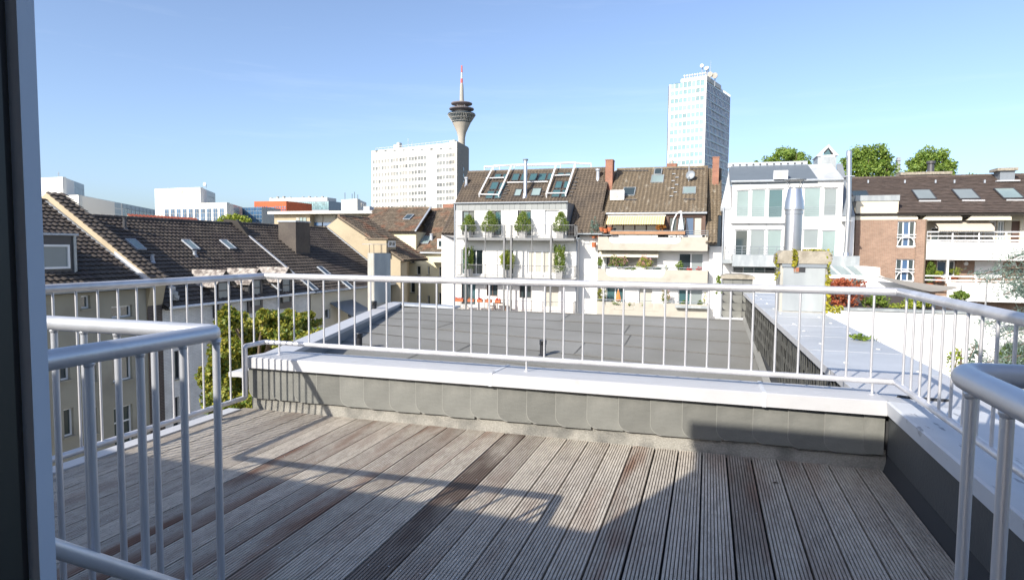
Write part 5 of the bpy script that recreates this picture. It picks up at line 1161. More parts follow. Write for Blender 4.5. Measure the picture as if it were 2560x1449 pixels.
def parasol(label, x, ytop, ybot, wpx, mt, lvl):
    d = .75; u, zt = FB.px(*cb(x, ytop), d); _, zb_ = FB.px(*cb(x, ybot), d); r_ = abs(FB.px(*cb(x+wpx, ytop), d)[0]-u); base = {'r': zr_, 'l': zl_}[lvl]; t = thing('parasol', label, 'parasol', (u, YB-d, base))
    MB().tube([(u, YB-d, base), (u, YB-d, zt+.05)], .03, 8).build('pole', 'white_paint', t)
    mb = MB(); n = 16; pr_ = [(.03, zt), (r_*.45, zt-(zt-zb_)*.35), (r_*.85, zt-(zt-zb_)*.75), (r_, zb_), (r_*.6, zb_-.02)]
    for rr, z in pr_:
        for j in range(n): tt = 2*math.pi*j/n; q = rr*(1.0 if j % 2 else .72); mb.v.append((u+q*math.cos(tt), YB-d+q*math.sin(tt), z))
    for i in range(len(pr_)-1):
        for j in range(n): mb.f.append((i*n+j, (i+1)*n+j, (i+1)*n+(j+1) % n, i*n+(j+1) % n))
    mb.build('closed_canopy', mt, t); return t, u, zt
t, u, zt = parasol('closed white parasol hanging from a curved arm on the roof terrace', 888, 502, 655, 26, 'parasol_white', 'r')
ua, za = FB.px(*cb(808, 640), .75); MB().tube([(ua, YB-.75, zr_), (ua, YB-.75, za), (ua+(u-ua)*.2, YB-.75, za+(zt-za)*.55), (ua+(u-ua)*.55, YB-.75, za+(zt-za)*.9), (u, YB-.75, zt+.06)], .05, 8).build('curved_arm', 'white_paint', t)
parasol('closed orange parasol on the lowest concrete balcony', 357, 1157, 1250, 26, 'parasol_orange', 'l')

# ------------------------------------------------------------------- modern white house with metal mansard
YC = 52.0; FC = YF(YC); cc_ = crop(1780, 340, 3.018)
def rc(a, b, c, d, dd=0): return FC.rect(*cc_(a, b), *cc_(c, d), dd)
def pc(a, b, dd=0): return FC.px(*cc_(a, b), dd)
hC = thing('modern_house', 'white panelled house with big windows, grey metal roof and glazed gable lantern', 'house', (7, YC+4, GZ))
u0, u1 = pc(85, 700)[0], pc(1075, 700)[0]; ub0, ub1 = pc(150, 500)[0], pc(985, 500)[0]
w1 = [rc(180, 405, 284, 612), rc(293, 397, 411, 617), rc(421, 395, 541, 619), rc(575, 385, 688, 616), rc(690, 382, 826, 616), rc(840, 387, 950, 605)]
w2 = [rc(170, 705, 274, 907), rc(284, 702, 405, 912), rc(411, 702, 531, 912), rc(560, 700, 678, 850), rc(684, 700, 811, 852), rc(824, 708, 941, 914)]
w3 = [rc(155, 985, 480, 1112)]
ztop = pc(500, 345)[1]; zs = pc(500, 925)[1]; zst = pc(100, 540)[1]
mb = MB(); FC.wall(mb, ub0, ub1, GZ, ztop, w1+w2+w3); mb.box(ub0, ub1, YC+.34, YC+11, GZ, ztop-.02)
mb.box(u0, ub0-.003, YC+.05, YC+11, GZ, zst); mb.box(ub1+.003, u1, YC+.05, YC+11, GZ, pc(1020, 600)[1]); mb.build('wall', 'render_white', hC)
for i, r in enumerate(w1): FC.window(hC, r, nx=1, fw=.09, gm=['glass_pale', 'glass_pale', 'glass_teal', 'glass_pale', 'glass_pale', 'blind_grey'][i])
for i, r in enumerate(w2): FC.window(hC, r, nx=1, fw=.09, gm=['glass', 'blind_grey', 'glass_pale', 'blind_grey', 'blind_grey', 'glass_pale'][i], name='balcony_door')
FC.window(hC, w3[0], nx=4, ny=2, fw=.08, fm='zinc', gm=['glass', 'glass_teal', 'glass_teal', 'glass'])
# seams between the facade panels
for x in (285, 415, 550, 830): MB().box(pc(x, 500)[0]-.012, pc(x, 500)[0]+.012, YC-.035, YC-.001, zs, ztop-.1).build('panel_joint', 'lead', hC)
mb = MB(); FC.box(mb, pc(140, 650)[0], pc(545, 650)[0], pc(300, 656)[1], pc(300, 645)[1], 0.001, .35); mb.build('canopy', 'white_paint', hC)
for rr in w1:
    mb = MB(); z0 = rr[2]+.05
    for k in range(6): mb.tube([FC.p(rr[0]+.05, z0+.15*k, .04), FC.p(rr[1]-.05, z0+.15*k, .04)], .012, 5)
    mb.build('guard_bars', 'lead', hC)
rails, bal = railing_mb(FC, pc(98, 900, 1.2)[0], pc(552, 900, 1.2)[0], FC.px(*cc_(300, 934), 1.2)[1], FC.px(*cc_(300, 832), 1.2)[1], 1.2, 1, .55, .024)
for k in range(1, 5):
    z = FC.px(*cc_(300, 934), 1.2)[1]+.19*k; rails.tube([FC.p(pc(98, 900, 1.2)[0], z, 1.2), FC.p(pc(552, 900, 1.2)[0], z, 1.2)], .018, 5)
bC = thing('steel_balcony', 'balcony with horizontal steel bars on the modern white house', 'balcony', (4, YC-.6, zs)); rails.build('rails', 'zinc_dark', bC); bal.build('uprights', 'zinc_dark', bC)['kind'] = 'stuff'
mb = MB(); FC.box(mb, pc(95, 900, 1.2)[0]-.1, pc(560, 900, 1.2)[0], FC.px(*cc_(300, 962), 1.2)[1], FC.px(*cc_(300, 932), 1.2)[1]-.02, .005, 1.3); mb.build('slab', 'zinc', bC)
# roof: sloping metal, side mansards, glazed lantern
zr = YF(YC+3.0).px(*cc_(450, 222))[1]; x0_, x1_ = pc(135, 300)[0], pc(800, 300)[0]; yr = YC+3.0; sx = .35
MB().prism([V(x0_+.0, YC-.1, ztop+.12), V(x1_, YC-.1, ztop+.12), V(x1_-sx, yr, zr), V(x0_+.0, yr, zr)], V(0, .1, -.3)).build('metal_roof', 'roof_metal', hC)
MB().box(x0_-.1, x1_-sx, yr, yr+.5, zr-.1, zr+.28).build('ridge_flashing', 'lead', hC)
for i in range(11): x = x0_+(x1_-x0_-sx)*(i+.6)/11.4; MB().box(x-.06, x+.06, yr-.06, yr-.003, zr+.06, zr+.16).build('flashing_clip', 'dark_frame', hC)
MB().tube([V(ub0-.1, YC-.16, ztop+.06), V(ub1+.1, YC-.16, ztop+.06)], .09, 8).build('gutter', 'lead', hC)
MB().prism([V(u0-.25, YC-.05, zst), V(ub0-.05, YC-.05, zst), V(x0_, yr, zr+.1), V(u0+.5, yr, zr+.1)], V(0, .1, -.25)).build('mansard', 'metal_sheet', hC)
MB().prism([V(x1_, YC-.05, ztop+.15), V(ub1, YC-.05, ztop+.15), V(ub1-.35, yr, zr+.0), V(x1_-sx, yr, zr+.0)], V(0, .1, -.2)).build('mansard', 'metal_sheet', hC)
MB().prism([V(ub1+.003, YC, pc(1020, 600)[1]), V(u1, YC, pc(1020, 600)[1]), V(ub1+.4, yr, zr), V(ub1+.003, yr, zr)], V(0, .1, -.2)).build('mansard', 'zinc_dark', hC)
FL_ = YF(yr+.3); l0, l1, lz0, lz1 = FL_.rect(*cc_(785, 148), *cc_(950, 216)); ap = FL_.px(*cc_(878, 65)); ga = FL_.rect(*cc_(830, 80), *cc_(925, 128))
lt = MB().box(l0+.12, l1-.12, yr+.3, yr+2.6, lz0-.8, lz1).build('lantern', 'zinc', hC)
for s, xe in ((-1, l0), (1, l1)): MB().prism([V(xe, yr+.15, lz1-.02), V(ap[0], yr+.15, ap[1]-.02), V(ap[0], yr+.15, ap[1]-.22), V(xe-s*.25, yr+.15, lz1-.02)], V(0, 2.6, 0)).build('lantern_roof', 'white_paint', lt)
MB().prism([V(l0+.45, yr+.32, lz1), V(l1-.45, yr+.32, lz1), V(ap[0], yr+.32, ap[1]-.30)], V(0, .05, 0)).build('gable_pane', 'glass_teal', lt)
MB().box(l0+.1, l1-.1, yr+.28, yr+.42, lz1-.08, lz1+.04).build('lantern_sill', 'white_paint', lt)
q = FC.px(*cc_(514, 340), .05); acC = thing('air_conditioner', 'white air conditioner unit on the grey metal roof', 'air conditioner', (q[0], YC-.2, q[1]))
MB().box(q[0]-.48, q[0]+.48, YC-.45, YC+.1, q[1]+.12, q[1]+.74).build('casing', 'white_paint', acC); MB().tube([V(q[0]-.1, YC-.452, q[1]+.43), V(q[0]-.1, YC-.48, q[1]+.43)], .25, 20).build('fan_grille', 'blind', acC)
# steel flue on the right edge
u, zt = FC.px(*cc_(1035, 125), 1.0); _, zb = FC.px(*cc_(1018, 930), 1.0); ul_, _ = FC.px(*cc_(1016, 800), 1.0)
fl2 = thing('flue', 'very tall slim stainless flue at the right edge of the modern white house', 'flue', (ul_, YC-1, zb))
MB().tube([(ul_, YC-1, zb-.2), (ul_, YC-1, zb+.5)], [.34, .22], 14).build('base', 'steel', fl2); MB().tube([(ul_, YC-1, zb+.4), (ul_+.05, YC-1, (zb+zt)/2), (u, YC-1, zt)], .17, 14).build('pipe', 'steel', fl2)
MB().lathe([(.19, 0), (.19, .35), (.14, .4)], (u, YC-1, zt-.25), 14).build('top_sleeve', 'steel', fl2)
for y in (305, 640): z = FC.px(*cc_(1022, y), 1)[1]; MB().box(ul_-.25, ul_+.3, YC-1.2, YC, z-.03, z+.03).build('wall_bracket', 'steel', fl2)
MB().tube([FC.p(pc(80, 800)[0], GZ, .08), FC.p(pc(80, 800)[0], zst, .08)], .06, 8).build('downpipe', 'lead', hC)

# ------------------------------------------------------------------- brick apartment house on the right
YD = 55.5; FD = YF(YD); cdd = crop(2060, 340, 3.018); DD = 1.6; FDb = YF(YD-DD)
def rd(a, b, c, d, F_=FD): return F_.rect(*cdd(a, b), *cdd(c, d))
def pd(a, b, F_=FD): return F_.px(*cdd(a, b))
hD = thing('brick_apartment_house', 'brick apartment house with dark slate-tiled roof and white balconies at right', 'house', (22, YD+5, GZ))
uL = pd(235, 800, FDb)[0]; uM = pd(690, 800, FDb)[0]; uP = pd(765, 800, FDb)[0]; uR = FD.px(2760, 700)[0]
zE = pd(900, 582)[1]; zb_top = pd(400, 633, FDb)[1]; zcm = pd(400, 490, FDb)[1]
wb = [rd(553, 642, 690, 842, FDb), rd(540, 928, 682, 1100, FDb)]
mb = MB(); FDb.wall(mb, uL, uM, GZ, zb_top, wb); mb.box(uL, uM, YD-DD+.34, YD+10, GZ, zb_top-.02); mb.box(uM+.003, uP, YD-DD-.12, YD+2, GZ, zb_top+.02); mb.build('brick_wall', 'brick_red', hD)
u56 = pd(560, 560, FDb)[0]
MB().box(uL-.05, u56, YD-DD-.03, YD+4, zb_top+.003, zcm).build('attic_wall', 'render_cream', hD); MB().box(uL-.12, u56+.05, YD-DD-.10, YD+4, zcm, zcm+.42).build('attic_roof', 'zinc', hD)
for r in wb:
    FDb.window(hD, r, nx=3, fw=.08, gm=['glass', 'glass_blue', 'glass'], name='french_window')
    mb = MB(); z0 = r[2]; 
    for zz in (z0+.1, z0+.75, z0+.95): mb.tube([FDb.p(r[0]-.05, zz, .08), FDb.p(r[1]+.05, zz, .08)], .035, 6)
    mb.tube([FDb.p((r[0]+r[1])/2+(r[1]-r[0])*.48*math.cos(t), z0+.1+.75*math.sin(t), .08) for t in np.linspace(0, math.pi, 14)], .03, 6); mb.build('arched_guard', 'white_paint', hD)
# recessed flats behind the balconies
rb1 = [rd(805, 690, 1000, 800), rd(1010, 700, 1200, 800), rd(1215, 640, 1300, 803), rd(1310, 640, 1362, 803), rd(1412, 640, 1478, 803)]
rb2 = [rd(850, 938, 928, 1070), rd(938, 938, 990, 1060), rd(1135, 945, 1352, 1075)]
zf1 = pd(1100, 803)[1]
mb = MB(); FD.wall(mb, uP+.003, uR, zf1-.1, zE+.3, rb1); mb.box(uP+.003, uR, YD+.34, YD+9, zf1-.1, zE+.28); mb.build('upper_wall', 'render_cream', hD)
mb = MB(); FD.wall(mb, uP+.003, uR, GZ, zf1-.103, rb2); mb.box(uP+.003, uR, YD+.34, YD+9, GZ, zf1-.12); mb.build('lower_wall', 'brick_red', hD)
for r, nx, gm, fm in ((rb1[0], 3, 'glass', 'pvc'), (rb1[1], 3, 'glass', 'pvc'), (rb1[2], 1, 'blind', 'pvc'), (rb1[3], 2, 'glass_pale', 'pvc'), (rb1[4], 1, 'brown_frame', 'brown_frame'), (rb2[0], 1, 'glass_blue', 'pvc'), (rb2[1], 1, 'glass', 'pvc')): FD.window(hD, r, nx=nx, fw=.09, gm=gm, fm=fm)
r = rb2[2]; sh = MB()
FD.ub('roller_box', 'white_paint', hD, r[0], r[1], r[3]-.15, r[3], -.15, -.02)
n = 12
for k in range(n): FD.ub('shutter_slat', 'white_paint', hD, r[0]+.02, r[1]-.02, r[2]+(r[3]-r[2]-.16)*k/n+.006, r[2]+(r[3]-r[2]-.16)*(k+1)/n-.006, -.16, -.08)
for (x, y) in ((1072, 962), (1432, 965)): q = pd(x, y); MB().tube([FD.p(q[0], q[1], .0), FD.p(q[0], q[1], .09)], [.16, .12], 14).build('wall_lamp', 'white_paint', hD)
for lvl, (a, b, c, d, lab) in enumerate(((770, 800, 1700, 937, 'upper white balcony front with triple rail on the brick house'), (928, 1108, 1700, 1252, 'lower white balcony front with triple rail on the brick house'))):
    z = FDb.rect(*cdd(a, b), *cdd(c, d)); t = thing('white_balcony', lab, 'balcony', ((z[0]+z[1])/2, YD-DD, z[2]), 'white balconies of the brick house'); n = 5
    xs_ = np.linspace(z[0], uR, 6)
    for x0, x1 in zip(xs_, xs_[1:]): FDb.ub('panel', 'render_white', t, x0+.008, x1-.008, z[2], z[3], -.1, 0)
    mb = MB(); FDb.box(mb, z[0], uR, z[2]+.05, z[2]+.25, -DD+.01, -.103); mb.build('slab', 'render_white', t)
    mb = MB(); ur0 = z[0] if lvl == 0 else uP+.05
    for k in (.12, .42, .72)[:3 if lvl == 0 else 2]: mb.tube([FDb.p(ur0, z[3]+k, -.05), FDb.p(uR, z[3]+k, -.05)], .055, 6)
    for i in range(8): x = ur0+(uR-ur0)*i/7.; mb.tube([FDb.p(x, z[3], -.05), FDb.p(x, z[3]+.72-(.3 if lvl else 0), -.05)], .05, 6)
    mb.build('rails', 'white_paint', t)
MB().box(pd(926, 1000, FDb)[0], pd(940, 1000, FDb)[0], YD-DD-.02, YD-DD+.15, FDb.px(*cdd(930, 1112))[1], FDb.px(*cdd(930, 937))[1]).build('balcony_post', 'white_paint', hD)
# cream eave band with chamfered openings
for (a, b) in ((562, 712), (790, 1045), (1135, 1420)):
    x0, x1 = pd(a, 600, FDb)[0], pd(b, 600, FDb)[0]; z0, z1 = pd(900, 636, FDb)[1], pd(900, 582, FDb)[1]
    MB().prism([V(x0-.4, YD-DD+.05, z0), V(x0, YD-DD+.05, z1), V(x1-.3, YD-DD+.05, z1), V(x1, YD-DD+.05, z1-.3), V(x1, YD-DD+.05, z0)], V(0, .35, 0)).build('eave_panel', 'render_cream', hD)
YrD = YD+5.2; zrD = YF(YrD).px(*cdd(900, 308))[1]; zeD = pd(900, 582, FDb)[1]; slD = math.hypot(YrD-YD+DD, zrD-zeD)
def skD(X, v):
    z = zeD+(zrD-zeD)*v/slD; return X < u56 and z < zcm+.2
eD, nD, aD, bD, LD = front_roof(hD, pd(215, 480, FDb)[0]-.0, uR+2, YF(YrD).px(*cdd(190, 322))[0], uR+2, YD-DD-.2, YrD, zeD, zrD, 'tile_d', .30, .30, skip=skD, stagger=True, flat=True)
for i, q in enumerate(((224, 424, 352, 484), (706, 416, 852, 488), (1020, 412, 1182, 486), (1350, 406, 1512, 482), (1700, 400, 1860, 478))):
    f_ = sk_px(hD, eD, nD, aD, bD, q, cdd, ['glass', 'blind_grey', 'blind_grey', 'glass_pale', 'blind_grey'][i]); f_.data.materials[0] = MATS['dark_frame']
for (x0, x1, y) in ((715, 880, 496), (1040, 1212, 493), (1375, 1560, 490)):
    p0, p1 = on_roof(eD, nD, *cdd(x0, y))+nD*.06, on_roof(eD, nD, *cdd(x1, y))+nD*.06; MB().tube([p0, p1], .07, 6).build('flashing_apron', 'cap_white', hD)
for x in (200, 330, 607, 838, 980, 1208): q = on_roof(eD, nD, *cdd(x, 360))+nD*.05; MB().box(q[0]-.05, q[0]+.05, q[1]-.12, q[1], q[2], q[2]+.25).build('roof_hook', 'lead', hD)
for (x0, y0, x1, y1, lab, dy_) in ((1328, 262, 1440, 340, 'dark slate-clad chimney with stone slab on the right-hand roof', 3.9), (600, 292, 945, 318, 'long low slate chimney on the ridge in front of a tree', 5.4)):
    CF = YF(YD+dy_); r = CF.rect(*cdd(x0, y0), *cdd(x1, y1)); t = thing('slate_chimney', lab, 'chimney', ((r[0]+r[1])/2, YD+dy_, r[2]))
    MB().box(r[0], r[1], YD+dy_, YD+dy_+1.2, r[2]-.8, r[3]).build('stack', 'zinc_dark', t); MB().box(r[0]-.25, r[1]+.15, YD+dy_-.2, YD+dy_+1.4, r[3], r[3]+.22).build('slab', 'concrete', t)
    if dy_ > 5: MB().lathe([(.28, 0), (.24, .7), (.34, .75), (.34, .95)], (CF.px(*cdd(822, 270))[0], YD+dy_+.6, r[3]+.22), 12).build('pot', 'dark_frame', t)
    else: MB().box(r[0]-.3, r[1]+.25, YD+dy_-.35, YD+dy_-.02, r[2]-.05, r[2]+.05).build('lead_apron', 'cap_white', t)
rA = rd(805, 618, 1212, 690); awning('beige awning with wavy valance over the upper white balcony', rA[0], rA[1], FD.px(*cdd(1000, 690), 1.8)[1], rA[3], YD-.1, 1.7, 'awning_beige', .28)
MB().tube([FDb.p(pd(770, 800, FDb)[0], GZ, .1), FDb.p(pd(770, 640, FDb)[0], pd(770, 632, FDb)[1], .1)], .06, 8).build('downpipe', 'trunk', hD)
# climbing plants on the lower balcony
def dplant(label, x, y0, y1, wpx, mt, seed, n, leaf=.13, d=1.1):
    F_ = YF(YD-d); u, za = F_.px(*cdd(x, y0)); _, zb_ = F_.px(*cdd(x, y1)); rad = abs(F_.px(*cdd(x+wpx, y0))[0]-u); t = thing('balcony_plant', label, 'plant', (u, YD-d, zb_-.2))
    MB().lathe([(.2, -.35), (.26, .0)], (u, YD-d, zb_), 12).build('pot', 'terracotta', t)
    foliage(t, 'foliage', blob_points((u, YD-d, (za+zb_)/2), (rad, min(.5, rad), abs(za-zb_)/2), n, 34, seed, .34), leaf, mt, seed)
dplant('dense green climber at the left end of the lower white balcony', 805, 940, 1110, 52, 'leaf_green', 81, 1300)
dplant('lime green shrub beside the blue glass door of the lower white balcony', 868, 1015, 1065, 34, 'leaf_lime', 82, 420)
dplant('thin pale plant in front of the brick on the lower white balcony', 990, 985, 1060, 50, 'leaf_lime', 83, 260, .1)

# ------------------------------------------------------------------- low buildings and roof garden in front of them
# glazed conservatory roof beside the red maple
FG = YF(47.0); cg = cdd
gh = thing('conservatory', 'white conservatory with sloping glass roof behind the red maple', 'conservatory', (12, 48, GZ))
r = FG.rect(*cg(30, 1060), *cg(330, 1290)); MB().box(r[0]-6, r[1], 47.0, 51.5, GZ, r[3]).build('wall', 'render_white', gh)
zt_ = YF(50).px(*cg(180, 985))[1]; mb = MB(); n = 4
for i in range(n):
    x0 = r[0]-1+(r[1]-r[0]+1)*i/n; x1 = r[0]-1+(r[1]-r[0]+1)*(i+1)/n
    MB().prism([V(x0+.05, 46.9, r[3]+.03), V(x1-.05, 46.9, r[3]+.03), V(x1-.05-.15, 50, zt_), V(x0+.05-.15, 50, zt_)], V(0, 0, .04)).build('glass_pane', 'glass_pale', gh)
    MB().prism([V(x1-.05, 46.9, r[3]+.02), V(x1+.05, 46.9, r[3]+.02), V(x1-.1, 50, zt_), V(x1-.2, 50, zt_)], V(0, 0, .1)).build('glazing_bar', 'white_paint', gh)
MB().box(r[0]-1.2, r[1]+.1, 46.8, 46.95, r[3]-.12, r[3]+.1).build('eave_beam', 'white_paint', gh)
MB().box(r[0]-6, r[1]+.05, 50, 51.9, zt_-.1, zt_+.75).build('upper_box', 'zinc', gh)
wn = FG.rect(*cg(200, 1075), *cg(285, 1180)); FG.window(gh, wn, rec=-.03, gm='glass_teal', nx=1, fw=.08)
# white wing wall with terrace, sloping to the right
MB().prism([V(r[1]-.3, 46.6, GZ), V(r[1]-.3, 46.6, FG.px(*cg(330, 985))[1]), V(FG.px(*cg(412, 990))[0], 46.6, FG.px(*cg(412, 990))[1]), V(FG.px(*cg(412, 1055))[0], 46.6, FG.px(*cg(412, 1050))[1]), V(FG.px(*cg(780, 1180))[0], 46.6, FG.px(*cg(780, 1180))[1]), V(FG.px(*cg(900, 1185))[0], 46.6, GZ)], V(0, 3.5, 0)).build('wing_wall', 'render_white', gh)
# shade sail
Fs = YF(45.0); P1, P2, P3 = [V(Fs.px(*cg(*c))[0], 45.0+k, Fs.px(*cg(*c))[1]) for c, k in (((412, 1055), 1.0), ((1115, 1152), 2.0), ((760, 1165), -1.0))]
sv, sf = [], []; N = 10
for i in range(N+1):
    for j in range(N+1-i):
        a, b = i/N, j/N; c = 1-a-b; sag = .35*(a*b+b*c+a*c); sv.append(P1*c+P2*a+P3*b-V(0, 0, sag))
idx = {}; k = 0
for i in range(N+1):
    for j in range(N+1-i): idx[i, j] = k; k += 1
for i in range(N):
    for j in range(N-i):
        sf.append((idx[i, j], idx[i+1, j], idx[i, j+1]))
        if i+j < N-1: sf.append((idx[i+1, j], idx[i+1, j+1], idx[i, j+1]))
sl3 = thing('shade_sail', 'taut grey triangular shade sail stretched over the roof garden', 'shade sail', tuple(P1))
mb = MB(); mb.add(sv, sf); mb.add([p-V(0, 0, .012) for p in sv], [f[::-1] for f in sf]); mb.build('cloth', 'sail', sl3)
MB().tube([P2+V(.1, 0, .15), V(P2[0]+.1, P2[1], GZ)], .05, 8).build('mast', 'steel', sl3); MB().tube([V(Fs.px(*cg(1205, 1060))[0], 44.5, Fs.px(*cg(1205, 1060))[1]), V(Fs.px(*cg(1205, 1060))[0], 44.5, GZ)], .05, 8).build('mast', 'steel', sl3)
# white garden wall nearer to us
YW = 27.0; FW = YF(YW); wx0 = FW.px(2030, 790)[0]; wx1 = FW.px(2514, 800)[0]; zw0 = FW.px(2085, 772)[1]; zw1 = FW.px(2500, 781)[1]; zw = (zw0+zw1)/2
gw = thing('garden_wall', 'tall plain white rendered wall with thin grey coping below the roof garden', 'wall', ((wx0+wx1)/2, YW, GZ))
MB().box(wx0-.6, wx1, YW, YW+9, GZ, zw-.06).build('wall', 'render_white', gw); MB().box(wx0-.6, wx1+.05, YW-.06, YW+.35, zw-.06, zw+.03).build('coping', 'zinc', gw)
MB().box(wx0-.5, wx1-.1, YW+.36, YW+9, zw-.058, zw-.01).build('planting_bed', 'soil', gw)
def gplant(label, x, y0, y1, wpx, mt, seed, n, leaf, Y=YW+1.2, nm='garden_shrub', cat='shrub', zb=None, crad=.33, clumps=40):
    F_ = YF(Y); u, za = F_.px(x, y0); _, zb_ = F_.px(x, y1); rad = abs(F_.px(x+wpx, y0)[0]-u); base = zw-.01 if zb is None else zb
    t = thing(nm, label, cat, (u, Y, base)); mb = MB(); rr = random.Random(seed)
    for i in range(5): mb.tube([(u+rr.uniform(-.1, .1), Y, base), (u+rr.uniform(-.6, .6)*rad, Y+rr.uniform(-.2, .2), (za+zb_)/2), (u+rr.uniform(-.8, .8)*rad, Y+rr.uniform(-.3, .3), za-.05)], [.03, .02, .006], 5)
    mb.build('stems', 'trunk', t); foliage(t, 'foliage', blob_points((u, Y, (za+zb_)/2), (rad, min(.9, rad), abs(za-zb_)/2), n, clumps, seed, crad), leaf, mt, seed); return t
gplant('russet red maple spreading over the left end of the garden wall', 2108, 694, 768, 62, 'leaf_red', 91, 2600, .11, nm='red_maple', cat='maple')
gplant('upright green bamboo-like shrub on the garden wall, right of the red maple', 2198, 735, 768, 26, 'leaf_green', 92, 900, .10)
gplant('low green shrub at the foot of the red maple', 2168, 742, 768, 16, 'leaf_green', 93, 500, .09)
gplant('wide yellow-green shrub behind the right rail on the garden wall', 2300, 738, 772, 40, 'leaf_lime', 94, 1000, .10)
gplant('dark green bush under the shade sail', 2398, 726, 772, 28, 'leaf_green', 95, 1000, .11, Y=YW+3)
gplant('low yellow-green ground plant near the middle of the garden wall', 2255, 758, 772, 40, 'leaf_lime', 96, 400, .08)
# cedar at the right edge
cz = 24.0; FCz = YF(cz)
ce = thing('cedar_tree', 'blue-green cedar with drooping branches at the right edge', 'tree', (FCz.px(2590, 800)[0], cz, GZ))
bx, _ = FCz.px(2600, 800); mb = MB(); mb.tube([(bx, cz, GZ), (bx+.1, cz, -4), (bx, cz, 4.0)], [.35, .25, .03], 10)
pts = []; rr = np.random.default_rng(5)
for (px_, py_, n) in ((2448, 690, 260), (2470, 705, 260), (2500, 655, 170), (2520, 720, 360), (2490, 735, 260), (2545, 745, 420), (2550, 640, 200), (2470, 815, 240), (2500, 840, 300), (2530, 880, 420), (2480, 905, 220), (2540, 930, 420), (2550, 800, 340), (2440, 905, 120), (2558, 700, 300)):
    u, z = FCz.px(px_, py_); tip = V(u, cz+rr.uniform(-.6, .6), z); st_ = V(bx, cz, z+.3)
    mb.tube([st_, (st_+tip)/2+V(0, 0, .12), tip], [.05, .03, .008], 5)
    t = rr.uniform(.0, 1.0, (n, 1))**.6; base_ = st_*(1-t)+tip*t+V(0, 0, .1)*np.sin(t*3.14); pts.append(base_+rr.normal(size=(n, 3))*V(.22, .3, .07))
mb.build('trunk', 'trunk', ce); foliage(ce, 'crown', np.concatenate(pts), .17, 'leaf_cedar', 8, .16)
# sprigs in front of the white wall
for k, (x, y, w_, n, lab) in enumerate(((2395, 905, 26, 160, 'loose leafy sprig left of the cedar, before the white wall'), (2440, 890, 26, 160, 'loose leafy sprig nearer the cedar, before the white wall'))):
    gplant(lab, x, y-38, y+45, w_, 'leaf_lime' if k == 0 else 'leaf_cedar', 97+k, n, .12, Y=23.2, nm='shrub_sprig', zb=-6.0, clumps=26)
gplant('dark green yew bush below the cedar at the right edge', 2535, 865, 935, 38, 'leaf_green', 99, 1500, .13, Y=26.0, nm='yew_bush', zb=-6.5)
# terraced garden levels right of the wall: white planter bands
tg = thing('terrace_bank', 'stepped white planter bands with greenery at far right', 'planter', (FW.px(2560, 850)[0], 30, GZ))
F3 = YF(29.0); xk = F3.px(2512, 800)[0]
for y0, y1, mt in ((795, 803, 'white_paint'), (806, 812, 'white_paint'), (925, 931, 'white_paint'), (936, 942, 'white_paint')):
    MB().box(xk, xk+7, 29.0, 29.15, F3.px(2530, y1)[1], F3.px(2530, y0)[1]).build('band', mt, tg)
MB().box(xk-.2, xk+8, 29.4, 33, GZ, F3.px(2530, 815)[1]).build('bank', 'render_white', tg)
MB().box(xk, xk+7, 29.16, 29.39, F3.px(2530, 930)[1], F3.px(2530, 862)[1]).build('brick_band', 'brick_red', tg)

# =================================================================== FOREGROUND COURTYARD TREE (turning autumn colour)
TY = 17.0; FT = YF(TY); pts = []
def tp(x, y, dy=0): u, z = YF(TY+dy).px(x, y); return V(u, TY+dy, z)
base = tp(620, 1050); base[2] = GZ; ct = tp(640, 905)
t = thing('courtyard_tree', 'leafy courtyard tree turning yellow-orange below the left railing', 'tree', tuple(base))
mb = MB(); mb.tube([base, (base+ct)/2, ct], [.28, .22, .08], 9); P = []
for i, (x, y, wx_, wz_, n) in enumerate(((575, 800, 38, 26, 900), (600, 850, 50, 40, 1600), (650, 830, 60, 40, 1900), (700, 815, 50, 30, 1400), (755, 800, 40, 22, 900), (560, 920, 45, 50, 1600), (620, 930, 60, 60, 2300), (700, 880, 60, 50, 1800), (780, 850, 50, 40, 900), (545, 985, 40, 40, 1200), (600, 1010, 55, 45, 1600), (680, 960, 50, 50, 1200), (540, 880, 26, 30, 500), (570, 775, 16, 14, 250), (720, 790, 26, 16, 400), (660, 790, 30, 16, 450), (520, 950, 26, 40, 600), (640, 880, 70, 50, 2000), (730, 850, 55, 40, 1500), (580, 960, 60, 60, 1800), (650, 1000, 60, 40, 1500))):
    c = tp(x, y, ((i*37) % 5-2)*.5); k_ = TY*1.05/1600; mb.tube([ct-V(0, 0, 1), (ct+c)/2, c], [.08, .05, .015], 5); P.append(blob_points(c, (wx_*k_*1.12, wx_*k_*1.3, wz_*k_*1.15), int(n*2.1), 22, 200+i, .40, hollow=.25))
mb.build('trunk', 'trunk', t); foliage(t, 'crown', np.concatenate(P), .125, 'leaf_autumn', 77, .75)

# =================================================================== TREES BEHIND THE ROOFS
def far_tree(label, x, y, wpx, hpx, Y, seed, mt='leaf_tree', n=9000, leaf=.27):
    F_ = YF(Y); u, z = F_.px(x, y); k_ = abs(F_.px(x+100, y)[0]-u)/100; rw, rh = wpx*k_, hpx*k_
    tree(label, (u, Y, GZ), (u, Y, z), (rw, rw*.8, rh), n, leaf, mt, seed, 120, .35, crad=.25, group='trees behind the roofs')
far_tree('round-topped green tree behind the grey metal roof', 1970, 415, 68, 52, 78, 301)
far_tree('large green tree right of the glazed lantern', 2172, 420, 74, 66, 76, 302, n=11000)
far_tree('green tree behind the long low slate chimney', 2322, 425, 66, 64, 78, 303, n=10000)
far_tree('small treetop peeping over the ridge right of the other trees', 2425, 450, 22, 20, 80, 304, n=700)
far_tree('tiny treetop at the left of the grey metal roof', 1890, 412, 8, 12, 80, 305, n=200)
far_tree('bright green treetop in front of the blue glass offices', 585, 558, 40, 22, 95, 306, 'leaf_lime', 2500, .4)

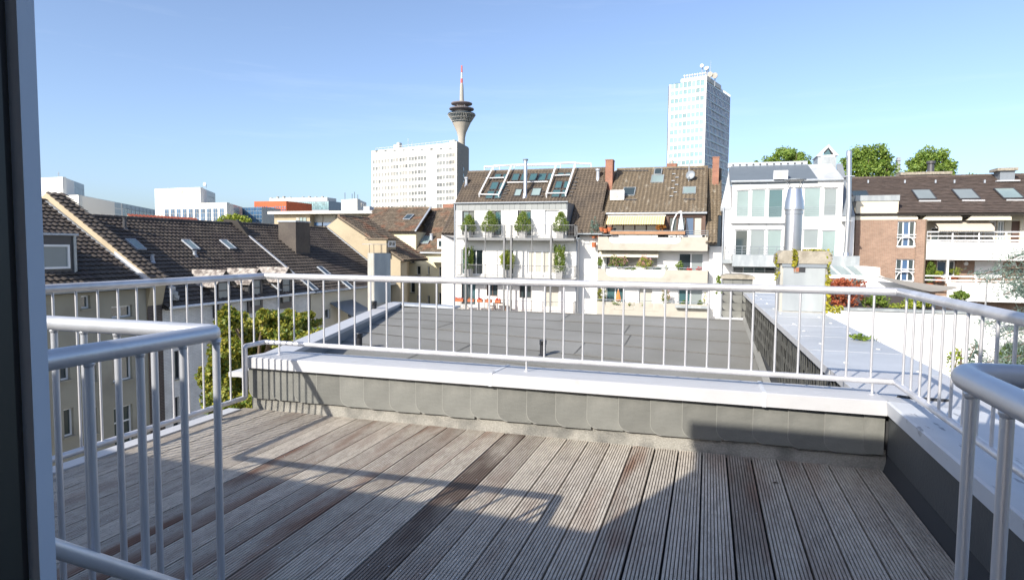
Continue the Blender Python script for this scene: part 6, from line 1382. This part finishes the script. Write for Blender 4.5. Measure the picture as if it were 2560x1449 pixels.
# =================================================================== SKYLINE
# ---- white slab office block
SY = 290.0; FS = YF(SY); cs_ = crop(900, 140, 3.6235)
so_ = thing('office_slab', 'white slab office block with rows of small windows beside the television tower', 'office building', (FS.px(1040, 450)[0], SY+8, GZ))
x0, x1 = YF(SY+14).px(929, 450)[0], YF(SY-2).px(1142, 450)[0]
# the block is turned: its front runs from a far left corner to a near right corner
A_ = V(x0, SY+14, 0); B_ = V(x1, SY-2, 0); dA = (B_-A_); Lf = np.linalg.norm(dA); dA /= Lf; nA_ = V(dA[1], -dA[0], 0)
FO = Fr((A_[0], A_[1], 0), tuple(dA), tuple(nA_))
zt = FO.px(1036, 366)[1]
mb = MB(); rows = [930, 992, 1055, 1118, 1182, 1245, 1303, 1366]
cols = [125, 151, 177, 205, 232, 259, 288, 313, 339, 368, 395, 421, 452, 478, 505, 537, 563, 590, 706, 732, 760, 792, 820, 848]
us = [FO.px(*cs_(c, 1080))[0] for c in cols]; vs_ = [FO.px(*cs_(480, r))[1] for r in rows]
hw = abs(us[1]-us[0])*.40; hh = abs(vs_[0]-vs_[1])*.26
holes = [(u-hw, u+hw, v-hh, v+hh) for u in us for v in vs_]
FO.wall(mb, 0, Lf, GZ, zt, holes, .25); mb.build('front', 'office_white', so_)
back = FO.N*-1; mbs = MB(); sd = V(YF(SY+17).px(1171, 400)[0]-B_[0], 19, 0)
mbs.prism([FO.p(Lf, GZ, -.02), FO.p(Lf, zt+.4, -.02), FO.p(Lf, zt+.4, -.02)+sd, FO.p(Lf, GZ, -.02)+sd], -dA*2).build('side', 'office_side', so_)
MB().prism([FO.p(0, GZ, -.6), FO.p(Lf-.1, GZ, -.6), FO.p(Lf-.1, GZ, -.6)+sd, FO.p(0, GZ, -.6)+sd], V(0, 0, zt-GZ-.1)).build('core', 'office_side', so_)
r_ = random.Random(4)
for ci, u in enumerate(us):
    for vi, v in enumerate(vs_):
        darkish = ci > 12 or r_.random() < .25
        o = MB(); FO.box(o, u-hw+.02, u+hw-.02, v-hh+.02, v+hh-.02, -.30, -.20); o.build('window', 'office_win' if darkish else 'office_win_pale', so_)
for c in (150, 231, 313, 395, 479, 563, 648, 733, 819):
    u, v = FO.px(*cs_(c, 862 - (c-150)*.036)); o = MB(); FO.box(o, u-.9, u+.9, v-.45, v+.45, .01, .05); o.build('top_vent', 'office_win', so_)
for y in (996, 1058, 1120): 
    q = cs_(930, y); p = FO.p(Lf, 0, 0)+sd*.55; z = FO.px(*q)[1]; MB().obox(V(p[0]-.1, p[1], z-.8)-sd*.04, sd*.06, V(.35, -.06, 0), V(0, 0, 1.6)).build('side_window', 'glass_pale', so_)
mb = MB(); mb.tube([FO.p(2, zt+1.2, -1), FO.p(Lf-2, zt+1.2, -1)], .09, 4)
for i in range(24): mb.tube([FO.p(2+(Lf-4)*i/23, zt, -1), FO.p(2+(Lf-4)*i/23, zt+1.2, -1)], .07, 4)
mb.build('roof_rail', 'office_white', so_)
for c, h, wd in ((320, 3.2, 1.6), (295, 2.2, 2.6), (808, 1.4, 3)): u = FO.px(*cs_(c, 820))[0]; o = MB(); FO.box(o, u-wd/2, u+wd/2, zt, zt+h, -4, -2); o.build('roof_plant', 'office_white', so_)
for c, h in ((400, 5), (435, 3), (860, 4)): u = FO.px(*cs_(c, 820))[0]; MB().tube([FO.p(u, zt, -3), FO.p(u, zt+h, -3)], .12, 5).build('aerial', 'lead', so_)
# ---- television tower
TYY = 780.0; FTv = YF(TYY); tvx = FTv.px(1154, 300)[0]
def tz(y): return FTv.px(1154, y)[1]
def tr_(wpx): return wpx*abs(FTv.px(1254, 300)[0]-tvx)/100
tv = thing('television_tower', 'slender concrete television tower with glazed pod and red-white mast', 'tower', (tvx, TYY, GZ))
c0 = (tvx, TYY, 0)
MB().lathe([(tr_(9.5), GZ), (tr_(8.0), tz(372)), (tr_(8.4), tz(345)), (tr_(11), tz(332)), (tr_(17), tz(318)), (tr_(21.5), tz(308))], c0, 36).build('shaft', 'tv_concrete', tv, True)
MB().lathe([(tr_(21.5), tz(308)), (tr_(22.5), tz(305)), (tr_(32.2), tz(289)), (tr_(33.2), tz(286)), (tr_(32), tz(284.5)), (tr_(14), tz(284))], c0, 48).build('pod', 'tv_glass', tv)
mb = MB()
for k in range(48):
    t = 2*math.pi*k/48
    mb.tube([(tvx+tr_(22.8)*math.cos(t), TYY+tr_(22.8)*math.sin(t), tz(305)), (tvx+tr_(33.0)*math.cos(t), TYY+tr_(33.0)*math.sin(t), tz(288.2))], .13, 4)
for k in range(3): 
    f_ = k/2.; mb.tube([(tvx+(tr_(22.8)+(tr_(33.2)-tr_(22.8))*f_)*math.cos(t), TYY+(tr_(22.8)+(tr_(33.2)-tr_(22.8))*f_)*math.sin(t), tz(305-17*f_)) for t in np.linspace(0, 2*math.pi, 49)], .16, 4)
mb.build('pod_ribs', 'office_white', tv)['kind'] = 'stuff'
MB().lathe([(tr_(17), tz(284)), (tr_(17), tz(279)), (tr_(12), tz(279)), (tr_(12), tz(257))], c0, 32).build('neck', 'tv_concrete', tv)
for y, rr_, hh_ in ((273, 29.8, 6), (259.5, 25.5, 5.5)):
    MB().lathe([(tr_(rr_*.55), tz(y+hh_)), (tr_(rr_*.96), tz(y+2)), (tr_(rr_), tz(y)), (tr_(rr_*.96), tz(y-1.2)), (tr_(rr_*.5), tz(y-1.6))], c0, 40).build('disc', 'tv_disc', tv)
    mb = MB()
    for k in range(10): t = 2*math.pi*k/10+.3; mb.tube([(tvx+tr_(rr_*.9)*math.cos(t), TYY+tr_(rr_*.9)*math.sin(t), tz(y-1)), (tvx+tr_(rr_*.9)*math.cos(t), TYY+tr_(rr_*.9)*math.sin(t), tz(y-6))], .25, 4)
    mb.build('aerials', 'lead', tv)['kind'] = 'stuff'
MB().lathe([(tr_(5.2), tz(258)), (tr_(4.4), tz(225)), (tr_(3.6), tz(211)), (tr_(2.6), tz(208))], c0, 20).build('upper_shaft', 'concrete_pale', tv, True)
MB().lathe([(tr_(2.7), tz(210)), (tr_(2.3), tz(197))], c0, 14).build('mast', 'red_paint', tv); MB().lathe([(tr_(2.0), tz(197)), (tr_(1.9), tz(182))], c0, 14).build('mast', 'office_white', tv); MB().lathe([(tr_(1.9), tz(182)), (tr_(1.5), tz(165)), (tr_(.6), tz(164))], c0, 14).build('mast', 'red_paint', tv)
# ---- glass office tower on the right
ct_ = crop(1640, 140, 4.9955)
ot = thing('office_tower', 'tall office tower with white floor bands and a blue glazed shaded side', 'skyscraper', (0, 0, 0))
YT = 285.0
Pn = YF(YT).px(1760, 420); Pn = V(Pn[0], YT, 0)                                   # near vertical corner
dl_ = V(1280+0, 0, 0)
def dirvp(xv): d = ray(xv, 600); d = V(d[0], d[1], 0); return d/np.linalg.norm(d)
# left face recedes towards the left vanishing point, right face towards the right one
dL = dirvp(-1110); dR_ = dirvp(2396)
# face lengths from the outer corners
def facelen(d, x, y):
    r = ray(x, y); A = np.array([[d[0], -r[0]], [d[1], -r[1]]]); s, t = np.linalg.solve(A, CAM[:2]-Pn[:2]); return s
LL = facelen(dL, 1671, 300); LR = facelen(dR_, 1823.5, 300)
NL = V(dL[1], -dL[0], 0); NL = NL if np.dot(NL, CAM-Pn) > 0 else -NL
NR = V(dR_[1], -dR_[0], 0); NR = NR if np.dot(NR, CAM-Pn) > 0 else -NR
FTL = Fr(tuple(Pn), tuple(dL), tuple(NL)); FTR = Fr(tuple(Pn), tuple(dR_), tuple(NR))
ztop = FTL.px(1762, 200)[1]
core = [Pn, Pn+dL*LL, Pn+dL*LL+dR_*LR, Pn+dR_*LR]
MB().prism([p+V(0, 0, GZ)-(NL+NR)*.5 for p in core], V(0, 0, ztop-GZ-.3)).build('core', 'tower_black', ot)
# left face: rows of 8 windows with spandrels
rowsL = [(345, 295), (425, 372), (520, 472), (620, 577), (720, 680), (820, 782), (920, 888), (1020, 985), (1120, 1085), (1218, 1190), (1318, 1290)]
zz = [(FTL.px(*ct_(585, b))[1]) for a, b in rowsL]; fh = (zz[0]-zz[-1])/10
wallL = MB(); hl = []
NW = 8; m0, m1 = LL*.045, LL*.045; cwid = (LL-m0-m1)/NW
for i in range(15):
    z1 = zz[0]-fh*i
    for k in range(NW): hl.append((m0+cwid*k+cwid*.06, m0+cwid*(k+1)-cwid*.06, z1-fh*.72, z1))
FTL.wall(wallL, 0, LL, zz[0]-fh*15.2, ztop, hl, .2); wallL.build('left_face', 'office_white', ot)
for j, h in enumerate(hl):
    row = j//NW; sp = .0 if row == 0 else .24
    o = MB(); FTL.box(o, h[0]+.03, h[1]-.03, h[2]+fh*sp, h[3]-.03, -.26, -.16); o.build('window', 'tower_win', ot)
    if sp: o = MB(); FTL.box(o, h[0]+.03, h[1]-.03, h[2]+.03, h[2]+fh*sp-.08, -.26, -.14); o.build('spandrel', 'tower_spandrel', ot)
# right face: bands, black strips, mullions
NRW = 18; cw_ = LR/NRW
for i in range(15):
    z1 = ztop-.6-fh*i-(.0)
    o = MB(); FTR.box(o, 0.0, LR, z1-.55, z1, -.5, .06); o.build('floor_band', 'tower_spandrel', ot)
    for k in range(NRW):
        o = MB(); FTR.box(o, cw_*k+.08, cw_*(k+1)-.08, z1-fh+.05, z1-.6, -.3, -.06); o.build('window', 'tower_win_dark' if (3 < k < 8 or 10 < k < 15) else 'glass_blue', ot)
    if i > 1:
        o = MB(); FTR.box(o, LR*.22, LR*.80, z1-1.05, z1-.62, -.04, .0); o.build('ventilation_strip', 'tower_black', ot)
for k in range(NRW+1): o = MB(); FTR.box(o, cw_*k-.09, cw_*k+.09, zz[0]-fh*15.2, ztop+(.5 if k else 0), -.3, .10); o.build('mullion', 'office_white', ot)
# crown and antennas
zc_ = FTL.px(*ct_(600, 245))[1]; uc = FTL.px(*ct_(305, 290))[0]
MB().prism([Pn+V(0, 0, ztop)+dR_*.5, Pn+dL*uc+V(0, 0, ztop)+dR_*.5, Pn+dL*uc+V(0, 0, ztop)+dR_*LR*.6, Pn+V(0, 0, ztop)+dR_*LR*.6], V(0, 0, zc_-ztop)).build('crown', 'office_white', ot)
for k in range(9):
    p = Pn+dL*(uc*(.08+.1*k))+dR_*1.2+V(0, 0, zc_); MB().lathe([(.1, 0), (.1, .9), (.45, 1.0), (.4, 1.5), (.1, 1.7)], p, 10).build('roof_drum', 'office_white', ot)
for (x, y, r, zb) in ((578, 132, .75, 235), (633, 165, .75, 250), (652, 155, .5, 250), (680, 240, 1.15, 300), (738, 255, 1.25, 320)):
    F_ = YF(YT+6); u, z = F_.px(*ct_(x, y)); z0 = F_.px(*ct_(x, zb))[1]
    MB().tube([(u, YT+6, z0-2), (u, YT+6, z)], .22, 6).build('antenna_mast', 'lead', ot)
    MB().tube([(u, YT+5.4, z), (u-.2, YT+4.6, z)], [r*.9, r], 18).build('dish_antenna', 'concrete_pale' if r > 1. else 'office_white', ot)
MB().tube([V(*(Pn[:2]), ztop)+dR_*5, V(*(Pn[:2]), ztop+9)+dR_*5], [.2, .05], 6).build('antenna_mast', 'lead', ot)
# ---- white panelled offices on the left skyline
def block(par, F, x0, y0, x1, y1, depth, material, side=None, sx=None, nm='block'):
    r = F.rect(x0, y0, x1, y1); MB().box(r[0], r[1], F.O[1], F.O[1]+depth, GZ, r[3]).build(nm, material, par); return r
def grid(par, F, r, nx, ny, material, nm='window', fx=.7, fy=.7, v0=None):
    v0 = r[2] if v0 is None else v0; cw_ = (r[1]-r[0])/nx; chh = (r[3]-v0)/ny
    for i in range(nx):
        for j in range(ny):
            F.ub(nm, material, par, r[0]+cw_*(i+.5-fx/2), r[0]+cw_*(i+.5+fx/2), v0+chh*(j+.5-fy/2), v0+chh*(j+.5+fy/2), .01, .12)
def turned(par, Y, xl, xc, xr, yt, yb, mL, mR, depthL=16., name='block', slope=0):
    """block seen on its corner: lit face xl..xc, shaded face xc..xr running back"""
    F0 = YF(Y); c = F0.px(xc, (yt+yb)/2)[0]; l = YF(Y+3).px(xl, (yt+yb)/2)[0]; rr_ = YF(Y+depthL).px(xr, (yt+yb)/2)[0]; zt = F0.px(xc, yt)[1]
    a, b, d_ = V(l, Y+3, GZ), V(c, Y, GZ), V(rr_, Y+depthL, GZ); h = V(0, 0, zt-GZ)
    MB().prism([a, b, b+h, a+h], V(.3, 1.5, 0)).build('lit_face', mL, par); MB().prism([b+V(.01, 0, 0), d_, d_+h, b+V(.01, 0, 0)+h], V(-.6, .8, 0)).build('shaded_face', mR, par)
    MB().prism([a+V(.4, 1.6, 0), b+V(-.2, 1.6, 0), d_+V(-1, .5, 0), a+(d_-b)], h-V(0, 0, .2)).build('core', mL, par)
    U_ = (d_-b); L_ = np.linalg.norm(U_); U_ /= L_; N_ = V(U_[1], -U_[0], 0); Ul = (b-a); Ll = np.linalg.norm(Ul); Ul /= Ll
    return Fr(tuple(a-V(0, 0, GZ)), tuple(Ul), tuple(V(Ul[1], -Ul[0], 0))), Ll, Fr(tuple(b-V(0, 0, GZ)), tuple(U_), tuple(N_)), L_, zt
def panels(par, F, L_, z0, z1, nx, ny, material, nm='panel', gap=.10, d=.25):
    for i in range(nx):
        for j in range(ny):
            mb = MB(); F.box(mb, L_*i/nx+gap, L_*(i+1)/nx-gap, z0+(z1-z0)*j/ny+gap, z0+(z1-z0)*(j+1)/ny-gap, .02, d); mb.build(nm, material, par)
o1 = thing('panelled_offices', 'white cube-topped office block with panelled side coloured as shade at far left', 'office building', (-190, 240, GZ))
Fl, Ll, Fr_, Lr, zt = turned(o1, 240, 60, 157, 209, 442, 486, 'office_white', 'panel_grey_shade', 34); panels(o1, Fr_, Lr, zt-6.5, zt, 9, 2, 'panel_grey_shade'); 
MB().tube([Fl.p(Ll*.75, zt, -3), Fl.p(Ll*.75, zt+3, -3)], .15, 5).build('aerial', 'lead', o1); o = MB(); o.tube([Fl.p(Ll*.75-.8, zt+2.2, -3), Fl.p(Ll*.75+.8, zt+2.2, -3)], .1, 4); o.build('aerial_arm', 'lead', o1)
o2 = thing('panelled_offices', 'long glazed office wing coloured grey for shade with white end wall below the left cube', 'office building', (-160, 225, GZ))
Fl, Ll, Fr_, Lr, zt = turned(o2, 222, 60, 197, 400, 487, 540, 'office_white', 'panel_grey_shade', 115); panels(o2, Fr_, Lr*.42, zt-3.2, zt, 8, 1, 'panel_grey_shade'); panels(o2, Fr_, Lr*.42, zt-9, zt-3.4, 8, 2, 'panel_grey_shade')
for i in range(10):
    a = Lr*(.44+.055*i); mb = MB(); Fr_.box(mb, a, a+Lr*.05, zt-2.6, zt-.2, .02, .3); mb.build('panel', 'panel_grey_shade', o2)
    mb = MB(); Fr_.box(mb, a+.3, a+Lr*.028, zt-9, zt-3.0, .02, .2); mb.build('window', 'tower_win_dark', o2); mb = MB(); Fr_.box(mb, a+Lr*.031, a+Lr*.05, zt-9, zt-3.0, .02, .2); mb.build('window', 'glass_pale', o2)
o3 = thing('panelled_offices', 'white office cube with shade-coloured side and dish, second from left on the skyline', 'office building', (-125, 255, GZ))
Fl, Ll, Fr_, Lr, zt = turned(o3, 252, 387, 501, 537, 468, 505, 'office_white', 'panel_grey_shade', 30); panels(o3, Fr_, Lr, zt-6, zt, 8, 2, 'panel_grey_shade')
mb = MB(); Fl.box(mb, Ll*.45, Ll*.62, zt-2.6, zt-.8, .02, .2); mb.build('vent_panel', 'blind', o3); MB().tube([Fl.p(Ll*.98, zt, -4), Fl.p(Ll*.98, zt+1.8, -4)], .15, 5).build('dish_mast', 'lead', o3); MB().tube([Fl.p(Ll*.98, zt+1.8, -3.4), Fl.p(Ll*.98, zt+1.8, -3)], [.5, .9], 12).build('dish', 'office_white', o3)
o4 = thing('panelled_offices', 'white office block with narrow dark window columns in the centre-left skyline', 'office building', (-110, 235, GZ))
Fl, Ll, Fr_, Lr, zt = turned(o4, 236, 398, 567, 612, 506, 556, 'office_white', 'panel_grey_shade', 36); panels(o4, Fr_, Lr, zt-9, zt, 5, 3, 'panel_grey_shade')
for i in range(10):
    for j in range(3):
        for s in (0, 1): mb = MB(); a = Ll*(.09+.09*i+s*.033); Fl.box(mb, a, a+Ll*.026, zt-2.6-2.0*(j+1)+.15, zt-2.6-2.0*j, .02, .15); mb.build('window', 'tower_win_dark', o4)
o5 = thing('glass_offices', 'low blue glass office block behind the bright treetop', 'office building', (-95, 262, GZ))
F5 = YF(262); r = block(o5, F5, 606, 518, 655, 565, 14, 'panel_grey_shade'); grid(o5, F5, r, 7, 5, 'tower_win_dark', fx=.84, fy=.84)
o6 = thing('orange_offices', 'orange-red clad office block with small square windows on the skyline', 'office building', (-95, 275, GZ))
F6 = YF(278); r = block(o6, F6, 636, 503, 716, 570, 22, 'orange_clad')
cw_ = (r[1]-r[0])/14
for i in range(14):
    for j in range(8):
        if 6 <= i <= 8: continue
        F6.ub('window', 'tower_win_dark', o6, r[0]+cw_*(i+.22), r[0]+cw_*(i+.78), r[3]-2.6-1.35*j-.8, r[3]-2.6-1.35*j, .01, .12)
for j in range(6): F6.ub('stair_glazing', 'glass_blue', o6, r[0]+cw_*6.05, r[0]+cw_*8.9, r[3]-3.0-1.9*(j+1)+.1, r[3]-3.0-1.9*j, .01, .15)
o7 = thing('glass_offices', 'long pale glass office building with white roof plant behind the orange block', 'office building', (-85, 330, GZ))
F7 = YF(335); r = block(o7, F7, 700, 503, 822, 560, 20, 'panel_grey_shade'); grid(o7, F7, (r[0], r[1], r[3]-5.0, r[3]-.5), 26, 4, 'tower_win', fx=.9, fy=.8); r2 = F7.rect(660, 493, 806, 503); MB().box(r2[0], r2[1], 340, 350, GZ, r2[3]).build('roof_plant', 'office_white', o7)
for i in range(9): x = r2[0]+(r2[1]-r2[0])*i/9; MB().box(x, x+1.2, 340.5, 342, r2[3], r2[3]+random.uniform(.3, 1.2)).build('roof_unit', 'concrete_pale', o7)
o8 = thing('white_block', 'small white rooftop block with aerials left of the slab office', 'office building', (-60, 200, GZ))
Fl, Ll, Fr_, Lr, zt = turned(o8, 200, 853, 893, 916, 497, 520, 'office_white', 'render_white', 18)
for i in range(4): mb = MB(); Fr_.box(mb, Lr*(.12+.22*i), Lr*(.26+.22*i), zt-2.2, zt-.9, .02, .1); mb.build('window', 'tower_win_dark', o8)
for f_, h in ((.1, 2.6), (.55, 2.0), (.7, 2.6), (.9, 1.6)): MB().tube([Fl.p(Ll*f_, zt, -1), Fl.p(Ll*f_, zt+h, -1)], .10, 5).build('aerial', 'dark_frame', o8)
# flat-roofed beige institute
o9 = thing('flat_roofed_offices', 'beige flat-roofed office building with overhanging brown roof behind the gables', 'office building', (-45, 95, GZ))
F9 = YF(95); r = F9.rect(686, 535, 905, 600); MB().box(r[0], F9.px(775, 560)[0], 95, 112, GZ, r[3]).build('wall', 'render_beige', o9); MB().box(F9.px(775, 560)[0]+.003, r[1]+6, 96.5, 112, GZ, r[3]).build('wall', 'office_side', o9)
MB().box(r[0]-.6, r[1]+6, 94.0, 114, r[3], r[3]+.45).build('roof_edge', 'office_white', o9); MB().prism([V(r[0]-.5, 94.2, r[3]+.453), V(r[1]+6, 94.2, r[3]+.453), V(r[1]+6, 112, r[3]+1.4), V(r[0]+3.5, 112, r[3]+1.4)], V(0, 0, .05)).build('roof', 'flat_brown', o9)
for i in range(3): rr = F9.rect(741+9*i, 544, 748+9*i, 556); F9.ub('window', 'glass_pale' if i else 'blind', o9, rr[0], rr[1], rr[2], rr[3], .01, .1)
F9b = YF(96.5)
for i in range(4): rr = F9b.rect(777+33*i, 538, 807+33*i, 560); F9b.ub('window', 'blind', o9, rr[0], rr[1], rr[2]+.3, rr[3], .01, .1); F9b.ub('balcony_band', 'glass_blue', o9, rr[0], rr[1], rr[2]-.3, rr[2]+.25, .02, .3)
q = F9.px(878, 517); MB().box(q[0]-.6, q[0]+.6, 100, 101.5, q[1]-1.5, q[1]+.4).build('roof_unit', 'lead', o9)
# orange-red ridge glimpsed behind the second house
rt = thing('red_roof', 'strip of red roof tiles showing behind the dark ridge', 'roof', (-38, 36, 2)); e_ = onx(350, 552, -36.5); f_ = onx(520, 562, -36.5)
tiles(rt, V(-36.0, e_[1], 2.25), V(-36.0, f_[1], 2.25), V(-1.6, 0, 1.08), 'tile_red', 'tile_red', .3, .34, 200); MB().prism([V(-36.0, e_[1], 2.2), V(-36.0, f_[1], 2.2), V(-37.6, f_[1], 3.28), V(-37.6, e_[1], 3.28)], V(-.1, 0, -16.3)).build('house_body', 'render_beige', rt)
# steel mast tower behind the trees
FM = YF(82); r = FM.rect(2243, 393, 2251, 440); mt_ = thing('metal_mast', 'grey ribbed metal mast between the two largest trees', 'mast', ((r[0]+r[1])/2, 82, GZ))
MB().box(r[0], r[1], 82, 82.6, GZ, r[3]).build('shaft', 'zinc', mt_)
for k in range(6): MB().box(r[0]-.08, r[1]+.08, 81.9, 82.7, r[3]-.35-.5*k, r[3]-.25-.5*k).build('rib', 'lead', mt_)
